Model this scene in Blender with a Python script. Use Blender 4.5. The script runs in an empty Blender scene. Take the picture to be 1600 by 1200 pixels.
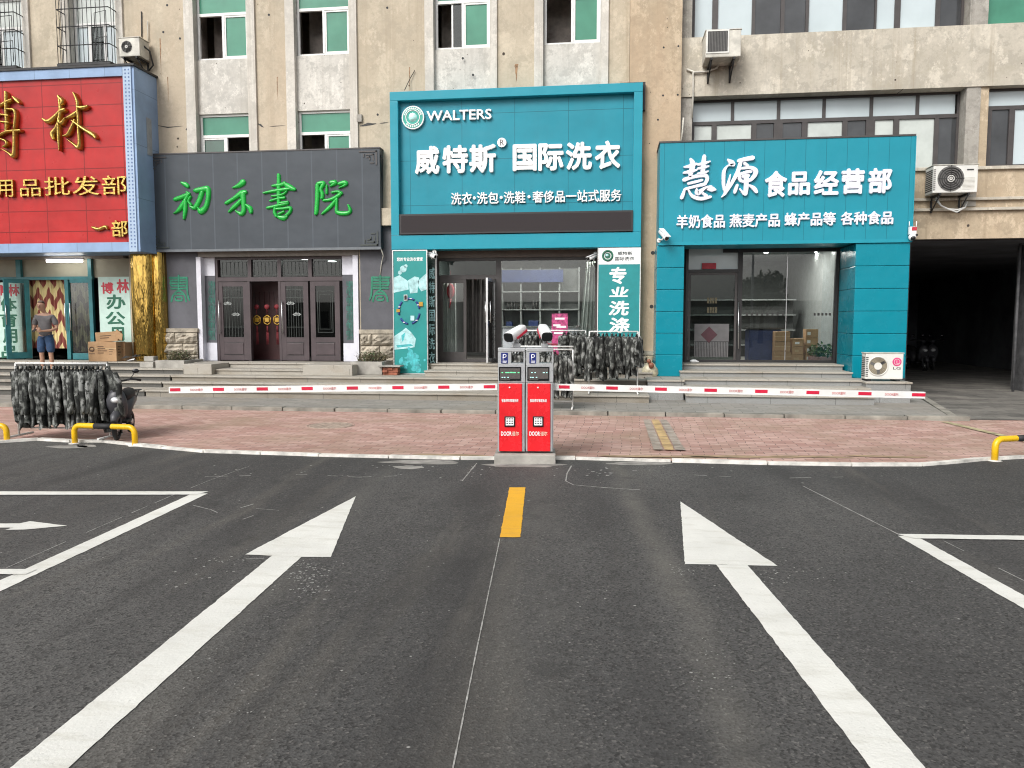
import bpy, bmesh, math, random
from mathutils import Vector, Matrix, noise
R = math.radians
random.seed(7)
S = bpy.context.scene
COL = S.collection

# ------------------------------------------------------------------ camera, sky, sun, exposure
CAM_H, PITCH, YAW, FPX = 1.65, R(4.5), R(7.2), 1200.0      # focal length in pixels of a 1600 px wide frame
cd = bpy.data.cameras.new('camera'); cam = bpy.data.objects.new('camera', cd); COL.objects.link(cam)
cam.location = (0, 0, CAM_H); cam.rotation_euler = (R(90) - PITCH, 0, YAW)
cd.sensor_fit = 'HORIZONTAL'; cd.sensor_width = 36.0; cd.lens = 36.0 * FPX / 1600.0
cd.clip_start = 0.05; cd.clip_end = 2000
S.camera = cam
S.view_settings.view_transform = 'Standard'; S.view_settings.look = 'None'
S.view_settings.exposure = 0.34; S.view_settings.gamma = 1.0
SUN_EL, SUN_AZ = R(40), R(205)        # azimuth clockwise from +Y (the sun stands behind the photographer, a little left)
W = bpy.data.worlds.new('World'); S.world = W; W.use_nodes = True
wn = W.node_tree.nodes; wl = W.node_tree.links; wn.clear()
sky = wn.new('ShaderNodeTexSky'); sky.sky_type = 'NISHITA'; sky.sun_disc = False
sky.sun_elevation = SUN_EL; sky.sun_rotation = SUN_AZ; sky.dust_density = 4.0; sky.air_density = 1.0; sky.ozone_density = 0.6
hs = wn.new('ShaderNodeHueSaturation'); hs.inputs['Saturation'].default_value = 0.16
bg = wn.new('ShaderNodeBackground'); bg.inputs['Strength'].default_value = 0.14
wo = wn.new('ShaderNodeOutputWorld')
wl.new(sky.outputs[0], hs.inputs['Color']); wl.new(hs.outputs[0], bg.inputs[0]); wl.new(bg.outputs[0], wo.inputs[0])
sd = bpy.data.lights.new('sun', 'SUN'); sd.energy = 1.5; sd.angle = R(25); sd.color = (1.0, 0.965, 0.91)
sun = bpy.data.objects.new('sun', sd); COL.objects.link(sun)
sdir = Vector((math.sin(SUN_AZ) * math.cos(SUN_EL), math.cos(SUN_AZ) * math.cos(SUN_EL), math.sin(SUN_EL)))
sun.rotation_euler = sdir.to_track_quat('Z', 'Y').to_euler(); sun.location = (-6, -10, 20)
S.cycles.max_bounces = 7; S.cycles.transparent_max_bounces = 12
S.cycles.caustics_reflective = False; S.cycles.caustics_refractive = False
S.cycles.use_denoising = True; S.cycles.filter_width = 1.1
S.cycles.sample_clamp_indirect = 6.0

# ------------------------------------------------------------------ pixels of the survey photo -> points of the place
def ray(px, py):
    x = (px - 800) / FPX; u = -(py - 600) / FPX
    fy = math.cos(PITCH) + u * math.sin(PITCH); fz = -math.sin(PITCH) + u * math.cos(PITCH)
    return Vector((x * math.cos(YAW) - fy * math.sin(YAW), x * math.sin(YAW) + fy * math.cos(YAW), fz))
def Q(px, py, Y):
    a = ray(px, py); s = Y / a.y
    return Vector((a.x * s, Y, CAM_H + a.z * s))
def G(px, py, z=0.0):
    a = ray(px, py); s = (z - CAM_H) / a.z
    return Vector((a.x * s, a.y * s, z))
def rect(px0, py0, px1, py1, Y):
    ym = (py0 + py1) / 2; xm = (px0 + px1) / 2
    return Q(px0, ym, Y).x, Q(px1, ym, Y).x, Q(xm, py1, Y).z, Q(xm, py0, Y).z     # x0 x1 z0 z1

# ------------------------------------------------------------------ materials
def nmat(name):
    m = bpy.data.materials.new(name); m.use_nodes = True
    nt = m.node_tree; b = nt.nodes['Principled BSDF']
    return m, nt.nodes, nt.links, b
def ramp(n, l, src, stops):
    r = n.new('ShaderNodeValToRGB'); e = r.color_ramp.elements
    while len(e) > 1: e.remove(e[0])
    e[0].position = stops[0][0]; e[0].color = (*stops[0][1], 1)
    for p, c in stops[1:]:
        k = e.new(p); k.color = (*c, 1)
    l.new(src, r.inputs[0]); return r.outputs[0]
def g3(v): return (v, v, v)
def tex(n, l, kind, scale, coord='Object', detail=4, rough=0.6, stretch=None, vec=None):
    tc = n.new('ShaderNodeTexCoord'); src = tc.outputs[coord] if vec is None else vec
    if stretch:
        mp = n.new('ShaderNodeMapping'); mp.inputs['Scale'].default_value = stretch; l.new(src, mp.inputs[0]); src = mp.outputs[0]
    if kind == 'noise':
        t = n.new('ShaderNodeTexNoise'); t.inputs['Scale'].default_value = scale; t.inputs['Detail'].default_value = detail; t.inputs['Roughness'].default_value = rough
        l.new(src, t.inputs['Vector']); return t.outputs['Fac']
    if kind == 'voronoi':
        t = n.new('ShaderNodeTexVoronoi'); t.inputs['Scale'].default_value = scale; l.new(src, t.inputs['Vector']); return t
def mixc(n, l, fac, a, b, mode='MIX'):
    x = n.new('ShaderNodeMix'); x.data_type = 'RGBA'; x.blend_type = mode
    for s, v in ((x.inputs[0], fac), (x.inputs[6], a), (x.inputs[7], b)):
        if isinstance(v, (int, float)): s.default_value = v
        elif isinstance(v, tuple): s.default_value = (*v, 1)
        else: l.new(v, s)
    return x.outputs[2]
def bump(n, l, b, h, strength, dist=0.02):
    k = n.new('ShaderNodeBump'); k.inputs['Strength'].default_value = strength; k.inputs['Distance'].default_value = dist
    l.new(h, k.inputs['Height']); l.new(k.outputs[0], b.inputs['Normal'])
def simple(name, c, rough=0.5, metal=0.0, var=0.12, scale=6.0, bmp=0.0, bscale=40, spec=0.5):
    m, n, l, b = nmat(name)
    f = tex(n, l, 'noise', scale)
    lo = tuple(max(0, v * (1 - var * 1.6)) for v in c); hi = tuple(min(1, v * (1 + var)) for v in c)
    l.new(ramp(n, l, f, [(0.3, lo), (0.7, hi)]), b.inputs['Base Color'])
    f2 = tex(n, l, 'noise', scale * 3)
    rr = ramp(n, l, f2, [(0.3, g3(max(0.02, rough - 0.08))), (0.7, g3(min(1, rough + 0.08)))])
    l.new(rr, b.inputs['Roughness'])
    b.inputs['Metallic'].default_value = metal; b.inputs['Specular IOR Level'].default_value = spec
    if bmp: bump(n, l, b, tex(n, l, 'noise', bscale), bmp)
    return m
def emis(name, c, s):
    m, n, l, b = nmat(name)
    b.inputs['Base Color'].default_value = (*c, 1); b.inputs['Emission Color'].default_value = (*c, 1); b.inputs['Emission Strength'].default_value = s
    return m
def glass_mat(name, tint, base_refl=0.05, rough=0.01):
    m, n, l, b = nmat(name); n.remove(b)
    tr = n.new('ShaderNodeBsdfTransparent'); tr.inputs[0].default_value = (*tint, 1)
    gl = n.new('ShaderNodeBsdfGlossy'); gl.inputs['Roughness'].default_value = rough; gl.inputs[0].default_value = (1, 1, 1, 1)
    fr = n.new('ShaderNodeFresnel'); fr.inputs[0].default_value = 1.5
    ad = n.new('ShaderNodeMath'); ad.operation = 'ADD'; ad.use_clamp = True; ad.inputs[1].default_value = base_refl
    l.new(fr.outputs[0], ad.inputs[0])
    mx = n.new('ShaderNodeMixShader'); l.new(ad.outputs[0], mx.inputs[0]); l.new(tr.outputs[0], mx.inputs[1]); l.new(gl.outputs[0], mx.inputs[2])
    l.new(mx.outputs[0], n['Material Output'].inputs[0])
    return m
def plaster(name, base, alt, stain, spots=True, warm=None, mott=1.0):
    m, n, l, b = nmat(name)
    big = tex(n, l, 'noise', 0.55 * mott, detail=8, rough=0.72)
    c = ramp(n, l, big, [(0.32, alt), (0.5, base), (0.68, tuple(min(.8, v * 1.16) for v in base))])
    med = tex(n, l, 'noise', 2.4 * mott, detail=11, rough=0.78)
    c = mixc(n, l, ramp(n, l, med, [(0.505, g3(0)), (0.565, g3(0.65 if mott == 1.0 else 0.95))]), c, tuple(v * 0.80 for v in base))
    lt = tex(n, l, 'noise', 1.5 * mott, detail=11, rough=0.8, stretch=(1, 1, 0.7))
    c = mixc(n, l, ramp(n, l, lt, [(0.53, g3(0)), (0.575, g3(0.55 if mott == 1.0 else 0.85))]), c, tuple(min(.8, v * 1.22 + .03) for v in base))
    st = tex(n, l, 'noise', 1.3, detail=9, rough=0.7, stretch=(3.6, 1, 0.09))
    c = mixc(n, l, ramp(n, l, st, [(0.52, g3(0)), (0.70, g3(0.7))]), c, stain)
    if warm:
        wv = tex(n, l, 'noise', 0.35, detail=4, stretch=(1.6, 1, 0.25))
        c = mixc(n, l, ramp(n, l, wv, [(0.5, g3(0)), (0.68, g3(0.7))]), c, warm)
    fine = tex(n, l, 'noise', 16, detail=6, rough=0.75)
    c = mixc(n, l, ramp(n, l, fine, [(0.42, g3(0.0)), (0.72, g3(0.5))]), c, tuple(v * 0.74 for v in base))
    if spots:
        for sc_, keep, r0 in ((1.35, 0.45, 0.042), (2.7, 0.42, 0.05), (5.5, 0.26, 0.06)):
            v = tex(n, l, 'voronoi', sc_, stretch=(1, 0, 1))
            on = n.new('ShaderNodeSeparateColor'); l.new(v.outputs['Color'], on.inputs[0])
            a = n.new('ShaderNodeMath'); a.operation = 'LESS_THAN'; a.inputs[1].default_value = keep; l.new(on.outputs[0], a.inputs[0])
            wob = tex(n, l, 'noise', 26)
            d = n.new('ShaderNodeMath'); d.operation = 'MULTIPLY_ADD'; d.inputs[1].default_value = 0.04; l.new(wob, d.inputs[0]); l.new(v.outputs['Distance'], d.inputs[2])
            sp = ramp(n, l, d.outputs[0], [(r0 + .018, g3(1)), (r0 + .030, g3(0))])
            mu = n.new('ShaderNodeMath'); mu.operation = 'MULTIPLY'; l.new(a.outputs[0], mu.inputs[0]); l.new(sp, mu.inputs[1])
            c = mixc(n, l, mu.outputs[0], c, (0.06, 0.045, 0.036))
    l.new(c, b.inputs['Base Color']); b.inputs['Roughness'].default_value = 0.92
    bump(n, l, b, fine, 0.35, 0.012)
    return m
def panel_paint(name, c, px, pz, rough=0.35, gap=0.012, dark=0.35, dirt=0.25, ox=0.0, oz=0.0):
    """painted sheet metal cassette panels: thin seams every px by pz metres (0: none in that direction)"""
    m, n, l, b = nmat(name)
    tc = n.new('ShaderNodeTexCoord'); sx = n.new('ShaderNodeSeparateXYZ'); l.new(tc.outputs['Object'], sx.inputs[0])
    outs = []
    for idx, p, o in ((0, px, ox), (2, pz, oz)):
        if not p: continue
        a = n.new('ShaderNodeMath'); a.operation = 'MULTIPLY_ADD'; a.inputs[1].default_value = 1 / p; a.inputs[2].default_value = o + 50; l.new(sx.outputs[idx], a.inputs[0])
        f = n.new('ShaderNodeMath'); f.operation = 'FRACT'; l.new(a.outputs[0], f.inputs[0])
        t = n.new('ShaderNodeMath'); t.operation = 'LESS_THAN'; t.inputs[1].default_value = gap / p; l.new(f.outputs[0], t.inputs[0])
        outs.append(t.outputs[0])
    nz = tex(n, l, 'noise', 1.2, detail=5)
    col = ramp(n, l, nz, [(0.3, tuple(v * (1 - dirt) for v in c)), (0.7, c)])
    st = tex(n, l, 'noise', 1.5, detail=5, stretch=(3, 1, 0.2))
    col = mixc(n, l, ramp(n, l, st, [(0.55, g3(0)), (0.8, g3(dirt))]), col, tuple(v * 0.55 + 0.02 for v in c))
    for o in outs: col = mixc(n, l, o, col, tuple(v * dark for v in c))
    l.new(col, b.inputs['Base Color'])
    l.new(ramp(n, l, tex(n, l, 'noise', 3), [(0.3, g3(rough - 0.08)), (0.7, g3(rough + 0.12))]), b.inputs['Roughness'])
    b.inputs['Specular IOR Level'].default_value = 0.28
    bump(n, l, b, tex(n, l, 'noise', 1.8, detail=2), 0.34, 0.035)
    return m
M = {}
def asphalt():
    m, n, l, b = nmat('asphalt')
    big = tex(n, l, 'noise', 0.30, detail=7, rough=0.62, stretch=(1, 0.55, 1))
    c = ramp(n, l, big, [(0.38, (0.053, 0.0525, 0.052)), (0.51, (0.077, 0.076, 0.0745)), (0.63, (0.112, 0.110, 0.106))])
    v = tex(n, l, 'voronoi', 85); sc = n.new('ShaderNodeSeparateColor'); l.new(v.outputs['Color'], sc.inputs[0])
    v2 = tex(n, l, 'voronoi', 120); sc2 = n.new('ShaderNodeSeparateColor'); l.new(v2.outputs['Color'], sc2.inputs[0])
    c = mixc(n, l, ramp(n, l, sc.outputs[0], [(0.55, g3(0)), (0.85, g3(0.15)), (1.0, g3(0.7))]), c, (0.17, 0.162, 0.153))
    c = mixc(n, l, ramp(n, l, sc.outputs[1], [(0.0, g3(.9)), (0.22, g3(0.5)), (0.45, g3(0.0))]), c, (0.026, 0.025, 0.0245))
    c = mixc(n, l, ramp(n, l, sc2.outputs[2], [(0.0, g3(0.5)), (0.35, g3(0.0))]), c, (0.03, 0.029, 0.0285))
    # dusty wheel streaks and dark tracks running along the lane
    st = tex(n, l, 'noise', 1.0, detail=5, stretch=(1.3, 0.13, 1))
    c = mixc(n, l, ramp(n, l, st, [(0.54, g3(0)), (0.68, g3(0.34))]), c, (0.17, 0.155, 0.13))
    dk = tex(n, l, 'noise', 0.8, detail=4, stretch=(1.5, 0.2, 1.7))
    c = mixc(n, l, ramp(n, l, dk, [(0.54, g3(0)), (0.66, g3(0.5))]), c, (0.032, 0.031, 0.031))
    tc = n.new('ShaderNodeTexCoord'); mp = n.new('ShaderNodeMapping'); mp.inputs['Rotation'].default_value = (0, 0, R(-4.8)); l.new(tc.outputs['Object'], mp.inputs[0])
    sx = n.new('ShaderNodeSeparateXYZ'); l.new(mp.outputs[0], sx.inputs[0])
    wob = tex(n, l, 'noise', 0.5, detail=4, stretch=(.4, 1, 1))
    uu = n.new('ShaderNodeMath'); uu.operation = 'MULTIPLY_ADD'; uu.inputs[1].default_value = 0.55; l.new(wob, uu.inputs[0]); l.new(sx.outputs[0], uu.inputs[2])
    fade = ramp(n, l, tex(n, l, 'noise', 0.55, detail=5, rough=.65), [(0.36, g3(0.1)), (0.60, g3(1))])
    for u0, w, colr, k in ((0.83, 0.10, (0.175, 0.165, 0.145), .42), (-0.62, 0.22, (0.034, 0.033, 0.033), .60), (0.52, 0.14, (0.036, 0.035, 0.035), .45), (-0.05, 0.20, (0.13, 0.125, 0.115), .30), (-2.3, 0.25, (0.036, 0.035, 0.035), .45), (1.75, 0.25, (0.036, 0.035, 0.035), .40), (-1.75, .12, (0.14, 0.135, 0.12), .3), (3.3, .3, (0.036, 0.035, 0.035), .4), (-4.2, .3, (0.036, 0.035, 0.035), .4)):
        d = n.new('ShaderNodeMath'); d.operation = 'SUBTRACT'; d.inputs[1].default_value = u0 + .275; l.new(uu.outputs[0], d.inputs[0])
        ab = n.new('ShaderNodeMath'); ab.operation = 'ABSOLUTE'; l.new(d.outputs[0], ab.inputs[0])
        r_ = ramp(n, l, ab.outputs[0], [(0.0, g3(k)), (w * .5, g3(k * .75)), (w * 1.6, g3(0))])
        mu = n.new('ShaderNodeMath'); mu.operation = 'MULTIPLY'; l.new(r_, mu.inputs[0]); l.new(fade, mu.inputs[1])
        c = mixc(n, l, mu.outputs[0], c, colr)
    oil = tex(n, l, 'noise', 1.9, detail=5, rough=.6)
    c = mixc(n, l, ramp(n, l, oil, [(0.60, g3(0)), (0.70, g3(0.45))]), c, (0.030, 0.0295, 0.029))
    du = tex(n, l, 'noise', 30, detail=3)
    c = mixc(n, l, ramp(n, l, du, [(0.72, g3(0)), (0.76, g3(0.4))]), c, (0.20, 0.195, 0.19))
    l.new(c, b.inputs['Base Color'])
    l.new(ramp(n, l, big, [(0.3, g3(0.78)), (0.7, g3(0.92))]), b.inputs['Roughness'])
    b.inputs['Specular IOR Level'].default_value = 0.3
    bump(n, l, b, v.outputs['Distance'], 0.32, 0.009)
    return m
M['asphalt'] = asphalt()
def pavers(name, c1, c2, mortar, bw, bh, rot=0.0, dirt=(0.28, 0.21, 0.14)):
    m, n, l, b = nmat(name)
    tc = n.new('ShaderNodeTexCoord'); mp = n.new('ShaderNodeMapping'); mp.inputs['Rotation'].default_value = (0, 0, rot); l.new(tc.outputs['Object'], mp.inputs[0])
    wob = n.new('ShaderNodeTexNoise'); wob.inputs['Scale'].default_value = 1.4; l.new(mp.outputs[0], wob.inputs['Vector'])
    va = n.new('ShaderNodeVectorMath'); va.operation = 'MULTIPLY_ADD'; va.inputs[1].default_value = (0.12, 0.12, 0); l.new(wob.outputs['Color'], va.inputs[0]); l.new(mp.outputs[0], va.inputs[2])
    br = n.new('ShaderNodeTexBrick'); br.inputs['Scale'].default_value = 1.0; br.inputs['Brick Width'].default_value = bw; br.inputs['Row Height'].default_value = bh
    br.inputs['Mortar Size'].default_value = 0.006; br.inputs['Mortar Smooth'].default_value = 0.3; br.inputs['Bias'].default_value = 0.0
    br.inputs['Color1'].default_value = (*c1, 1); br.inputs['Color2'].default_value = (*c2, 1); br.inputs['Mortar'].default_value = (*mortar, 1)
    l.new(va.outputs[0], br.inputs['Vector'])
    big = tex(n, l, 'noise', 0.7, detail=6, rough=0.7)
    c = mixc(n, l, ramp(n, l, big, [(0.45, g3(0)), (0.72, g3(0.75))]), br.outputs['Color'], dirt)
    f = tex(n, l, 'noise', 7, detail=5)
    c = mixc(n, l, ramp(n, l, f, [(0.5, g3(0)), (0.8, g3(0.5))]), c, tuple(v * 0.6 for v in c1))
    d2 = tex(n, l, 'noise', 2.3, detail=6, rough=0.75)
    c = mixc(n, l, ramp(n, l, d2, [(0.60, g3(0)), (0.66, g3(0.6))]), c, tuple(v * 0.75 + 0.12 for v in c2))
    l.new(c, b.inputs['Base Color']); b.inputs['Roughness'].default_value = 0.9
    bump(n, l, b, br.outputs['Fac'], -0.6, 0.012)
    return m
M['bricks'] = pavers('brick_pavers', (0.39, 0.225, 0.19), (0.53, 0.36, 0.31), (0.14, 0.10, 0.085), 0.26, 0.125, R(2))
M['greypave'] = pavers('grey_pavers', (0.23, 0.22, 0.20), (0.30, 0.285, 0.26), (0.12, 0.11, 0.10), 0.4, 0.2, 0, (0.26, 0.23, 0.19))
M['passpave'] = pavers('driveway_tiles', (0.075, 0.071, 0.065), (0.19, 0.18, 0.16), (0.05, 0.047, 0.043), 0.6, 0.3, R(4), (0.27, 0.25, 0.22))
def marking(name, c, rub):
    m, n, l, b = nmat(name)
    f = tex(n, l, 'noise', 1.6, detail=6, rough=0.7, stretch=(1, 0.7, 1))
    col = ramp(n, l, f, [(0.3, tuple(v * 0.86 for v in c)), (0.6, c)])
    s = tex(n, l, 'noise', 3.2, detail=6, rough=0.75, stretch=(0.6, 2.4, 1))
    col = mixc(n, l, ramp(n, l, s, [(0.50, g3(0)), (0.60, g3(0.35)), (0.72, g3(0.8))]), col, rub)
    g = tex(n, l, 'noise', 70, detail=2)
    col = mixc(n, l, ramp(n, l, g, [(0.64, g3(0)), (0.72, g3(0.35))]), col, tuple(v * 0.5 for v in c))
    w = tex(n, l, 'noise', 5, detail=10, rough=0.8)
    col = mixc(n, l, ramp(n, l, w, [(0.63, g3(0)), (0.66, g3(0.55))]), col, tuple(v * 0.32 for v in c))
    l.new(col, b.inputs['Base Color']); b.inputs['Roughness'].default_value = 0.75
    bump(n, l, b, tex(n, l, 'noise', 60, detail=3), 0.35, 0.008)
    return m
M['roadwhite'] = marking('road_paint_white', (0.70, 0.70, 0.66), (0.50, 0.49, 0.43))
M['roadyellow'] = marking('road_paint_yellow', (0.74, 0.39, 0.02), (0.55, 0.30, 0.05))
M['chalk'] = simple('chalk_line', (0.33, 0.325, 0.31), 0.9, var=0.3, scale=30)
M['kerbwhite'] = simple('kerb_white', (0.72, 0.70, 0.65), 0.85, var=0.3, scale=4, bmp=0.4)
def granite(name, c, stain=(0.24, 0.2, 0.14)):
    m, n, l, b = nmat(name)
    v = tex(n, l, 'noise', 90, detail=2)
    col = ramp(n, l, v, [(0.3, tuple(x * 0.72 for x in c)), (0.7, tuple(x * 1.15 for x in c))])
    g = tex(n, l, 'noise', 1.1, detail=6, rough=0.7, stretch=(1, 1, 2.5))
    col = mixc(n, l, ramp(n, l, g, [(0.45, g3(0)), (0.72, g3(0.7))]), col, stain)
    tc = n.new('ShaderNodeTexCoord'); sx = n.new('ShaderNodeSeparateXYZ'); l.new(tc.outputs['Object'], sx.inputs[0])
    zz = n.new('ShaderNodeMath'); zz.operation = 'MULTIPLY_ADD'; zz.inputs[1].default_value = 0.9; l.new(sx.outputs[0], zz.inputs[0]); l.new(sx.outputs[2], zz.inputs[2])
    k = n.new('ShaderNodeMath'); k.operation = 'MULTIPLY_ADD'; k.inputs[1].default_value = 7.3; k.inputs[2].default_value = 300; l.new(sx.outputs[2], k.inputs[0])
    fl = n.new('ShaderNodeMath'); fl.operation = 'FLOOR'; l.new(k.outputs[0], fl.inputs[0])
    x2 = n.new('ShaderNodeMath'); x2.operation = 'MULTIPLY_ADD'; x2.inputs[1].default_value = 0.37; l.new(fl.outputs[0], x2.inputs[0]); l.new(sx.outputs[0], x2.inputs[2])
    x3 = n.new('ShaderNodeMath'); x3.operation = 'MULTIPLY_ADD'; x3.inputs[1].default_value = 0.83; x3.inputs[2].default_value = 100; l.new(x2.outputs[0], x3.inputs[0])
    fr = n.new('ShaderNodeMath'); fr.operation = 'FRACT'; l.new(x3.outputs[0], fr.inputs[0])
    lt = n.new('ShaderNodeMath'); lt.operation = 'LESS_THAN'; lt.inputs[1].default_value = 0.008; l.new(fr.outputs[0], lt.inputs[0])
    col = mixc(n, l, lt.outputs[0], col, tuple(x * 0.35 for x in c))
    l.new(col, b.inputs['Base Color']); b.inputs['Roughness'].default_value = 0.7
    return m
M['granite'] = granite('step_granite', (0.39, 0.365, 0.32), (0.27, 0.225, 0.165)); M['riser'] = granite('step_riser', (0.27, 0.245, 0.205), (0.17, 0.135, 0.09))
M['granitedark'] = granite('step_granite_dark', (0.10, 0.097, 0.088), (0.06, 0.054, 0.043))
M['granitegrey'] = granite('granite_grey', (0.27, 0.275, 0.27), (0.22, 0.21, 0.19))
M['concrete'] = simple('concrete', (0.34, 0.325, 0.295), 0.9, var=0.25, scale=2.5, bmp=0.3)
M['kerb'] = simple('kerb_stone', (0.27, 0.255, 0.22), 0.9, var=0.3, scale=2.5, bmp=0.4)
M['tan'] = plaster('tan_plaster', (0.50, 0.435, 0.335), (0.44, 0.375, 0.28), (0.36, 0.30, 0.22), True, (0.50, 0.40, 0.295))
M['pier'] = plaster('pier_plaster', (0.47, 0.38, 0.27), (0.38, 0.30, 0.205), (0.28, 0.215, 0.145), True, (0.48, 0.345, 0.23), 1.2)
M['spandrel'] = plaster('spandrel_render', (0.57, 0.55, 0.505), (0.42, 0.40, 0.36), (0.36, 0.335, 0.29), True, None, 1.6)
M['jamb'] = plaster('jamb_render', (0.60, 0.57, 0.515), (0.50, 0.47, 0.415), (0.38, 0.345, 0.29), False)
M['beam'] = plaster('beam_concrete', (0.50, 0.46, 0.385), (0.38, 0.345, 0.275), (0.31, 0.26, 0.185), True, (0.62, 0.585, 0.52), 1.3)
M['oldgrey'] = plaster('old_grey_concrete', (0.35, 0.33, 0.295), (0.20, 0.185, 0.16), (0.12, 0.11, 0.095), False, None, 2.2)
M['greywall'] = simple('grey_paint_wall', (0.098, 0.099, 0.113), 0.75, var=0.15, scale=1.5, bmp=0.15)
M['rubble'] = simple('rock_faced_stone', (0.40, 0.355, 0.285), 0.95, var=0.35, scale=3.5, bmp=0.8, bscale=14)
M['white_pvc'] = simple('white_pvc', (0.74, 0.74, 0.72), 0.4, var=0.06)
M['greenglass'] = simple('green_film_glass', (0.072, 0.25, 0.17), 0.15, var=0.15, scale=0.9, spec=0.35)
M['greenglassdark'] = simple('green_film_glass_dark', (0.035, 0.115, 0.075), 0.1, var=0.3, scale=1.5, spec=0.8)
M['paleglass'] = simple('pale_blind_pane', (0.50, 0.575, 0.60), 0.12, var=0.07, scale=0.7, spec=0.8)
M['paleglass2'] = simple('pale_curtain_pane', (0.52, 0.56, 0.53), 0.15, var=0.1, scale=1.7, spec=0.8)
M['darkglass'] = simple('dark_pane', (0.045, 0.048, 0.052), 0.08, var=0.3, scale=1.2, spec=0.8)
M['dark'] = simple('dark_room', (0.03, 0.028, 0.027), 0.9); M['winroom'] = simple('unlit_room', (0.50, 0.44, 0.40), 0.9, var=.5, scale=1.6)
M['bronze'] = simple('bronze_frame', (0.062, 0.055, 0.054), 0.45, var=0.12)
M['blackframe'] = simple('black_frame', (0.022, 0.021, 0.022), 0.4)
M['iron'] = simple('iron_bar', (0.02, 0.02, 0.021), 0.6)
M['teal_sign'] = panel_paint('teal_cassette', (0.014, 0.255, 0.34), 1.22, 1.02, 0.42, 0.012, 0.5, 0.16)
M['teal_frame'] = panel_paint('teal_frame_metal', (0.018, 0.285, 0.375), 0, 0, 0.33, dirt=0.1)
M['teal_strip'] = panel_paint('teal_strip_cladding', (0.015, 0.26, 0.345), 0.412, 0, 0.38, 0.012, 0.62, 0.10)
M['teal_pillar'] = panel_paint('teal_pillar_cladding', (0.004, 0.225, 0.30), 0, 0, 0.22, 0.012, 0.7, 0.10)
M['grey_strip'] = panel_paint('grey_strip_cladding', (0.062, 0.073, 0.086), 0.62, 0, 0.38, 0.03, 1.22, 0.22)
M['red_sign'] = panel_paint('red_tiles', (0.48, 0.022, 0.022), 1.02, 0.49, 0.33, 0.022, 0.42, 0.3)
M['blue_trim'] = panel_paint('pale_blue_trim', (0.30, 0.43, 0.64), 0.9, 1.25, 0.45, 0.012, 0.5, 0.3)
M['blue_perf'] = panel_paint('perforated_blue', (0.42, 0.54, 0.70), 0.5, 1.25, 0.45, 0.001, 0.5, 0.2)
def metal(name, c, rough, b_=0.0, sc=8, st=None):
    m, n, l, b = nmat(name)
    b.inputs['Base Color'].default_value = (*c, 1); b.inputs['Metallic'].default_value = 1.0
    l.new(ramp(n, l, tex(n, l, 'noise', 5), [(0.3, g3(rough * 0.7)), (0.7, g3(rough * 1.4))]), b.inputs['Roughness'])
    if b_: bump(n, l, b, tex(n, l, 'noise', sc, stretch=st), b_, 0.05)
    return m
M['gold'] = metal('gold_letters', (0.50, 0.35, 0.10), 0.33, .3, 20)
M['goldcol'] = metal('gold_mirror_wrap', (0.56, 0.37, 0.10), 0.05, 0.6, 4, (2.6, 2.6, 0.22))
M['steel'] = metal('steel', (0.62, 0.62, 0.62), 0.3)
M['silver'] = simple('silver_paint', (0.46, 0.47, 0.48), 0.35, metal=0.4, var=0.05)
M['letter_white'] = simple('white_letter', (0.82, 0.82, 0.82), 0.35, var=0.03)
M['letter_lilac'] = simple('lilac_white_letter', (0.76, 0.76, 0.84), 0.35, var=0.03)
M['letter_edge'] = simple('letter_return', (0.10, 0.09, 0.09), 0.5)
M['green_letter'] = simple('green_letter', (0.012, 0.40, 0.05), 0.28, var=0.1)
M['green_paint'] = simple('faded_green_paint', (0.025, 0.20, 0.12), 0.7, var=0.25, scale=5)
M['green_faint'] = simple('faint_green_paint', (0.05, 0.19, 0.15), 0.8, var=0.3, scale=7)
M['ledpanel'] = simple('led_strip', (0.028, 0.022, 0.024), 0.85, var=0.2, scale=60)
M['banner_teal'] = simple('banner_teal', (0.01, 0.25, 0.24), 0.4, var=0.12, scale=1.2)
M['banner_light'] = simple('banner_light_print', (0.40, 0.66, 0.68), 0.4, var=0.25, scale=7)
M['banner_mid'] = simple('banner_mid_print', (0.06, 0.42, 0.45), 0.4, var=0.35, scale=8)
M['navy'] = simple('navy_print', (0.02, 0.04, 0.22), 0.4)
M['black_green'] = simple('black_green_board', (0.012, 0.026, 0.022), 0.3)
M['door_brown'] = simple('brown_door_paint', (0.062, 0.045, 0.049), 0.45, var=0.18, scale=2.5)
M['lattice'] = simple('lattice_metal', (0.045, 0.055, 0.05), 0.45)
M['white_panel'] = simple('white_wall_panel', (0.62, 0.62, 0.68), 0.6, var=0.06)
M['beige_head'] = simple('beige_header', (0.24, 0.215, 0.19), 0.6)
M['brown_head'] = simple('brown_header', (0.15, 0.115, 0.095), 0.45)
M['teal_door'] = simple('teal_door_frame', (0.03, 0.17, 0.19), 0.4, var=0.15)
M['mint_board'] = simple('mint_board', (0.50, 0.66, 0.60), 0.5, var=0.06)
M['deep_green'] = simple('deep_green_print', (0.015, 0.12, 0.07), 0.5)
M['red_print'] = simple('red_print', (0.48, 0.03, 0.05), 0.5)
M['beige_blind'] = simple('beige_blind', (0.37, 0.35, 0.27), 0.7, var=0.1, scale=1.5)
M['kiosk_red'] = simple('kiosk_red', (0.74, 0.018, 0.026), 0.25, var=0.10, scale=3)
M['boom_white'] = simple('boom_white', (0.78, 0.77, 0.75), 0.4, var=0.05)
M['boom_red'] = simple('boom_red', (0.62, 0.012, 0.05), 0.4)
M['pblue'] = simple('parking_blue', (0.012, 0.022, 0.16), 0.3)
M['screen'] = simple('screen_black', (0.012, 0.013, 0.014), 0.12)
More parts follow.
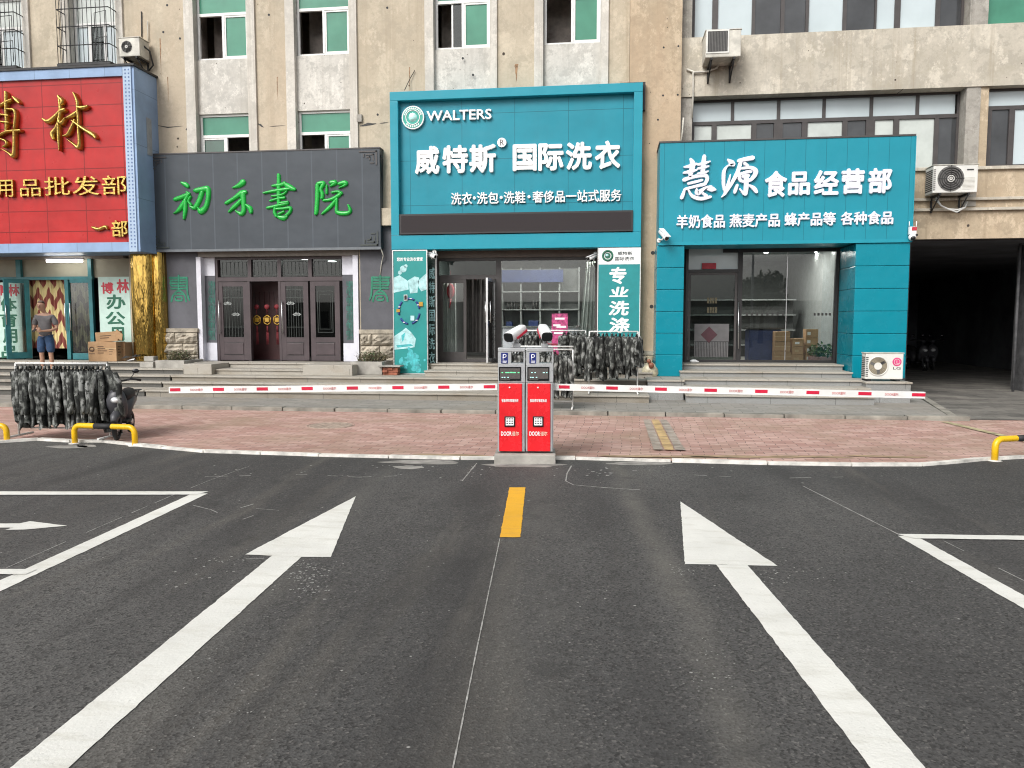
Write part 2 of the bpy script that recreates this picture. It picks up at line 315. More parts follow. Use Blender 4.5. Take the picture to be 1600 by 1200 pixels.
M['led_face'] = simple('led_face', (0.085, 0.075, 0.07), 0.5, var=0.15, scale=50)
M['led_green'] = emis('led_green', (0.1, 0.8, 0.25), 1.0)
M['led_cyan'] = emis('led_cyan', (0.35, 0.75, 0.7), 0.8)
M['hoop_yellow'] = simple('hoop_yellow', (0.80, 0.47, 0.01), 0.3, var=0.06)
M['rubber'] = simple('black_rubber', (0.018, 0.018, 0.019), 0.65)
M['plastic_grey'] = simple('dark_grey_plastic', (0.06, 0.06, 0.068), 0.4)
M['ac_white'] = simple('ac_white', (0.68, 0.675, 0.64), 0.4, var=0.08, scale=3)
M['ac_dirty'] = simple('ac_dirty_white', (0.56, 0.54, 0.48), 0.5, var=0.2, scale=4)
M['ac_grille'] = simple('ac_grille', (0.13, 0.125, 0.12), 0.5)
M['ac_dark'] = simple('ac_dark', (0.035, 0.034, 0.033), 0.6)
M['pink'] = simple('pink_badge', (0.65, 0.05, 0.2), 0.4)
M['pink_poster'] = simple('pink_poster', (0.46, 0.06, 0.19), 0.5, var=0.5, scale=12)
def carton():
    m, n, l, b = nmat('carton')
    f = tex(n, l, 'noise', 4, detail=5)
    l.new(ramp(n, l, f, [(0.3, (0.36, 0.215, 0.11)), (0.7, (0.47, 0.30, 0.165))]), b.inputs['Base Color']); b.inputs['Roughness'].default_value = 0.85
    return m
M['carton'] = carton()
M['carton_print'] = simple('carton_print', (0.13, 0.08, 0.05), 0.85)
M['carton_tape'] = simple('carton_tape', (0.50, 0.36, 0.20), 0.35)
def camo():
    m, n, l, b = nmat('camouflage_cloth')
    oi = n.new('ShaderNodeObjectInfo'); tc = n.new('ShaderNodeTexCoord')
    va = n.new('ShaderNodeVectorMath'); va.operation = 'MULTIPLY_ADD'; va.inputs[1].default_value = (1, 1, 1); l.new(tc.outputs['Object'], va.inputs[0])
    cb = n.new('ShaderNodeCombineXYZ'); mu = n.new('ShaderNodeMath'); mu.operation = 'MULTIPLY'; mu.inputs[1].default_value = 37.0; l.new(oi.outputs['Random'], mu.inputs[0])
    for i in range(3): l.new(mu.outputs[0], cb.inputs[i])
    l.new(cb.outputs[0], va.inputs[2])
    f = tex(n, l, 'noise', 11, detail=2.5, rough=0.5, stretch=(1, 1, 0.7), vec=va.outputs[0])
    f2 = tex(n, l, 'noise', 19, detail=2, rough=0.5, vec=va.outputs[0])
    r = n.new('ShaderNodeValToRGB'); r.color_ramp.interpolation = 'CONSTANT'
    e = r.color_ramp.elements; e[0].position = 0; e[0].color = (0.014, 0.015, 0.014, 1); e[1].position = 0.45; e[1].color = (0.055, 0.058, 0.053, 1)
    for p, c in ((0.52, (0.13, 0.135, 0.125)), (0.585, (0.25, 0.255, 0.245))):
        k = e.new(p); k.color = (*c, 1)
    l.new(f, r.inputs[0])
    c = mixc(n, l, ramp(n, l, f2, [(0.60, g3(0)), (0.615, g3(0.9))]), r.outputs[0], (0.022, 0.024, 0.022))
    l.new(c, b.inputs['Base Color']); b.inputs['Roughness'].default_value = 0.95
    return m
M['camo'] = camo()
def chevron(name, c1, c2):
    m, n, l, b = nmat(name)
    tc = n.new('ShaderNodeTexCoord'); sx = n.new('ShaderNodeSeparateXYZ'); l.new(tc.outputs['Object'], sx.inputs[0])
    def mth(op, a, v=None, v2=None):
        k = n.new('ShaderNodeMath'); k.operation = op
        for i, q in enumerate((a, v, v2)):
            if q is None: continue
            if isinstance(q, (int, float)): k.inputs[i].default_value = q
            else: l.new(q, k.inputs[i])
        return k.outputs[0]
    zig = mth('PINGPONG', mth('ADD', sx.outputs[0], 50.0), 0.155)
    v = mth('MULTIPLY_ADD', zig, -2.3, sx.outputs[2])
    f = mth('FRACT', mth('MULTIPLY_ADD', v, 1 / 0.58, 20.35))
    t = mth('LESS_THAN', f, 0.5)
    st = tex(n, l, 'noise', 40, detail=2, stretch=(1, 1, 0.03))
    c = mixc(n, l, t, c1, c2)
    c = mixc(n, l, ramp(n, l, st, [(0.50, g3(0)), (0.66, g3(0.35))]), c, tuple(x * 0.5 for x in c1))
    l.new(c, b.inputs['Base Color']); b.inputs['Roughness'].default_value = 0.8
    return m
M['chevron'] = chevron('chevron_curtain', (0.66, 0.55, 0.27), (0.20, 0.04, 0.032))
M['chevron_reflection'] = chevron('chevron_curtain_reflection', (0.32, 0.28, 0.16), (0.10, 0.065, 0.05))  # duller colours for the curtain as mirrored in the door glass
M['curtain_white'] = simple('white_curtain', (0.55, 0.58, 0.55), 0.9, var=0.1)
M['curtain_dark'] = simple('dark_curtain', (0.05, 0.047, 0.045), 0.9, var=0.2)
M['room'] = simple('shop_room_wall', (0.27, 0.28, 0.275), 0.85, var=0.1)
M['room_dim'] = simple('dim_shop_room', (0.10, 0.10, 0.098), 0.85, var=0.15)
M['floor_tile'] = simple('shop_floor', (0.22, 0.21, 0.195), 0.35)
M['shelf'] = simple('shelf_board', (0.20, 0.21, 0.205), 0.6)
M['stock_blue'] = simple('blue_stock', (0.014, 0.03, 0.11), 0.5)
M['lamp'] = emis('lamp_white', (1.0, 0.98, 0.94), 14.0)
M['glass'] = glass_mat('shop_glass', (0.86, 0.89, 0.88), 0.015)
M['glass_dark'] = glass_mat('tinted_glass', (0.45, 0.50, 0.49), 0.0)
M['wallred'] = simple('red_panel_door', (0.045, 0.010, 0.011), 0.5)
M['lantern'] = simple('gold_lantern', (0.45, 0.26, 0.03), 0.35); M['tassel'] = simple('dark_red_tassel', (0.17, 0.012, 0.018), 0.7)
M['skin'] = simple('skin', (0.44, 0.255, 0.175), 0.55, var=0.06)
M['hair'] = simple('short_hair', (0.17, 0.125, 0.10), 0.8)
M['tshirt'] = simple('grey_tshirt', (0.16, 0.155, 0.16), 0.9, var=0.12, scale=9, bmp=0.3, bscale=14)
M['denim'] = simple('blue_denim', (0.035, 0.075, 0.16), 0.9, var=0.25, scale=14)
M['leaf'] = simple('planter_leaf', (0.045, 0.10, 0.03), 0.6, var=0.4, scale=9)
M['twig'] = simple('dry_twig', (0.115, 0.10, 0.05), 0.85, var=0.35, scale=9)
M['soil'] = simple('soil', (0.07, 0.055, 0.04), 0.95)
M['oldbrick'] = simple('loose_brick', (0.28, 0.10, 0.06), 0.9, var=0.3, scale=8)
M['bag'] = simple('plastic_bag', (0.55, 0.50, 0.36), 0.35, var=0.35, scale=10)
M['bag_red'] = simple('bag_contents', (0.26, 0.09, 0.05), 0.5, var=0.3, scale=12)
M['trunk'] = simple('bark', (0.12, 0.09, 0.065), 0.9, var=0.3, scale=6)
M['crown'] = simple('tree_leaf', (0.045, 0.085, 0.03), 0.7, var=0.4, scale=2)
M['far_wall'] = simple('far_building_wall', (0.42, 0.40, 0.37), 0.9, var=0.15, scale=0.5)
M['manhole'] = simple('manhole_iron', (0.37, 0.29, 0.235), 0.8, var=0.3, scale=12, bmp=0.6)
M['bike_red'] = simple('bike_red', (0.30, 0.03, 0.05), 0.35)

# ------------------------------------------------------------------ mesh builder
def tag(o, label=None, cat=None, group=None, kind=None):
    if label: o['label'] = label
    if cat: o['category'] = cat
    if group: o['group'] = group
    if kind: o['kind'] = kind
    return o
def wloc(o):
    v = Vector((0, 0, 0))
    while o: v += o.location; o = o.parent
    return v
def thing(name, label, cat, loc, group=None):
    o = bpy.data.objects.new(name, None); COL.objects.link(o); o.location = loc; o.empty_display_size = 0.1
    return tag(o, label, cat, group)
def copy_tree(o, parent=None):
    c = o.copy(); COL.objects.link(c); c.parent = parent
    for ch in [k for k in bpy.data.objects if k.parent == o]: copy_tree(ch, c)
    return c
def writing_mesh(txt, bold=0.0, shear=0.0, align=None):
    """mesh of a line of writing, unit thick; bold writing is struck several times a little apart"""
    c = bpy.data.curves.new('writing', 'FONT'); c.body = txt; c.size = 1.0; c.extrude = 0.5; c.shear = shear; c.resolution_u = 3
    o = bpy.data.objects.new('writing', c); COL.objects.link(o)
    dg = bpy.context.evaluated_depsgraph_get(); dg.update()
    m0 = bpy.data.meshes.new_from_object(o.evaluated_get(dg)); bpy.data.objects.remove(o); bpy.data.curves.remove(c)
    if not bold: return m0
    V = [v.co.copy() for v in m0.vertices]; F = [tuple(p.vertices) for p in m0.polygons]; vs = []; fs = []
    for i, (dx, dy) in enumerate(((0, 0), (1, 0), (-1, 0), (0, 1), (0, -1), (.7, .7), (-.7, .7), (.7, -.7), (-.7, -.7))):
        b = len(vs); vs += [v + Vector((dx * bold, dy * bold, -.012 * i)) for v in V]; fs += [tuple(k + b for k in f) for f in F]
    me = bpy.data.meshes.new('writing'); me.from_pydata(vs, [], fs); me.update(); bpy.data.meshes.remove(m0); return me
class MB:
    def __init__(s, mat=None):
        s.bm = bmesh.new(); s.mats = []; s.i = 0
        if mat: s.m(mat)
    def m(s, mat):
        if isinstance(mat, str): mat = M[mat]
        if mat not in s.mats: s.mats.append(mat)
        s.i = s.mats.index(mat); return s
    def f(s, vs, smooth=False):
        try: k = s.bm.faces.new(vs)
        except ValueError: return None
        k.material_index = s.i; k.smooth = smooth; return k
    def face(s, pts):
        return s.f([s.bm.verts.new(p) for p in pts])
    def box(s, x0, x1, y0, y1, z0, z1, bev=0.0):
        if x0 > x1: x0, x1 = x1, x0
        if y0 > y1: y0, y1 = y1, y0
        if z0 > z1: z0, z1 = z1, z0
        v = [s.bm.verts.new((x, y, z)) for x in (x0, x1) for y in (y0, y1) for z in (z0, z1)]
        fs = [s.f([v[i] for i in q]) for q in ((0, 1, 3, 2), (4, 6, 7, 5), (0, 4, 5, 1), (2, 3, 7, 6), (0, 2, 6, 4), (1, 5, 7, 3))]
        if bev:
            es = list({e for f in fs for e in f.edges})
            r = bmesh.ops.bevel(s.bm, geom=es, offset=bev, segments=2, affect='EDGES', profile=0.6)
            for f in r['faces']: f.material_index = s.i
        return s
    def prism(s, pts, vec):
        vec = Vector(vec); a = [s.bm.verts.new(p) for p in pts]; b = [s.bm.verts.new(Vector(p) + vec) for p in pts]
        n = len(a); s.f(a); s.f(b[::-1])
        for i in range(n): s.f([a[i], b[i], b[(i + 1) % n], a[(i + 1) % n]])
        return s
    def tube(s, pts, r, seg=8, caps=True, smooth=True, flat=None):
        """round tube along pts; r one radius or one per point"""
        pts = [Vector(p) for p in pts]; n = len(pts)
        rs = r if isinstance(r, (list, tuple)) else [r] * n
        rings = []; up = None
        for i, p in enumerate(pts):
            t = (pts[min(i + 1, n - 1)] - pts[max(i - 1, 0)]).normalized()
            if up is None: up = Vector((0, 0, 1)) if abs(t.z) < 0.9 else Vector((0, 1, 0))
            a = t.cross(up)
            if a.length < 1e-4: a = t.cross(Vector((1, 0, 0)))
            a.normalize(); b = a.cross(t).normalized(); up = b
            rings.append([s.bm.verts.new(p + (a * math.cos(k * 2 * math.pi / seg) + b * math.sin(k * 2 * math.pi / seg)) * rs[i]) for k in range(seg)])
        for q, w in zip(rings, rings[1:]):
            for k in range(seg): s.f([q[k], q[(k + 1) % seg], w[(k + 1) % seg], w[k]], smooth)
        if caps: s.f(rings[0][::-1]); s.f(rings[-1])
        return s
    def cyl(s, c, r, h, axis='Z', seg=24, r2=None, smooth=True):
        c = Vector(c); d = {'X': Vector((1, 0, 0)), 'Y': Vector((0, 1, 0)), 'Z': Vector((0, 0, 1))}[axis]
        return s.tube([c, c + d * h], [r, r if r2 is None else r2], seg, True, smooth)
    def torus(s, c, r, t, axis='Y', seg=32, sub=8):
        pts = []
        for k in range(seg + 1):
            a = 2 * math.pi * k / seg
            d = {'Y': (math.cos(a), 0, math.sin(a)), 'Z': (math.cos(a), math.sin(a), 0), 'X': (0, math.cos(a), math.sin(a))}[axis]
            pts.append(Vector(c) + Vector(d) * r)
        return s.tube(pts, t, sub, False)
    def ball(s, c, r, seg=12, sc=(1, 1, 1)):
        mt = Matrix.Translation(c) @ Matrix.Diagonal((r * sc[0], r * sc[1], r * sc[2], 1))
        g = bmesh.ops.create_uvsphere(s.bm, u_segments=seg, v_segments=max(6, seg // 2), radius=1.0, matrix=mt)
        for f in {f for v in g['verts'] for f in v.link_faces}: f.material_index = s.i; f.smooth = True
        return s
    def wall(s, x0, x1, z0, z1, holes, Y, thick):
        """vertical sheet facing -Y with rectangular openings and their reveals"""
        xs = sorted({x0, x1, *[v for h in holes for v in h[:2] if x0 < v < x1]})
        zs = sorted({z0, z1, *[v for h in holes for v in h[2:] if z0 < v < z1]})
        V = {}
        def vt(x, z):
            if (x, z) not in V: V[x, z] = s.bm.verts.new((x, Y, z))
            return V[x, z]
        for a, b in zip(xs, xs[1:]):
            for c, d in zip(zs, zs[1:]):
                mx, mz = (a + b) / 2, (c + d) / 2
                if any(h[0] < mx < h[1] and h[2] < mz < h[3] for h in holes): continue
                s.f([vt(a, c), vt(b, c), vt(b, d), vt(a, d)])
        for a, b, c, d in holes:
            a, b, c, d = max(a, x0), min(b, x1), max(c, z0), min(d, z1)
            for p, q in (((a, c), (a, d)), ((b, d), (b, c)), ((a, d), (b, d)), ((b, c), (a, c))):
                s.face([(p[0], Y, p[1]), (q[0], Y, q[1]), (q[0], Y + thick, q[1]), (p[0], Y + thick, p[1])])
        return s
    def add_mesh(s, me, mt, front=None, side=None):
        vs = [s.bm.verts.new(mt @ v.co) for v in me.vertices]
        for p in me.polygons: s.f([vs[i] for i in p.vertices])
        return s
    def text(s, txt, px0, py0, px1, py1, Y, depth=0.04, bold=0.0, shear=0.0):
        """writing whose face lies at Y (extruded back by depth), fitted to the rectangle measured on that plane"""
        me = writing_mesh(txt, bold, shear)
        xs = [v.co.x for v in me.vertices]; ys = [v.co.y for v in me.vertices]
        x0, x1, z0, z1 = rect(px0, py0, px1, py1, Y)
        ax = (x1 - x0) / (max(xs) - min(xs)); az = (z1 - z0) / max(1e-6, (max(ys) - min(ys)))
        mt = Matrix(((ax, 0, 0, x0 - min(xs) * ax), (0, 0, -depth, Y + depth * 0.5), (0, az, 0, z0 - min(ys) * az), (0, 0, 0, 1)))
        s.add_mesh(me, mt)
        bpy.data.meshes.remove(me)
        return s
    def strokes(s, st, ox, oy, sc, Y, depth, round_=True, wk=1.0):
        """brush written characters: every stroke a tapered ribbon with a rounded or flat face"""
        for si, pts in enumerate(st):
            P = []
            n = len(pts)
            for i in range(n - 1):
                p0, p1, p2, p3 = (pts[max(i - 1, 0)], pts[i], pts[i + 1], pts[min(i + 2, n - 1)])
                for k in range(5):
                    t = k / 5
                    P.append([0.5 * (2 * b + (c - a) * t + (2 * a - 5 * b + 4 * c - d) * t * t + (3 * b - a - 3 * c + d) * t ** 3) for a, b, c, d in zip(p0, p1, p2, p3)])
            P.append(list(pts[-1]))
            W3 = [(Q(ox + a / sc, oy + b / sc, Y), max(2.0, w) * wk / sc * Y / FPX * 0.5) for a, b, w in P]
            # round the ends off
            d0 = (W3[0][0] - W3[1][0]).normalized(); d1 = (W3[-1][0] - W3[-2][0]).normalized()
            W3 = [(W3[0][0] + d0 * W3[0][1] * 0.75, W3[0][1] * 0.45)] + W3 + [(W3[-1][0] + d1 * W3[-1][1] * 0.75, W3[-1][1] * 0.45)]
            rings = []
            off = 0.0013 * (si % 7)
            for i, (p, w) in enumerate(W3):
                t = (W3[min(i + 1, len(W3) - 1)][0] - W3[max(i - 1, 0)][0]); t.y = 0
                t = t.normalized() if t.length > 1e-6 else Vector((1, 0, 0))
                nn = Vector((-t.z, 0, t.x))
                if round_: prof = [(-1, 0), (-0.85, 0.6), (-0.45, 0.93), (0, 1.0), (0.45, 0.93), (0.85, 0.6), (1, 0)]
                else: prof = [(-1, 0), (-1, 0.86), (-0.88, 1.0), (0.88, 1.0), (1, 0.86), (1, 0)]
                rings.append([s.bm.verts.new(p + nn * (a * w) + Vector((0, depth - (depth + off) * b, 0))) for a, b in prof])
            for q, w in zip(rings, rings[1:]):
                for k in range(len(q) - 1): s.f([q[k], q[k + 1], w[k + 1], w[k]], round_)
            s.f(rings[0]); s.f(rings[-1][::-1])
        return s
    def build(s, name, parent=None, label=None, cat=None, group=None, kind=None, recalc=True):
        if recalc: bmesh.ops.recalc_face_normals(s.bm, faces=s.bm.faces)
        me = bpy.data.meshes.new(name); s.bm.to_mesh(me); s.bm.free()
        for m_ in s.mats: me.materials.append(m_)
        o = bpy.data.objects.new(name, me); COL.objects.link(o)
        if parent:
            o.parent = parent; me.transform(Matrix.Translation(-wloc(parent)))
        elif kind != 'structure':
            xs = [v.co for v in me.vertices]
            b = Vector(((min(v.x for v in xs) + max(v.x for v in xs)) / 2, (min(v.y for v in xs) + max(v.y for v in xs)) / 2, min(v.z for v in xs)))
            o.location = b; me.transform(Matrix.Translation(-b))
        return tag(o, label, cat, group, kind)
def pbox(mb, px0, py0, px1, py1, Y, th, bev=0.0):
    x0, x1, z0, z1 = rect(px0, py0, px1, py1, Y)
    return mb.box(x0, x1, Y, Y + th, z0, z1, bev)
def at_face(px, py, Y): return Q(px, py, Y)

YW = 18.1                       # main wall plane of both buildings
# ================================================================== THE GROUND
def sheet(name, pts, mat, z, label=None):
    mb = MB(mat); mb.face([(p[0], p[1], z) for p in pts]); return mb.build(name, kind='structure')
mb = MB('asphalt')
mb.face([(-400, -400, 0), (400, -400, 0), (400, 400, 0), (-400, 400, 0)]); mb.build('asphalt_ground', kind='structure')
EDGE = [G(*p) for p in ((0, 692), (60, 688), (112, 691), (160, 691), (205, 696), (255, 701), (320, 707), (500, 713), (720, 718), (900, 718), (1050, 722), (1200, 726), (1330, 728), (1440, 728), (1490, 724), (1530, 720), (1600, 716))]
EDGE = [Vector((-40, 9.6, 0)), Vector((-14, 9.45, 0)), Vector((-10, 9.5, 0))] + EDGE + [Vector((6.5, 10.2, 0)), Vector((40, 10.4, 0))]
KY = 13.55                       # kerb line
# brick paving from the edge stones to the kerb, slightly above the asphalt
mb = MB('bricks')
lo = [mb.bm.verts.new((p.x, p.y, 0.012)) for p in EDGE]; hi = [mb.bm.verts.new((p.x, KY + 0.02, 0.03)) for p in EDGE]
for i in range(len(EDGE) - 1): mb.f([lo[i], lo[i + 1], hi[i + 1], hi[i]])
mb.build('brick_pavement', kind='structure')
mb = MB('kerbwhite')
rnd = random.Random(3)
for a, b in zip(EDGE, EDGE[1:]):
    L = (b - a).length; k = max(1, int(L / 0.6))
    for i in range(k):
        p = a.lerp(b, i / k); q = a.lerp(b, (i + 0.985) / k)
        t = (q - p).normalized(); nv = Vector((-t.y, t.x, 0)) * (0.045 + rnd.random() * 0.02)
        h = 0.028 + rnd.random() * 0.012
        mb.prism([p - nv * 0.5, q - nv * 0.5, q + nv, p + nv], (0, 0, h))
mb.build('edge_stones', kind='structure')
# sand washed along the edge stones
mb = MB(simple('sand', (0.34, 0.25, 0.155), 0.95, var=0.25, scale=5))
for px in (560, 700, 1000, 1060, 1130, 1190, 1270, 1390):
    c = G(px, 716 if px < 900 else 719, 0)
    pts = []
    for k in range(14):
        a = k / 14 * 6.283; r = 0.8 + 0.35 * noise.noise((px, math.cos(a), math.sin(a)))
        pts.append((c.x + math.cos(a) * r * 0.62, c.y + 0.14 + math.sin(a) * r * 0.085, 0.018 + 0.001 * (px % 7)))
    mb.face(pts)
mb.build('sand_drift', kind='structure')
# kerb stones
mb = MB('kerb'); x = -30.0
while x < 5.2:
    L = 1.0
    mb.box(x, x + L - 0.018, KY + rnd.uniform(-0.015, 0.015), KY + 0.16, -0.1, 0.10 + rnd.uniform(-0.008, 0.008), 0.012); x += L
mb.prism([Vector((5.21, KY, -0.1)), Vector((5.75, KY - 0.06, -0.1)), Vector((5.75, KY + 0.10, -0.1)), Vector((5.21, KY + 0.15, -0.1))], (0, 0, 0.15))
# kerb returning to the plinth of the food shop
a, b = Vector((5.68, KY + 0.1, -0.1)), Vector((6.55, 17.2, -0.1)); t = Vector((0.13, 0, 0))
mb.prism([a, a + t, b + t, b], (0, 0, 0.21))
mb.build('kerb', kind='structure')
mb = MB('greypave'); mb.face([(-40, KY + 0.15, 0.096), (5.7, KY + 0.15, 0.096), (6.6, 17.6, 0.096), (6.6, 18.3, 0.096), (-40, 18.3, 0.096)]); mb.build('walkway', kind='structure')
mb = MB('passpave'); mb.face([(5.70, 13.75, 0.034), (40, 14.6, 0.034), (40, 36, 0.10), (6.2, 36, 0.10), (6.2, 18, 0.05)]); mb.build('driveway', kind='structure')
# brick in front of the driveway
mb = MB('bricks'); mb.face([(5.72, KY + 0.02, 0.026), (6.3, KY + 0.02, 0.026), (40, KY + 0.02, 0.026), (40, 14.60, 0.026), (5.70, 13.8, 0.026)]); mb.build('brick_pavement', kind='structure')
# tactile strip (yellow between two grey rows) crossing the brick paving, and the worn yellow line by the driveway
def strip(name, pts, w, mat, z):
    mb = MB(mat)
    for a, b in zip(pts, pts[1:]):
        a, b = Vector(a), Vector(b); t = (b - a).normalized(); nv = Vector((-t.y, t.x, 0)) * w / 2
        L = (b - a).length; k = int(L / 0.22)
        for i in range(k):
            p = a.lerp(b, i / k); q = a.lerp(b, (i + 0.93) / k); j = nv * rnd.uniform(0.9, 1.05)
            mb.face([Vector((*(p - j).xy, z)), Vector((*(q - j).xy, z)), Vector((*(q + j).xy, z)), Vector((*(p + j).xy, z))])
    return mb.build(name, kind='structure')
g0, g1 = G(1024, 660), G(1046, 707)
M['tactgrey'] = simple('grey_paver_row', (0.37, 0.32, 0.27), 0.9, var=0.3, scale=5); M['tactyellow'] = simple('yellow_paver_row', (0.52, 0.37, 0.18), 0.9, var=0.25, scale=5)
for dx, mt, nm in ((-0.14, 'tactgrey', 'grey_paver_strip'), (0.0, 'tactyellow', 'yellow_paver_strip'), (0.14, 'tactgrey', 'grey_paver_strip')):
    strip(nm, [(g0.x + dx, g0.y + 0.12, 0), (g1.x + dx, g1.y, 0)], 0.125, M[mt], 0.034)
g0, g1 = G(1475, 662), G(1620, 697)
strip('yellow_paver_strip', [g0, g1], 0.14, simple('pale_yellow_paver_row', (0.42, 0.37, 0.22), 0.9, var=0.3, scale=5), 0.036)
# manhole
mb = MB('manhole'); c = G(517, 667); mb.cyl((c.x, c.y, 0.010), 0.34, 0.016, 'Z', 32)
mb.torus((c.x, c.y, 0.020), 0.37, 0.010, 'Z', 32, 6)
mb.build('manhole_cover', None, 'round worn iron manhole cover set in the pink brick pavement', 'manhole cover')

# painted markings
def paint(name, polys, mat, z=0.004):
    mb = MB(mat)
    for p in polys:
        P_ = [Vector((q[0], q[1], 0)) for q in p]; out = []
        for a, b in zip(P_, P_[1:] + P_[:1]):
            k = max(1, int((b - a).length / 0.035)); t = (b - a).normalized(); nv = Vector((-t.y, t.x, 0))
            for i in range(k):
                q = a.lerp(b, i / k)
                if i: q = q + nv * (noise.noise(q * 9) * .005 + noise.noise(q * 31) * .004)
                out.append(Vector((q.x, q.y, z)))
        mb.face(out)
    bmesh.ops.triangulate(mb.bm, faces=mb.bm.faces)
    return mb.build(name, kind='structure')
def ext(a, b, d): a, b = Vector(a), Vector(b); return b + (b - a).normalized() * d
def gp(*px): return [G(*p) for p in px]
h = gp((556, 776), (383, 867), (425, 869), (471, 871), (517, 871))
s1, s2 = G(30, 1190), G(115, 1193)
paint('arrow_marking', [h, [h[2], ext(h[2], s1, 2.0), ext(h[3], s2, 2.0), h[3]]], 'roadwhite')
h = gp((1063, 784), (1070, 882), (1119, 883), (1168, 884), (1215, 885))
s1, s2 = G(1352, 1190), G(1437, 1190)
paint('arrow_marking', [h, [h[2], ext(h[2], s1, 2.0), ext(h[3], s2, 2.0), h[3]]], 'roadwhite')
paint('centre_line_marking', [gp((796, 762), (821, 762), (813, 840), (781, 840))], 'roadyellow')
a, b = G(313, 771.5), G(0, 916); d = (b - a).normalized(); nv = Vector((-d.y, d.x, 0)) * 0.075
paint('bay_line_marking', [[a - nv, ext(a, b, 3) - nv, ext(a, b, 3) + nv, a + nv]], 'roadwhite')
paint('bay_line_marking', [[G(-300, 769), G(326, 769), G(305, 774), G(-300, 774.5)]], 'roadwhite', 0.008)
paint('bay_line_marking', [[G(-300, 888.5), G(58, 891), G(40, 899), G(-300, 897)]], 'roadwhite', 0.008)
paint('arrow_marking', [gp((105, 822), (47, 815), (30, 818.5), (-200, 818.5), (-200, 825), (22, 825), (8, 828.5), (40, 828))], 'roadwhite')
a, b = G(1417, 838), G(1600, 941.5); d = (b - a).normalized(); nv = Vector((-d.y, d.x, 0)) * 0.07
paint('bay_line_marking', [[a - nv, ext(a, b, 3) - nv, ext(a, b, 3) + nv, a + nv]], 'roadwhite')
paint('bay_line_marking', [[G(1400, 835.5), G(1900, 843), G(1900, 849.5), G(1428, 842.5)]], 'roadwhite', 0.008)
def chalk(pts, w=0.012, step=0.12, keep=0.9):
    mb = MB('chalk')
    P = [G(*p) for p in pts]
    for a, b in zip(P, P[1:]):
        L = (b - a).length; k = max(1, int(L / step)); t = (b - a).normalized(); nv = Vector((-t.y, t.x, 0)) * w / 2
        for i in range(k):
            if rnd.random() > keep: continue
            p, q = a.lerp(b, i / k), a.lerp(b, (i + 1) / k); j = nv * rnd.uniform(0.5, 1.1)
            mb.face([Vector((*(p - j).xy, 0.0035)), Vector((*(q - j).xy, 0.0035)), Vector((*(q + j).xy, 0.0035)), Vector((*(p + j).xy, 0.0035))])
    mb.build('chalk_line_marking', kind='structure')
chalk([(781, 842), (745, 1015), (708, 1200), (700, 1260)], 0.008, .06, .985)
chalk([(1255, 760), (1403, 835)], 0.016, keep=0.95); chalk([(1475, 846), (1600, 908), (1750, 985)], 0.012, keep=0.8)
chalk([(10, 888), (150, 826), (275, 772), (330, 750), (400, 725)], 0.01, keep=0.85)
chalk([(893, 728), (886, 740), (884, 752), (896, 758), (940, 762), (1000, 766)], 0.022, keep=0.85)
chalk([(745, 724), (722, 752)], 0.02); chalk([(376, 794), (396, 788)], 0.02); chalk([(362, 818), (396, 806)], 0.014); chalk([(302, 790), (330, 797), (350, 806)], 0.012); chalk([(400, 795), (436, 798)], 0.012); chalk([(384, 874), (412, 874)], 0.02)
chalk([(320, 745), (480, 742), (560, 746), (680, 742)], 0.02, keep=0.35); chalk([(1030, 740), (1200, 748), (1400, 744)], 0.02, keep=0.3)
mb = MB('chalk')                  # paint flecks
def flecks(cx, cy, sx, sy, k, s0, s1):
    for _ in range(k):
        c = G(cx + rnd.gauss(0, 1) * sx, min(1230, max(728, cy + rnd.gauss(0, 1) * sy))); r = rnd.uniform(s0, s1); a0 = rnd.random() * 6.3
        mb.face([(c.x + math.cos(a0 + q * 1.57) * r * rnd.uniform(.5, 1.2), c.y + math.sin(a0 + q * 1.57) * r * rnd.uniform(.5, 1.2), 0.003) for q in range(4)])
flecks(482, 902, 17, 16, 150, 0.004, 0.013)
flecks(1210, 898, 40, 10, 40, 0.004, 0.012); flecks(1065, 893, 12, 3, 18, 0.004, 0.012); flecks(320, 900, 60, 12, 14, 0.004, 0.014); flecks(355, 875, 30, 3, 20, 0.004, 0.012)
flecks(1110, 1045, 30, 22, 40, 0.003, 0.008); flecks(800, 735, 420, 8, 90, 0.006, 0.022); flecks(800, 850, 420, 90, 110, 0.004, 0.011); flecks(340, 1090, 50, 40, 40, 0.003, 0.007); flecks(940, 740, 10, 3, 14, 0.01, 0.03)
mb.build('paint_flecks', kind='structure')

# dropped grey mortar round the gate plinth
mb = MB(simple('mortar_smear', (0.27, 0.26, 0.24), 0.95, var=0.3, scale=5))
for (px, py, w, hgt) in ((655, 722, 70, 4), (640, 730, 26, 3), (820, 727, 70, 4), (1000, 724, 60, 3), (110, 698, 40, 3), (135, 697, 16, 3)):
    pts = []
    for k in range(18):
        a = k / 18 * 6.283; r = 0.85 + 0.4 * noise.noise((px * 0.3, math.cos(a) * 1.5, math.sin(a) * 1.5))
        pts.append(G(px + math.cos(a) * w * r, py + math.sin(a) * hgt * r, 0.0025))
    mb.face(pts)
mb.build('mortar_smear', kind='structure')

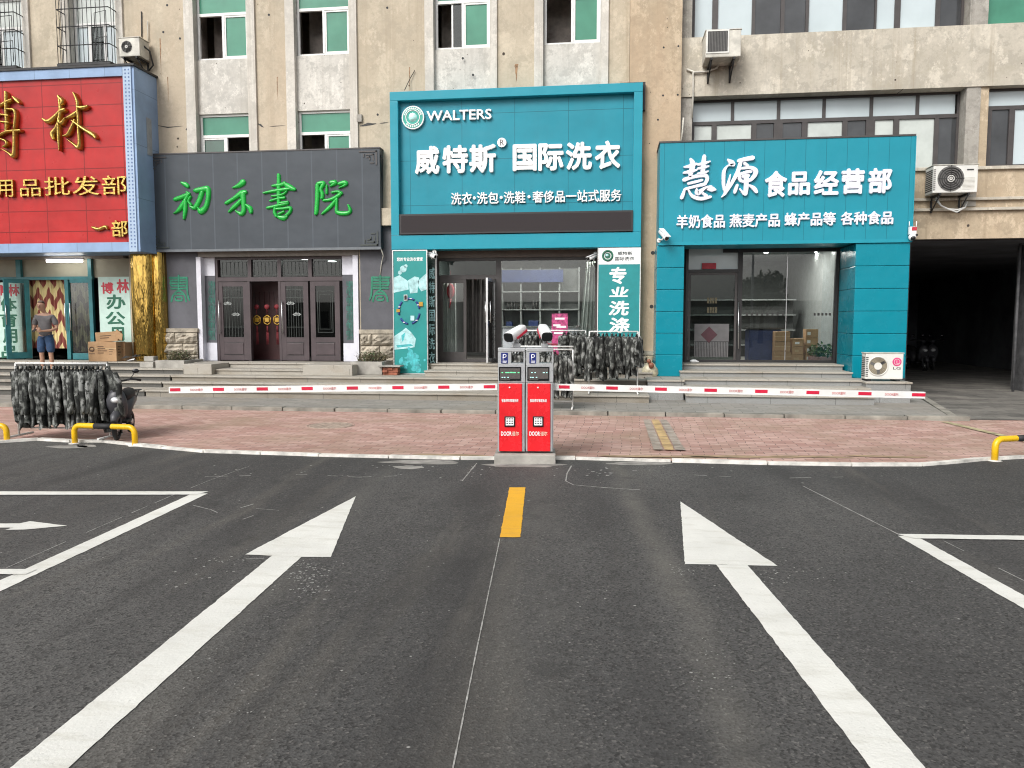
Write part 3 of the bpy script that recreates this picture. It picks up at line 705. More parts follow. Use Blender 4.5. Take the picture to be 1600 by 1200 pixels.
# ================================================================== STEPS
FL = [(.24, 15.2), (.36, 15.85), (.48, 16.2), (.60, 16.75), (.72, 17.4)]      # tread height, front edge
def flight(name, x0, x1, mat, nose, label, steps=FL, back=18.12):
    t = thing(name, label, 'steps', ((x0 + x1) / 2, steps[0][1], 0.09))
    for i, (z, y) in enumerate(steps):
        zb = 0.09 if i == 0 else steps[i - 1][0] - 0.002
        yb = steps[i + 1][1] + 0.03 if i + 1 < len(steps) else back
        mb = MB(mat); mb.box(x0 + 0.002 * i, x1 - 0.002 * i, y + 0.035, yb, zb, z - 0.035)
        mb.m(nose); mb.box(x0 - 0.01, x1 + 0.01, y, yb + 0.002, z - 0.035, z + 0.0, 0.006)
        mb.build('step', t)
    return t
XSPLIT = Q(258, 590, 16.0).x
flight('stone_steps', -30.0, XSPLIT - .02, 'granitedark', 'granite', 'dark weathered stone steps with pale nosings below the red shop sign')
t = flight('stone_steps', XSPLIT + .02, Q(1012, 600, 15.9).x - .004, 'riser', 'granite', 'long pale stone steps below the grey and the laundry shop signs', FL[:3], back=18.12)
def upper(x0, x1, k0, mat='granite', nm='step'):
    for i in range(k0, 5):
        z, y = FL[i]; zb = FL[i - 1][0]; yb = FL[i + 1][1] + 0.03 if i < 4 else 18.12
        mb = MB(mat); mb.box(x0, x1, y + 0.03, yb, zb, z - 0.035); mb.box(x0 - .01, x1 + .01, y, yb + .002, z - .035, z, .006); mb.build(nm, t)
xa, xb = Q(352, 575, 17.2).x, Q(487, 575, 17.2).x
upper(xa, xb, 3)
mb = MB('granite'); xc, xd = Q(290, 575, 16.7).x, Q(552, 575, 16.7).x
mb.box(xc, xa - 0.02, 16.6, 18.11, 0.48, 0.72, 0.012); mb.build('side_block', t)
mb = MB('granite'); mb.box(xb + 0.02, xd, 16.62, 18.11, 0.48, 0.72, 0.012); mb.build('side_block', t)
upper(Q(667, 575, 17.0).x, 0.93, 3)
FF = [(.26, 15.3), (.40, 15.55), (.52, 16.05), (.64, 16.7), (.76, 17.35)]
flight('stone_steps', Q(1068, 600, 15.9).x + .004, Q(1352, 600, 15.9).x - .004, 'granitegrey', 'granite', 'grey stone steps between the two teal pillars of the food shop', FF, 18.12)
# corner plinths of the food shop steps
for nm, px0, px1, lab in (('stone_plinth', 1012, 1068, 'grey granite plinth under the left teal pillar'), ('stone_plinth', 1352, 1422, 'grey granite plinth under the air conditioner beside the driveway')):
    x0, x1 = Q(px0, 600, 15.9).x, Q(px1, 600, 15.9).x
    p = thing(nm, lab, 'plinth', ((x0 + x1) / 2, 17, 0.09))
    mb = MB('granitegrey'); mb.box(x0, x1, 15.85, 18.05, 0.09, 0.47, 0.01); mb.build('block', p)
    mb = MB('granite'); mb.box(x0 - 0.02, x1 + 0.02, 15.82, 18.05, 0.47, 0.505, 0.008); mb.build('cap', p)
    if px0 < 1200: PL = (x0, x1)
    else: PR = (x0, x1)

# ================================================================== LEFT BUILDING
X0, XE = -27.0, Q(981, 300, YW).x
ZTOP = 13.4
SILL3, TR3, TOP3, TOP2, TR2, SILL2 = 8.04, 9.12, 9.78, 6.755, 6.23, 5.05
B = thing('apartment_building', 'tan plastered old building with white framed green windows above three shops', 'building', (-13, 20, 0))
bays = []       # jamb outer left, inner left, inner right, outer right, kind
for q in ((-100, -86, 38, 48, 'g'), (99, 110, 183, 194, 'g'), (291, 306, 388, 401, 'w'), (448, 462, 547, 559, 'w'), (664, 678, 766, 777, 'w'), (835, 849, 939, 951, 'w')):
    bays.append([Q(v, 60 if q[0] < 200 or q[0] > 600 else 120, YW).x for v in q[:4]] + [q[4]])
ZB = 3.40
shopholes = [(Q(-40, 480, YW).x, Q(204, 480, YW).x, 0.0, 3.62), (Q(311, 480, YW).x, Q(562, 480, YW).x, 0.0, 3.45), (Q(680, 480, YW).x, Q(935, 480, YW).x, 0.0, 3.5)]
mb = MB('tan')
mb.wall(X0, XE, 0.0, ZTOP, [(b[0] + .02, b[3] - .02, ZB + 0.3, ZTOP - 0.4) for b in bays] + shopholes, YW, 0.12)
mb.face([(X0, YW, ZTOP), (XE, YW, ZTOP), (XE, 30, ZTOP), (X0, 30, ZTOP)]); mb.face([(X0, YW, 0), (X0, 30, 0), (X0, 30, ZTOP), (X0, YW, ZTOP)])
mb.face([(XE, YW, 3.6), (XE, 30, 3.6), (XE, 30, ZTOP), (XE, YW, ZTOP)]); mb.face([(X0, 30, 0), (XE, 30, 0), (XE, 30, ZTOP), (X0, 30, ZTOP)])
mb.build('wall', B, recalc=False)
def pane(mb, x0, x1, z0, z1, y): mb.box(x0, x1, y, y + 0.008, z0, z1)
def sash_window(x0, x1, z0, zt, z1, Y, kind, flip=False):
    """white plastic window: transom pane over two sliding sashes; parent is the building, panes are its sub-parts"""
    mb = MB('white_pvc'); w = 0.055
    mb.box(x0, x1, Y, Y + 0.07, z0, z0 + w, .004); mb.box(x0, x1, Y, Y + 0.07, z1 - w, z1, .004)
    mb.box(x0, x0 + w, Y + .001, Y + 0.069, z0 + w, z1 - w, .004); mb.box(x1 - w, x1, Y + .001, Y + 0.069, z0 + w, z1 - w, .004)
    mb.box(x0 + w, x1 - w, Y - .006, Y + 0.065, zt - 0.035, zt + 0.035, .004)
    xm = (x0 + x1) / 2
    mb.box(xm - 0.03, xm + 0.03, Y - .004, Y + 0.06, z0 + w, zt - 0.035, .004)
    sx0, sx1 = (xm + 0.03, x1 - w) if not flip else (x0 + w, xm - 0.03)
    for a, b in ((sx0, sx1),):                                   # frame of the shut sash
        mb.box(a, b, Y + 0.005, Y + 0.05, z0 + w, z0 + w + 0.04); mb.box(a, b, Y + 0.005, Y + 0.05, zt - 0.075, zt - 0.035)
        mb.box(a, a + 0.035, Y + .006, Y + .05, z0 + w + .04, zt - .075); mb.box(b - 0.035, b, Y + .006, Y + .05, z0 + w + .04, zt - .075)
    mb.box(x0 - 0.02, x1 + 0.02, Y - 0.05, Y + 0.02, z0 - 0.045, z0, .006)
    fr = mb.build('window', B)
    top = 'greenglassdark' if kind == 'darktop' else 'greenglass'
    mb = MB(top); pane(mb, x0 + w, x1 - w, zt + .035, z1 - w, Y + .03); mb.build('pane', fr)
    mb = MB('greenglass' if kind != 'darkleft' else 'greenglassdark'); pane(mb, sx0, sx1, z0 + w, zt - .035, Y + .028); mb.build('pane', fr)
    ox0, ox1 = (x0 + w, xm - 0.03) if not flip else (xm + 0.03, x1 - w)
    if kind == 'half':
        mb = MB('glass_dark'); pane(mb, ox0 + (ox1 - ox0) * 0.6, ox1, z0 + w, zt - .035, Y + .045); mb.build('pane', fr)
        mb = MB('white_pvc'); mb.box(ox0 + (ox1 - ox0) * .6 - .02, ox0 + (ox1 - ox0) * .6 + .02, Y + .03, Y + .06, z0 + w, zt - .035); mb.build('sash', fr)
    # dim room behind the open sash
    mb = MB('winroom'); mb.box(x0 - .05, x1 + .05, Y + .9, Y + .95, z0 - .2, z1 + .2)
    for (a, b) in ((x0 - .3, x0 - .26), (x1 + .26, x1 + .3)): mb.box(a, b, Y + .1, Y + .95, z0 - .2, z1 + .2)
    mb.box(x0 - .3, x1 + .3, Y + .1, Y + .95, z1 + .1, z1 + .14); mb.box(x0 - .3, x1 + .3, Y + .1, Y + .95, z0 - .34, z0 - .3)
    mb.build('window_room', B)
    return fr
YS = YW + 0.07
for i, (a, b, c, d, kd) in enumerate(bays):
    for (p, q) in ((a, b), (c, d)):
        mb = MB('jamb'); mb.box(p, q, YW - 0.055, YW + 0.14, ZB + 0.3, ZTOP - 0.4, .008); mb.build('pilaster', B)
    holes = [(b + .001, c - .001, SILL3, TOP3)] + [(b + .001, c - .001, SILL2, TOP2)] + [(b + .001, c - .001, 11.4, 13.0)]
    mb = MB('spandrel'); mb.wall(b, c, ZB + 0.3, ZTOP - 0.4, holes, YS, 0.10); mb.build('spandrel', B, recalc=False)
    if kd == 'w':
        f3 = sash_window(b + .01, c - .01, SILL3, TR3, TOP3, YS + 0.06, {5: 'plain', 4: 'half'}.get(i, 'plain'))
        f2 = sash_window(b + .01, c - .01, SILL2, TR2, TOP2, YS + 0.06, 'darkleft' if i == 2 else 'plain', flip=(i == 2))
        sash_window(b + .01, c - .01, 11.4, 12.4, 13.0, YS + 0.06, 'plain')
    else:
        x0, x1, z0, z1 = b + .01, c - .01, SILL3, TOP3
        mb = MB('white_pvc'); Y = YS + .08
        for q in (x0, x1 - .06): mb.box(q, q + .06, Y, Y + .07, z0, z1)
        n3 = 3
        mb.box(x0 + .06, x1 - .06, Y + .001, Y + .069, z0, z0 + .06); mb.box(x0 + .06, x1 - .06, Y + .001, Y + .069, z1 - .06, z1); mb.box(x0 + .06, x1 - .06, Y - .004, Y + .066, 9.0, 9.09)
        for k in (1, 2): xx = x0 + (x1 - x0) * k / 3; mb.box(xx - .035, xx + .035, Y + .002, Y + .068, z0 + .06, 9.0)
        fr = mb.build('window', B)
        for k in range(3):
            xa_, xb_ = x0 + (x1 - x0) * k / 3 + .03, x0 + (x1 - x0) * (k + 1) / 3 - .03
            mb = MB('paleglass' if k != 1 else 'glass_dark'); pane(mb, xa_, xb_, z0 + .06, 9.0, Y + .03); mb.build('pane', fr)
        mb = MB('paleglass2'); pane(mb, x0 + .06, x1 - .06, 9.09, z1 - .06, Y + .03); mb.build('pane', fr)
        mb = MB('dark'); mb.box(x0 - .05, x1 + .05, Y + 1.2, Y + 1.25, z0 - .2, z1 + .2); mb.build('window_room', B)
        mb = MB('spandrel'); mb.box(x0, x1, YS + .04, YS + .2, SILL2, TOP2); mb.build('blocked_window', B)
        # burglar cage standing off the window
        gx0, gx1, gy0, gy1, gz0, gz1 = b - .10, c + .02, YW - .34, YW - .04, SILL3 - .07, 9.95
        mb = MB('iron')
        k = 0; xx = gx0
        while xx <= gx1 + .01: mb.tube([(xx, gy0, gz0), (xx, gy0, gz1)], .0085, 5); xx += .115
        for zz in (gz0, gz0 + .42, gz0 + .86, gz0 + 1.28, gz1):
            mb.tube([(gx0, gy1, zz), (gx0, gy0, zz), (gx1, gy0, zz), (gx1, gy1, zz)], .013, 5)
        for yy in (gy0 + .1, gy0 + .2):
            mb.tube([(gx0, yy, gz0), (gx0, yy, gz1)], .0085, 5); mb.tube([(gx1, yy, gz0), (gx1, yy, gz1)], .0085, 5)
        for zz in (gz0 + .1, gz0 + .7, ): mb.tube([(gx0 + 1.0, gy0 - .005, zz), (gx0 + 1.0, gy0 - .005, zz + .45), (gx1 - .06, gy0 - .005, zz + .5), (gx1 - .06, gy0 - .005, zz)], .01, 5)
        mb.box(gx0 - .02, gx1 + .02, gy0 - .02, gy1, gz0 - .06, gz0 - .01)
        mb.build('window_grille', B)
# construction joint and cracks
mb = MB('ac_dark')
def crack(pts, w):
    P = [Q(a, b, YW - 0.004) for a, b in pts]
    up = []; dn = []
    for i, p in enumerate(P):
        k = 0.15 if i in (0, len(P) - 1) else rnd.uniform(.5, 1.3)
        up.append(p + Vector((0, 0, w * k))); dn.append(p - Vector((0, 0, w * k)))
    for i in range(len(P) - 1): mb.face([dn[i], dn[i + 1], up[i + 1], up[i]])
crack([(402, 193), (408, 196), (412, 199)], .03); crack([(421, 198), (430, 197), (446, 196)], .012)
crack([(562, 197), (568, 196), (575, 194), (582, 194), (588, 193)], .03); crack([(593, 193), (600, 192), (607, 191)], .018)
crack([(240, 195), (262, 199), (286, 197)], .012); crack([(290, 203), (294, 200), (297, 203)], .05); crack([(455, 186), (458, 190), (463, 190)], .014)
mb.build('wall_crack', B, recalc=False)
mb = MB('oldgrey'); z = 6.42
mb.box(bays[3][3] - .02, bays[3][3] + .10, YW - .07, YW - .002, z, z + .17); mb.build('patch', B)
mb = MB('iron')
for (px, py) in ((420, 23), (590, 179), (605, 12), (261, 8), (255, 50), (281, 60), (723, 91), (739, 117), (624, 150)):
    p = Q(px, py, YW - .006); mb.cyl(p, .028, .012, 'Y', 9)
mb.build('wall_hole', B)

mb = MB('iron'); mb.tube([Q(221, 18, YW - .02), Q(221.5, 58, YW - .02)], .012, 5); mb.build('wall_rod', B)
M['rust'] = simple('rust_stain', (0.33, 0.20, 0.115), 0.95, var=.4, scale=14)
for (px, py, w, h_) in ((807, 100, 3.0, 26), (250, 60, 1.2, 60), (262, 120, 1.0, 40), (1004, 158, 1.5, 20), (640, 105, 1.0, 40), (433, 120, 1.0, 36)):
    p = Q(px, py, YW - .003); hh = h_ / FPX * YW; ww = w / FPX * YW; pts = []
    for k in range(9): pts.append(p + Vector((-ww * (1 - k / 9) * rnd.uniform(.6, 1.2), 0, -hh * k / 8)))
    for k in range(9): pts.append(p + Vector((ww * (k / 9) * rnd.uniform(.6, 1.2), 0, -hh * (8 - k) / 8)))
    if px != 1004:
        mb = MB('rust'); mb.face(pts); mb.build('rust_stain', B, recalc=False)
# grey plaster panels with stone base, either side of the grey shop
def stone_base(px0, px1, py0, py1, nm='stone_base', Y=None):
    Y = (YW - .10) if Y is None else Y
    x0, x1, z0, z1 = rect(px0, py0, px1, py1, Y)
    z0 = min(z0, 0.6)
    mb = MB('rubble'); rows = 3; cap = .10
    mb.box(x0 - .02, x1 + .02, Y - .03, YW, z1 - cap, z1, .01)
    hr = (z1 - cap - z0) / rows
    for r_ in range(rows):
        cuts = [x0] + [x0 + (x1 - x0) * (f + (.12 if r_ % 2 else -.1)) for f in (0.45,)] + [x1]
        for a, b in zip(cuts, cuts[1:]):
            nx, nz = 7, 5
            vv = [[mb.bm.verts.new((a + .008 + (b - a - .016) * i / nx, Y - (0 if i in (0, nx) or j in (0, nz) else .035 + .075 * (noise.noise((a + i * .7, r_ * 3.1 + j * .7, 2.2)) + .3)), z0 + hr * r_ + .008 + (hr - .016) * j / nz)) for i in range(nx + 1)] for j in range(nz + 1)]
            for j in range(nz):
                for i in range(nx): mb.f([vv[j][i], vv[j][i + 1], vv[j + 1][i + 1], vv[j + 1][i]])
    mb.m('soil'); mb.box(x0, x1, Y + .012, YW - .001, z0, z1 - cap - .002)
    return mb.build(nm, B)
def grey_panel(px0, px1, py0, py1):
    x0, x1, z0, z1 = rect(px0, py0, px1, py1, YW - .03)
    mb = MB('greywall'); mb.box(x0, x1, YW - .03, YW - .001, z0, z1); return mb.build('grey_panel', B)
grey_panel(253, 310, 392, 514); grey_panel(563, 616, 345, 516)
stone_base(255, 309, 513, 566); stone_base(563, 616, 515, 578)
x0, x1, z0, z1 = rect(563, 515, 616, 600, YW - .05)
SEAL = [[(850, 278, 14), (1025, 278, 14)], [(870, 305, 12), (1010, 305, 12)], [(855, 332, 12), (1020, 332, 12)], [(870, 358, 12), (1010, 358, 12)], [(865, 385, 12), (1015, 385, 12)],
        [(942, 255, 12), (942, 400, 12)], [(1024, 280, 13), (1026, 380, 13), (1032, 450, 13), (1048, 500, 10)], [(860, 300, 10), (866, 360, 10)],
        [(870, 512, 14), (882, 460, 13), (915, 420, 13), (942, 408, 13), (975, 420, 13), (1005, 460, 13), (1015, 512, 14)], [(900, 440, 11), (990, 440, 11)],
        [(915, 470, 11), (970, 470, 11), (972, 500, 11), (915, 500, 11), (914, 470, 11)]]
mb = MB('green_paint'); mb.strokes(SEAL, 130, 390, 6.314, YW - .036, .005, False, 1.55); mb.build('painted_character', B)
SEAL2 = [[(a - 850, b - 255, c) for a, b, c in st] for st in SEAL]
SEAL2 = [[(195 - a, b, c) for a, b, c in st] for st in SEAL2]
mb = MB('green_paint'); mb.strokes(SEAL2, 578, 430, 6.314, YW - .036, .005, False, 1.55); mb.build('painted_character', B)
# brackets and grey lintel strip beside the laundry
mb = MB('tan'); x0, x1, z0, z1 = rect(596, 325, 612, 352, YW - .2); mb.box(x0, x1, YW - .2, YW, z0, z1); mb.build('wall_ledge', B)

# rooms behind the shop fronts
def room(x0, x1, z0, z1, y0, y1, wallm, floorm='floor_tile'):
    mb = MB(wallm)
    mb.face([(x0, y1, z0), (x1, y1, z0), (x1, y1, z1), (x0, y1, z1)])
    mb.face([(x0, y0, z0), (x0, y1, z0), (x0, y1, z1), (x0, y0, z1)]); mb.face([(x1, y1, z0), (x1, y0, z0), (x1, y0, z1), (x1, y1, z1)])
    mb.face([(x0, y1, z1), (x1, y1, z1), (x1, y0, z1), (x0, y0, z1)])
    mb.m(floorm); mb.face([(x0, y0, z0), (x1, y0, z0), (x1, y1, z0), (x0, y1, z0)])
    return mb
# ================================================================== RIGHT BUILDING
RB = thing('concrete_building', 'weathered concrete building with dark framed ribbon windows and an open dark driveway', 'building', (9, 20, 0))
XP0, XP1 = XE + .004, Q(1065, 100, 17.85).x
mb = MB('pier'); mb.box(XP0, XP1, 17.85, 19.5, 0.05, ZTOP); mb.build('pier', RB)
XR = 27.0; ZB0, ZB1 = 6.74, 8.03; XPA0, XPA1 = Q(1509, 200, YW).x, Q(1545, 200, YW).x
XDL, XDR = Q(1424, 420, YW).x, Q(1594, 420, YW).x
mb = MB('beam'); mb.box(XP1 + .003, XR, YW, YW + .5, ZB0, ZB1); mb.build('beam', RB)
mb = MB('beam'); mb.box(XP1 + .003, XR, YW, YW + .5, 10.0, 11.3); mb.box(XP1 + .003, XR, YW + .02, YW + .5, 12.6, ZTOP); mb.build('beam', RB)
mb = MB('oldgrey'); mb.box(XPA0, XPA0 + (XPA1 - XPA0) * .62, YW + .03, YW + .6, 4.2, ZB0); mb.build('grey_pier', RB); mb = MB('oldgrey'); mb.box(XPA0, XPA0 + (XPA1 - XPA0) * .78, YW + .03, YW + .6, ZB1, 10.0); mb.build('grey_pier', RB); mb = MB('oldgrey')
mb.box(XP1 + .003, XP1 + .28, YW + .04, YW + .6, 4.4, ZB0); mb.build('grey_pier', RB); mb = MB('oldgrey'); mb.box(XP1 + .003, XP1 + .24, YW + .04, YW + .6, ZB1, 10.0); mb.build('grey_pier', RB)
mb = MB('pier'); mb.box(XPA0 + (XPA1 - XPA0) * .62 + .003, XPA1, YW + .06, YW + .6, 4.2, ZB0); mb.build('grey_pier', RB)
ZS = Q(1445, 264, YW).z; ZL1, ZL2 = Q(1500, 311, YW).z, Q(1500, 327, YW).z; ZD = 3.505
mb = MB('pier'); mb.wall(XP1, XR, ZD, ZS, [(XP1 + .2, XDL - .1, 3.3, 3.55)], YW + .05, .4)
mb.build('lower_wall', RB, recalc=False)
mb = MB('beam')
for zz in (ZL1, ZL2): mb.box(XDL - .3, XR, YW - .03, YW + .049, zz - .03, zz + .03, .008)
mb.box(XDL - .6, XR, YW - .02, YW + .3, ZS - .04, ZS + .03, .008)
mb.build('ledge', RB)
# driveway tunnel: side walls, ceiling, back
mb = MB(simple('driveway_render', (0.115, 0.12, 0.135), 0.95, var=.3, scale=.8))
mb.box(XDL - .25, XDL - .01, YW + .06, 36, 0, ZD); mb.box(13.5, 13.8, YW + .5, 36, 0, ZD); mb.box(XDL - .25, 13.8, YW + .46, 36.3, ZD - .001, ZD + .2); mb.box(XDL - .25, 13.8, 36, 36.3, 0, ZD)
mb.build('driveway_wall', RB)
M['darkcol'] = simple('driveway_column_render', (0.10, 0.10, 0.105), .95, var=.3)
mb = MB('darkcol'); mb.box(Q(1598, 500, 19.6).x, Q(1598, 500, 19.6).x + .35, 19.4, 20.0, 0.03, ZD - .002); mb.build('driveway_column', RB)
mb = MB('darkcol'); q = Q(1590, 500, 19.3).x; mb.tube([(q, 19.35, 0.05), (q, 19.35, ZD)], .03); mb.build('drain_pipe', RB)
mb = MB('beam'); mb.box(13.8, XR, YW + .06, YW + .3, 0, ZD); mb.face([(XP1, 30, 3.7), (XR, 30, 3.7), (XR, 30, ZTOP), (XP1, 30, ZTOP)]); mb.face([(XP0, YW + .4, ZTOP), (XR, YW + .4, ZTOP), (XR, 30, ZTOP), (XP0, 30, ZTOP)]); mb.face([(XR, YW, 0), (XR, 30, 0), (XR, 30, ZTOP), (XR, YW, ZTOP)])
mb.build('wall', RB)
def ribbon(Y, zs, zt, z1, xs0, xs1, tverts, panes, open_top=False):
    """one dark framed ribbon window: list of panes (px0, px1, material) for the lower row, transom splits above"""
    mb = MB('bronze'); w = .05
    mb.box(xs0, xs1, Y, Y + .09, zs, zs + w); mb.box(xs0, xs1, Y, Y + .09, z1 - w, z1)
    if zt: mb.box(xs0, xs1, Y - .004, Y + .094, zt - .04, zt + .04)
    ztl = zt - .04 if zt else z1 - w
    for x in (xs0, xs1 - w): mb.box(x, x + w, Y + .001, Y + .089, zs + w, z1 - w)
    if zt:
        for px in tverts: x = Q(px, 165, Y).x; mb.box(x - .035, x + .035, Y + .002, Y + .088, zt + .04, z1 - w)
    cuts = []
    for (p0, p1, mt) in panes:
        a, b = Q(p0, 200 if zt else 20, Y).x, Q(p1, 200 if zt else 20, Y).x; cuts.append((a, b, mt))
    prev = xs0 + w
    for a, b, mt in cuts:
        if a - prev > .02: mb.box(prev + .001, a - .001, Y - .003, Y + .085, zs + w, ztl)
        prev = b
    if xs1 - w - prev > .02: mb.box(prev, xs1 - w, Y - .003, Y + .085, zs + w, ztl)
    fr = mb.build('window', RB)
    for a, b, mt in cuts:
        mb = MB(mt); mb.box(a, b, Y + .035, Y + .045, zs + w, ztl); mb.build('pane', fr)
    if zt:
        tv = [xs0 + w] + [Q(px, 165, Y).x for px in tverts] + [xs1 - w]
        for i, (a, b) in enumerate(zip(tv, tv[1:])):
            mb = MB('paleglass'); mb.box(a + .036 if i else a, b - .036, Y + .03, Y + .04, zt + .04, z1 - w); mb.build('pane', fr)
    return fr
YR = YW + .34
xr0 = XP1 + .28; xr1 = XPA0 - .003
ztl = Q(1290, 187, YR).z
ribbon(YR, ZS, ztl, ZB0 - .001, xr0, xr1, (1145, 1217, 1288, 1362, 1434), [(1085, 1112, 'paleglass2'), (1120, 1174, 'paleglass2'), (1182, 1209, 'darkglass'), (1223, 1253, 'darkglass'), (1262, 1316, 'paleglass2'), (1324, 1353, 'darkglass'), (1367, 1396, 'paleglass2'), (1405, 1460, 'paleglass2'), (1467, 1504, 'darkglass')])
ribbon(YR, ZB1 + .001, None, 9.99, xr0 - .04, xr1, (), [(1086, 1113, 'paleglass'), (1122, 1175, 'paleglass'), (1180, 1220, 'darkglass'), (1226, 1259, 'darkglass'), (1264, 1317, 'paleglass'), (1323, 1367, 'darkglass'), (1370, 1398, 'paleglass'), (1407, 1462, 'paleglass'), (1469, 1504, 'darkglass')])
ribbon(YR - .1, Q(1570, 262, YR).z, Q(1570, 170, YR).z, ZB0 - .001, XPA1 + .01, XPA1 + 3.4, (), [(1549, 1576, 'darkglass'), (1585, 1650, 'paleglass'), (1660, 1740, 'darkglass')])
mb = MB(simple('etched_lower_pane', (0.30, 0.34, 0.37), 0.2, var=0.4, scale=3)); mb.box(XPA1 + .01, XPA1 + 3.4, YR - .08, YR, ZS - .42, ZS + .0); mb.build('lower_pane', RB)
mb = MB('greenglass'); mb.box(Q(1539, 20, YR).x, XR, YR, YR + .1, ZB1 + .002, 9.998); mb.build('green_pane', RB)
mb = MB('darkglass'); mb.box(XPA1 + 3.5, XR, YR, YR + .1, ZS, ZB0 - .002); mb.box(xr0, XR, YR, YR + .1, 11.3, 12.6); mb.build('upper_pane', RB)
mb = MB('dark'); mb.box(xr0, XR, YR + .15, YR + .2, ZS - .2, 12.8); mb.build('window_room', RB)
# stone base of the pier between the two teal shops
B0 = B; B = RB
stone_base(1000, 1029, 548, 590, Y=17.80)
B = B0
mb = MB('soil'); mb.box(Q(1004, 590, 17.6).x, PL[0] - .01, 16.6, 17.6, .47, .50); mb.build('soil_bed', RB)
mb = MB('iron')
for (px, py) in ((1005, 145), (1004, 155), (1003, 168), (1037, 74), (1060, 72), (1036, 149), (1059, 148), (1028, 187), (1018, 479), (1020, 395)):
    p = Q(px, py, 17.85 - .006); mb.cyl(p, .022 if py < 300 else .045, .012, 'Y', 9)
mb.build('wall_hole', RB)

# ================================================================== SHOP SIGNS
# --- red sign
YF = 17.18
x0, x1, z0, z1 = rect(-190, 111, 214, 394, YF)
x1 = Q(216, 300, YF).x; z0 = Q(150, 394, YF).z; z1 = Q(190, 104, YF).z
SR = thing('shop_sign', 'large red tiled shop sign with raised gold characters and pale blue trim', 'sign', ((x0 + x1) / 2, YF, z0))
tw = Q(215, 250, YF).x - Q(198, 250, YF).x
zt_, zb_ = Q(190, 119, YF).z, Q(150, 379, YF).z
mb = MB('red_sign'); mb.box(x0, x1 - tw, YF + .03, YW - .002, zb_, zt_); mb.build('panel', SR)
mb = MB('blue_trim'); mb.box(x0, x1 - tw - .002, YF - .03, YW - .002, zt_ + .001, z1); mb.box(x0, x1 - tw - .002, YF - .02, YW - .002, z0, zb_ - .001)
mb.box(x1 - tw, x1, YF + .001, YW - .002, z0, z1); mb.build('trim', SR)
mb = MB('blue_perf'); mb.box(x1 - tw + .01, x1 - .06, YF - .03, YF, z0, z1 - .003)
mb.m(simple('punched_hole', (0.10, 0.16, 0.33), 0.6))
z = z0 + .1
while z < z1 - .1:
    for k in range(2):
        xx = x1 - tw + .06 + k * .085; mb.box(xx, xx + .035, YF - .033, YF - .029, z, z + .035)
    z += .085
mb.build('perforated_strip', SR)
mb = MB('iron'); mb.box(x0 - .05, x1 + .04, YF - .06, YW - .002, z1 + .001, z1 + .05); mb.build('roof_flashing', SR)
mb = MB('greypave'); mb.m(simple('vent_grille', (0.30, 0.33, 0.36), 0.6)); mb.box(x1 + .001, x1 + .012, YF + .42, YF + .62, Q(230, 235, YF).z, Q(230, 175, YF).z); mb.build('vent_grille', SR)
LIN = [[(900, 100, 50), (920, 250, 62), (915, 380, 60), (892, 520, 52), (893, 700, 55), (905, 850, 40), (915, 950, 15)], [(900, 110, 50), (950, 170, 70), (940, 220, 50)],
       [(650, 450, 30), (730, 490, 85), (850, 400, 70), (920, 330, 70), (985, 305, 70)], [(900, 490, 50), (850, 600, 60), (790, 680, 85), (820, 770, 45)], [(895, 440, 30), (930, 520, 70), (1000, 445, 30)],
       [(1140, 50, 40), (1190, 180, 66), (1195, 300, 50), (1208, 450, 50), (1210, 600, 50), (1222, 800, 60), (1205, 900, 75), (1140, 850, 40), (1045, 775, 15)],
       [(1035, 435, 40), (1130, 385, 85), (1200, 330, 50)], [(1205, 270, 60), (1270, 275, 80), (1345, 255, 55)], [(1150, 470, 40), (1095, 590, 60), (1040, 690, 60), (975, 720, 30)],
       [(1110, 480, 35), (1190, 540, 55), (1300, 620, 66), (1430, 700, 85), (1480, 750, 50)]]
BO = [[(70, 45, 75), (72, 300, 56), (78, 480, 56), (75, 640, 46)], [(-40, 250, 50), (70, 190, 62), (160, 150, 50)], [(185, 100, 20), (235, 160, 80), (285, 205, 45)],
      [(90, 300, 40), (195, 308, 56), (222, 400, 56), (205, 600, 50)], [(-20, 380, 40), (110, 400, 50)], [(0, 495, 50), (120, 510, 50)], [(-60, 730, 40), (90, 650, 52), (300, 632, 60)],
      [(200, 640, 60), (200, 850, 60), (182, 1030, 80), (110, 980, 40), (10, 920, 15)], [(-10, 765, 40), (70, 795, 50), (85, 850, 45), (35, 885, 40)], [(-150, 420, 60), (-60, 380, 60)], [(-110, 120, 60), (-105, 900, 55)]]
mb = MB('gold'); mb.strokes(LIN, 0, 140, 10, YF - .10, .13, True, 1.1); mb.build('shop_name_lettering', SR); mb = MB('gold'); mb.strokes(BO, 0, 140, 10, YF - .10, .13); mb.build('shop_name_lettering', SR); mb = MB('gold')
for ch, a, b, c, d in (('用', -4, 281, 20, 308), ('品', 31, 280, 63, 307), ('批', 69, 276, 109, 305), ('发', 113, 275, 154, 305), ('部', 159, 274, 197, 304)):
    mb.text(ch, a, b, c, d, YF - .05, .08, .0)
mb.build('goods_lettering', SR); mb = MB('gold'); mb.strokes([[(1095, 725, 40), (1160, 745, 50), (1240, 715, 45), (1265, 740, 30)]], 0, 260, 7.619, YF - .06, .09)
mb.text('部', 174, 344, 199, 370, YF - .05, .08, .012)
mb.build('lettering', SR)
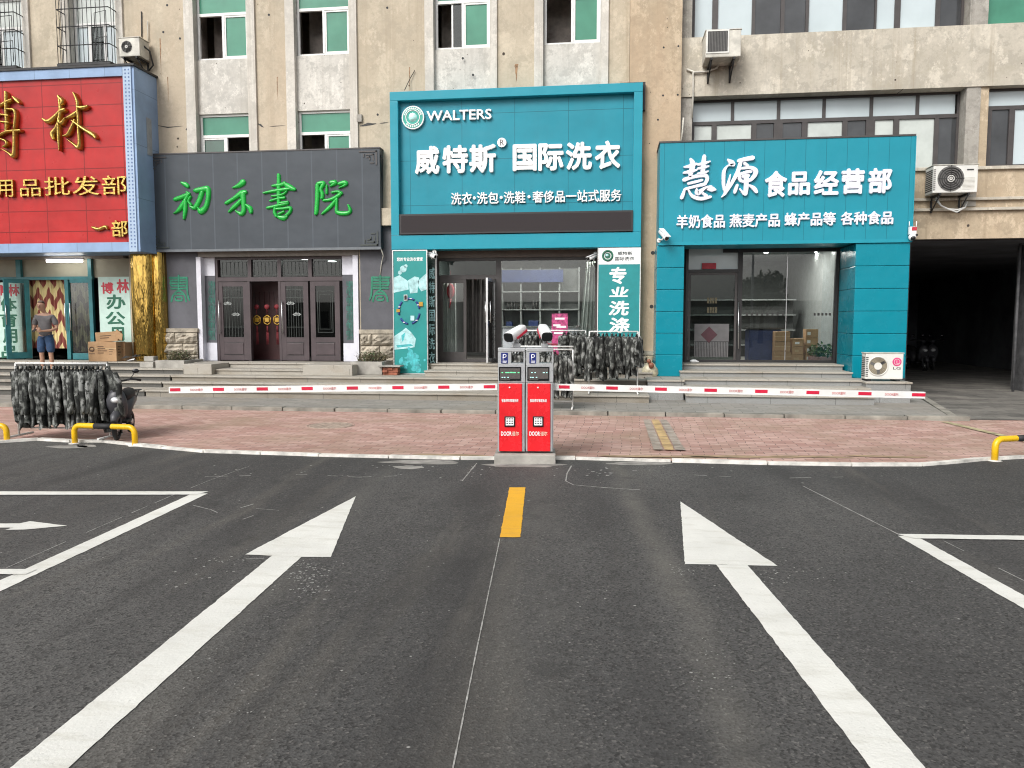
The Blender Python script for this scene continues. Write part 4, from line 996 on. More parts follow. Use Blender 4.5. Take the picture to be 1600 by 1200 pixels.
# --- grey sign
YF = 17.84
x0, x1, z0, z1 = rect(232, 237, 594, 390, YF)
SG = thing('shop_sign', 'charcoal grey ribbed metal shop sign with green brush characters', 'sign', ((x0 + x1) / 2, YF, z0))
mb = MB('grey_strip'); mb.box(x0, x1, YF, YW - .002, z0, z1)
mb.build('panel', SG)
mb = MB('bronze'); mb.box(x0 - .01, x1 + .015, YF - .012, YW - .002, z1 + .001, z1 + .03); mb.m(simple('grey_edge', (0.13, .145, .16), .4)); mb.box(x0 - .01, x1 + .01, YF - .012, YF - .001, z0 - .03, z0 + .03); mb.build('edge_trim', SG)
GC = {'chu': [[(225, 150, 30), (285, 180, 62), (325, 212, 50)], [(125, 412, 55), (230, 375, 60), (325, 335, 60)], [(310, 300, 30), (345, 330, 45)], [(330, 340, 50), (240, 500, 66), (170, 590, 50), (105, 635, 10)], [(280, 430, 62), (280, 580, 62), (265, 715, 34)], [(370, 370, 34), (335, 440, 36), (380, 505, 34)],
              [(445, 275, 66), (560, 255, 76), (635, 255, 76), (640, 400, 62), (600, 540, 70), (525, 600, 85), (490, 545, 20)], [(545, 300, 66), (500, 430, 66), (430, 545, 60), (360, 520, 30)]],
      'he': [[(1030, 230, 20), (1120, 195, 62), (1190, 140, 85)], [(925, 470, 50), (1050, 395, 50), (1160, 315, 75), (1230, 300, 55)], [(1180, 320, 85), (1192, 450, 66), (1198, 590, 62), (1155, 640, 55), (1075, 592, 20)], [(1165, 420, 50), (1060, 520, 58), (972, 605, 34)], [(1240, 500, 30), (1295, 555, 66), (1315, 615, 50)]]}
GS = [[(345, 30, 50), (345, 200, 56), (345, 350, 56), (345, 500, 46)], [(250, 200, 34), (380, 185, 50), (440, 160, 60)], [(430, 155, 40), (505, 220, 80), (600, 258, 44)], [(115, 312, 30), (250, 285, 44), (400, 262, 50), (520, 245, 40)], [(240, 362, 30), (400, 340, 36), (470, 290, 30)],
      [(215, 438, 30), (320, 405, 36), (440, 385, 40)], [(370, 470, 40), (490, 455, 40)], [(170, 545, 40), (320, 512, 44), (490, 472, 46)], [(285, 555, 40), (280, 620, 46), (310, 680, 40)], [(300, 562, 36), (420, 556, 40), (525, 545, 46), (520, 610, 46), (455, 668, 46)], [(350, 640, 36), (425, 605, 36)], [(345, 690, 50), (420, 705, 70), (475, 680, 40)],
      [(950, 185, 56), (948, 400, 62), (930, 635, 56)], [(960, 165, 50), (1045, 160, 60), (1005, 255, 50), (1030, 330, 50), (1025, 390, 56)], [(1100, 195, 26), (1098, 315, 40)], [(1160, 150, 56), (1235, 150, 66), (1155, 208, 24)], [(1290, 170, 46), (1375, 150, 60), (1400, 180, 46), (1290, 235, 16)], [(1180, 305, 30), (1270, 290, 36), (1330, 322, 46)],
      [(1050, 430, 36), (1180, 408, 46), (1305, 335, 56)], [(1250, 410, 40), (1150, 530, 56), (1025, 640, 26)], [(1258, 405, 36), (1252, 530, 40), (1262, 615, 56), (1390, 632, 56), (1465, 595, 50), (1435, 505, 30)]]
mb = MB('green_letter'); mb.strokes(GC['chu'], 260, 270, 10, YF - .05, .05, True, 1.28); mb.build('lettering', SG); mb = MB('green_letter'); mb.strokes(GC['he'], 260, 270, 10, YF - .05, .05, True, 1.28); mb.build('lettering', SG)
mb = MB('green_letter'); mb.strokes(GS[:11], 400, 270, 10, YF - .05, .05, True, 1.25); mb.build('lettering', SG); mb = MB('green_letter'); mb.strokes(GS[11:], 400, 270, 10, YF - .05, .05, True, 1.25); mb.build('lettering', SG)
# fret ornaments in the corners
def fret(cx, cz, sx, sz):
    u = .055
    for (a, b, c, d) in ((0, 0, 8, .6), (0, 0, .6, 6), (1.4, 1.3, 5, 1.8), (1.4, 1.3, 1.9, 4.2), (3, 2.4, 4.8, 2.9), (3, 2.4, 3.5, 3.9), (5.6, 1.2, 6.1, 2.6), (1.3, 4.9, 3.1, 5.4)):
        mb.box(cx + sx * a * u, cx + sx * c * u, YF - .016, YF - .002, cz + sz * b * u, cz + sz * d * u)
for q in ((x0 + .06, z1 - .05, 1, -1, 'bronze'), (x1 - .06, z1 - .05, -1, -1, 'bronze'), (x0 + .06, z0 + .06, 1, 1, 'lattice'), (x1 - .06, z0 + .06, -1, 1, 'lattice')):
    mb = MB(q[4]); fret(*q[:4]); mb.build('corner_ornament', SG)
# --- laundry sign
YF = 17.55
x0, x1, z0, z1 = rect(610, 136, 1003, 388, YF)
SW = thing('shop_sign', 'tall teal laundry sign with raised frame, white letters and dark message strip', 'sign', ((x0 + x1) / 2, YF, z0))
fw = .19
mb = MB('teal_sign'); mb.box(x0 + .05, x1 - .05, YF + .16, YW - .002, z0 + .01, z1 - .01); mb.build('panel', SW)
mb = MB('teal_frame')
mb.box(x0, x1, YF, YF + .40, z1 - .20, z1, .01); mb.box(x0, x1, YF + .002, YF + .40, z0, z0 + .33, .01)
mb.box(x0, x0 + fw, YF + .001, YF + .40, z0 + .331, z1 - .201, .01); mb.box(x1 - fw, x1, YF + .001, YF + .40, z0 + .331, z1 - .201, .01)
mb.build('frame', SW)
mb = MB('iron'); mb.box(x1 - .5, x1 + .06, YF + .15, YW - .004, z1 + .001, z1 + .05); mb.box(x1 + .001, x1 + .06, YF + .15, YW - .004, z1 - .55, z1); mb.box(x1 - 1.6, x1 - 1.35, YF + .2, YF + .5, z1 + .001, z1 + .035); mb.box(x0 + .5, x0 + .95, YF + .2, YF + .5, z1 + .001, z1 + .03); mb.build('roof_flashing', SW)
a, b, c, d = rect(627, 334.5, 986, 361, YF - .02)
mb = MB('blackframe'); mb.box(a - .04, b + .04, YF - .03, YF + .17, c - .04, d + .04); mb.m('ledpanel'); mb.box(a, b, YF - .034, YF - .0305, c, d); mb.build('message_strip', SW)
YL = YF + .09
mb = MB('letter_white')
mb.text('WALTERS', 666.5, 171.5, 768, 187.5, YL, .06, .018); mb.build('latin_lettering', SW); mb = MB('letter_white')
for ch, q0, q1, t0, t1 in (('威', 648, 686.5, 228, 272), ('特', 691, 731, 226.5, 270.5), ('斯', 733, 775, 225, 270), ('|', 0, 0, 0, 0), ('国', 801, 838.5, 225, 267), ('际', 841, 880.5, 223.5, 266.5), ('洗', 884, 925, 221.5, 265.5), ('衣', 929.5, 969.5, 219.5, 264)):
    if ch == '|': mb.build('shop_name_lettering', SW); mb = MB('letter_white'); continue
    mb.text(ch, q0, t0, q1, t1, YL, .07, .034)
mb.build('trade_lettering', SW); mb = MB('letter_white')
for s_, q0, q1 in (('洗衣', 704.5, 737.5), ('洗包', 745, 779), ('洗鞋', 787, 821), ('奢侈品一站式服务', 832, 971)):
    mm = (q0 + q1) / 2; yc = 310.5 - (mm - 704) * .0215
    mb.text(s_, q0, yc - 9.5, q1, yc + 9.5, YL + .02, .05, .016)
for px in (741, 783, 826.5): p = Q(px, 310 - (px - 704) * .0215, YL + .02); mb.cyl(p, .035, .05, 'Y', 10)
mb.build('service_lettering', SW)
mb = MB('letter_white'); p = Q(784, 222.5, YL); mb.cyl(p, .105, .05, 'Y', 24); mb.build('registered_disc', SW)
mb = MB('letter_edge'); mb.text('R', 781, 218, 787.5, 227, YL - .004, .004, .005); mb.build('registered_mark', SW)
# emblem
p = Q(645, 183.5, YL); r = .262
mb = MB('letter_white'); mb.cyl(p, r, .07, 'Y', 40)
mb.m(simple('emblem_green', (0.015, 0.34, 0.27), .35)); mb.cyl(p - Vector((0, .004, 0)), r * .90, .004, 'Y', 40)
mb.m('letter_white')
for k in range(12):
    a = R(20 + k * 12.7) if k < 12 else 0
    q = p + Vector((math.cos(a) * r * .78, -.008, math.sin(a) * r * .78)); mb.cyl(q, .021, .004, 'Y', 5)
for k in range(7):
    a = R(228 + k * 14); q = p + Vector((math.cos(a) * r * .77, -.008, math.sin(a) * r * .77)); mb.box(q.x - .012, q.x + .012, q.y, q.y + .004, q.z - .022, q.z + .022)
mb.torus(p + Vector((0, -.006, 0)), r * .62, .012, 'Y', 32, 6)
mb.m(simple('emblem_globe', (0.42, 0.72, 0.68), .2, metal=.3, var=.35, scale=6)); mb.ball(p + Vector((0, .03, 0)), r * .58, 24, (1, .3, 1))
mb.build('emblem', SW)
# --- food shop sign
YF = 16.9
x0, x1, z0, z1 = rect(1030.5, 218, 1427, 379.5, YF)
SF = thing('shop_sign', 'wide teal food shop sign of vertical strips with lilac white characters', 'sign', ((x0 + x1) / 2, YF, z0))
mb = MB('teal_strip'); mb.box(x0, x1, YF, YW - .06, z0, z1); mb.build('panel', SF)
mb = MB('bronze'); mb.box(x0 - .02, x1 + .01, YF - .015, YW - .06, z1 + .001, z1 + .035); mb.m('teal_frame'); mb.box(x0 - .005, x1 + .01, YF - .015, YF - .001, z0 - .02, z0 + .05); mb.box(x1 + .001, x1 + .02, YF - .01, YW - .06, z0, z1 - .001); mb.build('edge_trim', SF)
HUI = [[(310, 140, 40), (345, 210, 85), (335, 300, 85), (305, 420, 62)], [(540, 90, 60), (530, 200, 76), (520, 300, 76), (500, 400, 56)], [(200, 275, 26), (310, 258, 60), (410, 222, 40)], [(195, 372, 36), (310, 350, 60), (420, 320, 26)], [(430, 235, 40), (540, 212, 50), (635, 182, 26)], [(430, 300, 36), (520, 285, 46), (612, 262, 30)], [(430, 385, 36), (520, 372, 46), (605, 345, 26)],
       [(200, 490, 66), (350, 440, 56), (540, 412, 66), (590, 470, 60), (550, 560, 56)], [(270, 552, 44), (380, 526, 46), (505, 492, 40)], [(230, 640, 46), (380, 600, 46), (540, 562, 56)], [(212, 640, 36), (190, 720, 56), (160, 790, 62)], [(275, 660, 30), (340, 760, 56), (480, 805, 62), (645, 772, 46)], [(410, 640, 30), (430, 710, 85), (560, 620, 40), (655, 602, 46)], [(590, 650, 24), (670, 645, 85), (730, 655, 26)], [(500, 705, 40), (580, 755, 50)],
       [(930, 150, 30), (995, 205, 90), (1025, 240, 56), (935, 252, 28), (872, 340, 56), (860, 500, 58), (870, 630, 50), (895, 700, 55), (825, 778, 15)], [(975, 400, 20), (935, 560, 46), (900, 680, 50)], [(1110, 172, 60), (1220, 145, 66), (1350, 122, 76)], [(1145, 190, 60), (1100, 350, 66), (1000, 540, 56), (900, 690, 56)],
       [(1125, 385, 46), (1130, 480, 56), (1200, 518, 46), (1330, 475, 60), (1400, 350, 76), (1310, 285, 56), (1160, 300, 40)], [(1210, 215, 56), (1270, 255, 40)], [(1150, 390, 46), (1250, 358, 52), (1320, 352, 46)], [(1180, 432, 56), (1275, 420, 60)], [(1240, 450, 76), (1240, 600, 76), (1225, 725, 70)], [(1090, 575, 46), (1062, 650, 56), (1045, 700, 50)], [(1290, 580, 36), (1365, 630, 66), (1410, 690, 56)], [(1130, 640, 26), (1200, 725, 46)]]
mb = MB('letter_lilac'); mb.strokes(HUI, 1050, 235, 10.667, YF - .06, .06, False); mb.build('brush_lettering', SF); mb = MB('letter_lilac')
for ch, q0, q1, t0, t1 in (('食', 1195, 1230, 266.5, 308), ('品', 1232, 1266, 268, 305), ('经', 1272, 1311, 265.5, 304.5), ('营', 1315, 1351, 263, 303), ('部', 1357, 1394, 262, 302)):
    mb.text(ch, q0, t0, q1, t1, YF - .055, .055, .034)
mb.build('shop_name_lettering', SF); mb = MB('letter_lilac')
for s_, q0, q1, t0, t1 in (('羊奶食品', 1057, 1133, 335, 356.5), ('燕麦产品', 1140, 1219, 333.5, 355), ('蜂产品等', 1226, 1306, 331.5, 353), ('各种食品', 1314, 1396, 330, 351)):
    mb.text(s_, q0, t0, q1, t1, YF - .045, .045, .026); mb.build('goods_lettering', SF); mb = MB('letter_lilac')
mb.bm.free()
# teal clad pillars carrying it
for px0, px1, py1, lab, edge in ((1025.5, 1068, 587, 'narrow teal clad pillar left of the food shop door', PL), (1335, 1419, 590, 'wide teal clad pillar behind the white air conditioner by the driveway', PR)):
    a, b, c, d = rect(px0, 383, px1, py1, YF + .004)
    a, b = Q(px0, 480, YF).x, Q(px1, 480, YF).x
    t = thing('clad_pillar', lab, 'pillar', ((a + b) / 2, YF, .505))
    d = z0 - .022; hgt = d - .507; n_ = 6
    for k in range(n_):
        mb = MB('teal_pillar'); m_ = MB
        za = .507 + hgt * k / n_; zb = .507 + hgt * (k + 1) / n_ - .006
        mb.box(a, b, YF + .02, YW - .062, za, zb, .012); mb.build('cladding_panel', t)
# ================================================================== SHOP FRONTS
def frame_rect(mb, a, b, c, d, y0, y1, w, bottom=True):
    """rectangular frame, members butted end to end"""
    mb.box(a, a + w, y0, y1, c, d); mb.box(b - w, b, y0, y1, c, d)
    mb.box(a + w, b - w, y0 + .002, y1 - .002, d - w, d)
    if bottom: mb.box(a + w, b - w, y0 + .002, y1 - .002, c, c + w)
def lights(pts, lab, cat='ceiling light', r=.055, group=None, power=19):
    for (x, y, z) in pts:
        mb = MB('lamp'); mb.cyl((x, y, z), r, .02, 'Z', 14)
        o = mb.build('ceiling_light', None, lab, cat, group)
        ld = bpy.data.lights.new('ceiling_light_glow', 'AREA'); ld.shape = 'DISK'; ld.size = r * 2; ld.energy = power; ld.color = (1, .97, .92)
        lo = bpy.data.objects.new('ceiling_light_glow', ld); COL.objects.link(lo); lo.parent = o; lo.location = (0, 0, -.006)
def wavy(mb, x0, x1, z0, z1, Y, amp, waves, taper=0.0, side=0):
    n_ = int(waves * 8); top = []; mid = []; bot = []
    for i in range(n_ + 1):
        t = i / n_; y = Y + amp * math.sin(t * waves * 6.283) + amp * .4 * math.sin(t * waves * 2.7)
        xb = x0 + (x1 - x0) * t
        xt = xb if not taper else (x1 - (x1 - xb) * (1 - taper) if side else x0 + (xb - x0) * (1 - taper))
        top.append(mb.bm.verts.new((xt, y, z1))); mid.append(mb.bm.verts.new(((xt + xb) / 2, y * 1.0 + .01 * math.sin(i), (z0 + z1) / 2))); bot.append(mb.bm.verts.new((xb, y, z0)))
    for i in range(n_):
        mb.f([mid[i], mid[i + 1], top[i + 1], top[i]], True); mb.f([bot[i], bot[i + 1], mid[i + 1], mid[i]], True)
# --- food shop
Y = 18.12; Z0 = .762; ZC = 3.42
xa, xb = Q(1071, 480, Y).x, Q(1308, 480, Y).x
mb = room(xa - .1, xb + .1, Z0, 3.49, Y + .12, 24.0, 'room'); mb.build('shop_room', RB, recalc=False)
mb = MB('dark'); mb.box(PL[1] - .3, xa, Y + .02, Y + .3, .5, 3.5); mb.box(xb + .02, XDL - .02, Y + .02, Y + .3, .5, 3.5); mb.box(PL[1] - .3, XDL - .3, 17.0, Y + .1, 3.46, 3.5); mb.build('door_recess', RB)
F = thing('shopfront', 'black framed glass front and door of the food shop between teal pillars', 'shopfront', ((xa + xb) / 2, Y, Z0))
mb = MB('blackframe'); w = .055
frame_rect(mb, xa, xb, Z0, ZC, Y, Y + .1, w)
xm0, xm1 = Q(1152, 480, Y).x, Q(1159, 480, Y).x
mb.box(xm0, xm1, Y - .01, Y + .11, Z0 + .001, ZC - w)
zt = Q(1110, 423, Y).z
mb.box(xa + w, xm0, Y - .005, Y + .1, zt - .04, zt + .03)
mb.box(Q(1130, 400, Y).x, xb - w, Y + .01, Y + .09, ZC - w - .001, ZC - .16); mb.build('frame', F)
mb = MB('glass'); mb.box(xm1, xb - w, Y + .04, Y + .052, Z0 + w, ZC - w); mb.build('window_pane', F)
xd = Q(1229, 480, Y).x; mb = MB('steel'); mb.box(xd - .008, xd + .008, Y + .03, Y + .039, Z0 + w, ZC - .16); mb.build('glass_joint', F)
mb = MB('paleglass'); mb.box(xa + w, xm0, Y + .06, Y + .07, zt + .03, ZC - w); mb.build('transom_pane', F)
mb = MB('bronze'); dz = zt - .045
frame_rect(mb, xa + w + .01, xm0 - .01, Z0 + .01, dz, Y + .01, Y + .06, .05)
dr = mb.build('door', F)
mb = MB('glass_dark'); mb.box(xa + w + .06, xm0 - .06, Y + .03, Y + .04, Z0 + .06, dz - .05); mb.build('pane', dr)
fz0, fz1 = Q(1113, 558, Y).z, Q(1113, 506, Y).z
mb = MB(simple('frosted_film', (0.115, 0.112, 0.115), .4, var=.1)); a, b = Q(1085, 530, Y).x, Q(1139, 530, Y).x
zm = Q(1113, 534, Y).z
mb.box(a, b, Y + .022, Y + .028, zm + .006, fz1); k = 0; n_ = 22
for k in range(n_): xx = a + (b - a) * k / n_; mb.box(xx, xx + (b - a) / n_ * .72, Y + .022, Y + .028, fz0, zm - .006)
mb.build('frosted_panel', dr)
p = Q(1108, 523, Y); mb = MB(simple('dark_red_card', (.06, .018, .026), .6)); r = .19
mb.prism([p + Vector((r, .016, 0)), p + Vector((0, .016, r)), p + Vector((-r, .016, 0)), p + Vector((0, .016, -r))], (0, .004, 0)); mb.build('diamond_card', dr)
mb = MB('steel')
for px, z_a, z_b in ((1157, 440, 560),): mb.tube([Q(px - 3, 472, Y - .06), Q(px - 3, 545, Y - .06)], .012)
mb.build('handle', dr)
mb = MB(simple('gold_door_print', (.09, .075, .04), .6, var=.4, scale=30))
for i in range(4):
    for j in range(2):
        a, b, c, d = rect(1105 + i * 4.2, 465 + j * 15, 1108 + i * 4.2, 474 + j * 15, Y); mb.box(a, b, Y + .023, Y + .028, c, d)
mb.build('door_print', dr)
a, b, c, d = rect(1097, 411, 1119, 420, Y - .02); mb = MB('red_print'); mb.box(a, b, Y - .02, Y - .005, c, d); mb.build('door_sign', None, 'small red plate hung above the food shop door', 'sign')
mb = MB('ac_dark')
for px in list(range(1166, 1224, 8)) + list(range(1272, 1298, 6)): a, b, c, d = rect(px, 489, px + 3.2, 493, Y); mb.box(a, b, Y + .034, Y + .038, c, d)
mb.build('glass_print', F)
LZ = 3.44
lights([(Q(1147, 391, 18.6).x, 18.6, LZ)] + [(2.7 + .62 * i, 18.9 + .75 * j, LZ) for j in range(3) for i in range(0, 6, 1) if (i + j) % 2 == 0], 'small round ceiling light glowing inside the food shop', group='ceiling lights in the food shop')
# shelves at the back of the food shop
mb = MB('room_dim'); mb.box(xa + .2, xb - .2, 21.4, 21.6, Z0, 2.3); mb.m('shelf')
for k in range(4): mb.box(xa + .2, xb - .2, 21.1, 21.4, Z0 + .3 + k * .4, Z0 + .33 + k * .4)
mb.build('display_rack', None, 'dim goods rack along the back wall of the food shop', 'rack')
mb = MB('stock_blue'); q0 = Q(1168, 545, 18.9); mb.box(q0.x, q0.x + .75, 18.75, 19.3, Z0, Z0 + .75, .04); mb.m('ac_dark'); mb.box(q0.x - .05, q0.x + .8, 18.7, 19.35, Z0 + .75, Z0 + .80)
mb.build('dark_counter', None, 'dark counter behind the food shop window left of the cartons', 'counter')
def carton_box(px0, px1, py0, py1, Y, dep, label, group, zfloor=None, marks=True, rot=0):
    a, b, c, d = rect(px0, py0, px1, py1, Y)
    if zfloor is not None: c = zfloor
    t = thing('cardboard_box', label, 'box', ((a + b) / 2, Y + dep / 2, c), group)
    mb = MB('carton'); mb.box(a, b, Y, Y + dep, c, d - .004, .008); mb.m('carton_tape'); mb.box((a + b) / 2 - .03, (a + b) / 2 + .03, Y - .002, Y + dep, d - .0035, d - .001); mb.box(a + .0, b - .0, Y - .0015, Y - .0005, (c + d) / 2 + .06, (c + d) / 2 + .067)
    mb.build('carton_body', t)
    if marks:
        mb = MB('carton_print'); hh = d - c
        for k in range(3): mb.box(a + (b - a) * .45, a + (b - a) * (.62 + .1 * k), Y - .003, Y - .001, c + hh * (.28 + k * .13), c + hh * (.33 + k * .13))
        mb.build('print', t)
    t.rotation_euler.z = rot
    return t
zf = Z0 + .004
h3 = [Q(1224, y, 18.4).z for y in (562, 546, 529, 513.5)]
gF = 'cartons stacked inside the food shop window'
for i, lab in enumerate(('bottom carton of the tallest left stack in the food shop window', 'middle carton of the tallest left stack in the food shop window', 'top carton of the tallest left stack in the food shop window')):
    a, b = Q(1211, 540, 18.4).x, Q(1236 - i, 540, 18.4).x; z_ = zf + i * .235
    t = thing('cardboard_box', lab, 'box', ((a + b) / 2, 18.55, z_), gF); mb = MB('carton'); mb.box(a, b, 18.4, 18.7, z_, z_ + .231, .008); mb.m('carton_tape'); mb.box(a, b, 18.398, 18.3995, z_ + .11, z_ + .125); mb.build('carton_body', t)
for i, (p0, p1, lab) in enumerate(((1235.5, 1256, 'bottom carton of the low middle stack in the food shop window'), (1237, 1255, 'middle carton of the low middle stack in the food shop window'), (1237, 1256, 'top carton of the low middle stack in the food shop window'))):
    a, b = Q(p0 + 1, 540, 18.45).x, Q(p1, 540, 18.45).x; z_ = zf + i * .18
    t = thing('cardboard_box', lab, 'box', ((a + b) / 2, 18.6, z_), gF); mb = MB('carton'); mb.box(a, b, 18.45, 18.75, z_, z_ + .176, .008); mb.m('letter_white' if i == 2 else 'carton_tape'); mb.box(a + .06, b - .1, 18.447, 18.449, z_ + .05, z_ + .1); mb.build('carton_body', t)
for i, lab in enumerate(('lowest carton of the right stack beside the potted plant', 'second lowest carton of the right stack beside the potted plant', 'third carton up of the right stack beside the potted plant', 'topmost carton of the right stack above the potted plant')):
    a, b = Q(1259, 540, 18.5).x, Q(1278, 540, 18.5).x; z_ = zf + i * .19
    t = thing('cardboard_box', lab, 'box', ((a + b) / 2, 18.65, z_), gF); mb = MB('carton'); mb.box(a, b, 18.5, 18.8, z_, z_ + .186, .008); mb.m('letter_white'); mb.box(a + .03, a + .10, 18.497, 18.499, z_ + .05, z_ + .12); mb.build('carton_body', t)
def leafy(mb, c, sx, sy, sz, k, size, mats, seed=1, droop=0.3):
    rr = random.Random(seed)
    for _ in range(k):
        while True:
            v = Vector((rr.uniform(-1, 1), rr.uniform(-1, 1), rr.uniform(-1, 1)))
            if v.length < 1 and noise.noise(v * 2.3 + Vector((seed, 0, 0))) > -0.15: break
        p = Vector(c) + Vector((v.x * sx, v.y * sy, v.z * sz))
        d = Vector((rr.gauss(0, 1), rr.gauss(0, 1), rr.gauss(0, .6) - droop)).normalized(); sd_ = d.cross(Vector((rr.gauss(0, 1), rr.gauss(0, 1), rr.gauss(0, 1)))).normalized()
        L = size * rr.uniform(.6, 1.3); mb.m(mats[int(rr.random() * len(mats))])
        mb.face([p, p + d * L * .5 + sd_ * L * .22, p + d * L, p + d * L * .5 - sd_ * L * .22])
M['leaf2'] = simple('planter_leaf_light', (0.10, 0.19, 0.055), .6, var=.4, scale=9)
p = Q(1283, 562, 18.35)
t = thing('potted_plant', 'bushy green plant in a low trough inside the food shop window', 'plant', (p.x, 18.35, zf))
mb = MB(simple('pink_trough', (.42, .25, .24), .6)); mb.box(p.x - .27, p.x + .27, 18.24, 18.42, zf, zf + .13, .015); mb.build('trough', t)
mb = MB('leaf'); leafy(mb, (p.x, 18.33, zf + .26), .30, .13, .17, 420, .085, ['leaf', 'leaf', 'leaf2'], 5); mb.build('foliage', t)

# --- laundry
Y = 18.30; Z0 = .722
xa, xb = Q(681, 480, Y).x, Q(934, 480, Y).x; ZC = 3.50
mb = room(xa - .05, xb + .05, Z0, ZC, Y + .12, 22.6, 'room'); mb.build('shop_room', B, recalc=False)
F = thing('shopfront', 'laundry shopfront with an open glass door left and a wide display window right', 'shopfront', ((xa + xb) / 2, Y, Z0))
mb = MB('brown_head'); zt = Q(730, 403, Y).z; mb.box(xa, xb, YW + .125, Y + .1, zt, ZC - .002); mb.build('header', F)
mb = MB('bronze'); w = .07
frame_rect(mb, xa, xb, Z0, zt - .002, Y, Y + .1, w)
xm0, xm1 = Q(775, 480, Y).x, Q(783, 480, Y).x; mb.box(xm0, xm1, Y - .01, Y + .11, Z0 + .001, zt - w)
zr = Q(730, 433, Y).z; mb.box(xa + w, xm0, Y - .004, Y + .1, zr - .05, zr + .05)
xs = Q(728, 480, Y).x
mb.box(xs - .06, xs, Y + .003, Y + .09, Z0 + w, zr - .05); mb.box(xa + w, xa + w + .09, Y + .003, Y + .09, Z0 + w, zr - .05); mb.box(xa + w + .09, xs - .06, Y + .004, Y + .088, zr - .14, zr - .05); mb.box(xa + w + .09, xs - .06, Y + .004, Y + .088, Z0 + w, Z0 + .24)
mb.build('frame', F)
mb = MB('glass'); mb.box(xm1, xb - w, Y + .04, Y + .05, Z0 + w, zt - w); mb.box(xa + w + .09, xs - .06, Y + .04, Y + .05, Z0 + .24, zr - .14); mb.build('window_pane', F)
mb = MB('glass_dark'); mb.box(xa + w, xm0, Y + .04, Y + .05, zr + .05, zt - w); mb.build('transom_pane', F)
hx = Q(773, 500, Y).x; fx = Q(761, 500, Y - .72).x
mb = MB('steel'); u = Vector((fx - hx, -.72, 0)).normalized(); nn = Vector((-u.y, u.x, 0)) * .02
H_ = Vector((hx, Y - .02, 0)); E_ = Vector((fx, Y - .74, 0)); zd0, zd1 = Z0 + .02, zr - .06
def slab(mb, a, b, z0, z1, t):
    n2 = Vector((-(b - a).y, (b - a).x, 0)).normalized() * t
    mb.prism([Vector((*(a - n2).xy, z0)), Vector((*(b - n2).xy, z0)), Vector((*(b + n2).xy, z0)), Vector((*(a + n2).xy, z0))], (0, 0, z1 - z0))
slab(mb, E_, E_ - u * .03, zd0, zd1, .022); slab(mb, H_ + u * .001, H_ + u * .04, zd0, zd1, .022); slab(mb, H_ + u * .041, E_ - u * .031, zd0, zd0 + .09, .02); slab(mb, H_ + u * .041, E_ - u * .031, zd1 - .07, zd1, .02)
dr = mb.build('door', F)
mb = MB('glass'); slab(mb, H_ + u * .041, E_ - u * .031, zd0 + .091, zd1 - .071, .005); mb.build('pane', dr)
mb = MB('steel')
for s_ in (-1, 1):
    q = E_ - u * .09 + nn.normalized() * .06 * s_; mb.tube([(q.x, q.y, Z0 + .95), (q.x, q.y, Z0 + 1.45)], .014)
    for zz in (Z0 + 1.0, Z0 + 1.4): mb.tube([(q.x, q.y, zz), (*(E_ - u * .09).xy, zz)], .008)
mb.build('handle', dr)
mb = MB('curtain_white'); wavy(mb, Q(689, 500, 18.7).x, Q(713, 500, 18.7).x, Z0 + .05, zr - .1, 18.7, .04, 4); mb.build('curtain', None, 'white curtain just inside the laundry door on the left', 'curtain')
mb = MB('curtain_dark'); wavy(mb, Q(727, 500, 18.75).x, Q(766, 500, 18.75).x, Z0 + .22, zr, 18.75, .035, 6); mb.build('curtain', None, 'dark grey curtain hanging across the open laundry doorway', 'curtain')
mb = MB('red_print'); p = Q(704, 455, 18.62); mb.ball(p, .14, 12, (.7, .3, 1.3)); mb.tube([p + Vector((0, 0, .18)), p + Vector((0, 0, .5))], .01); mb.tube([p - Vector((0, 0, .18)), p - Vector((.03, 0, .42))], [.03, .01]); mb.build('red_ornament', None, 'red hanging ornament behind the left laundry glass', 'ornament')
mb = MB('curtain_white'); wavy(mb, Q(903, 500, 18.55).x, Q(931, 500, 18.55).x, Z0 + .35, zt - .1, 18.55, .05, 4, .45, 1); mb.build('curtain', None, 'white curtain drawn to the right side of the laundry display window', 'curtain')
# display shelving inside
sx0, sx1 = Q(786, 480, 20.3).x, Q(905, 480, 20.3).x
t = thing('display_shelves', 'pale display shelves seen through the laundry window', 'shelf', ((sx0 + sx1) / 2, 20.3, Z0))
mb = MB('shelf'); mb.box(sx0, sx1, 20.5, 20.55, Z0, 3.1)
for k in range(5): x = sx0 + (sx1 - sx0) * k / 4; mb.box(x - .02, x + .02, 20.05, 20.5, Z0, 3.1)
mb.build('back_board', t)
mb = MB('shelf'); SZ = [Q(840, y, 20.1).z for y in (511, 483, 455)]
for z in SZ: mb.box(sx0, sx1, 20.03, 20.5, z - .03, z)
mb.build('shelf', t)
mb = MB('stock_blue'); zn = Q(830, 441, 20.0).z; mb.box(sx0, Q(880, 440, 20).x, 19.98, 20.03, zn, zn + .32); mb.build('navy_reflection', t)  # solid navy band standing in for a reflection in the window glass
rr = random.Random(4)
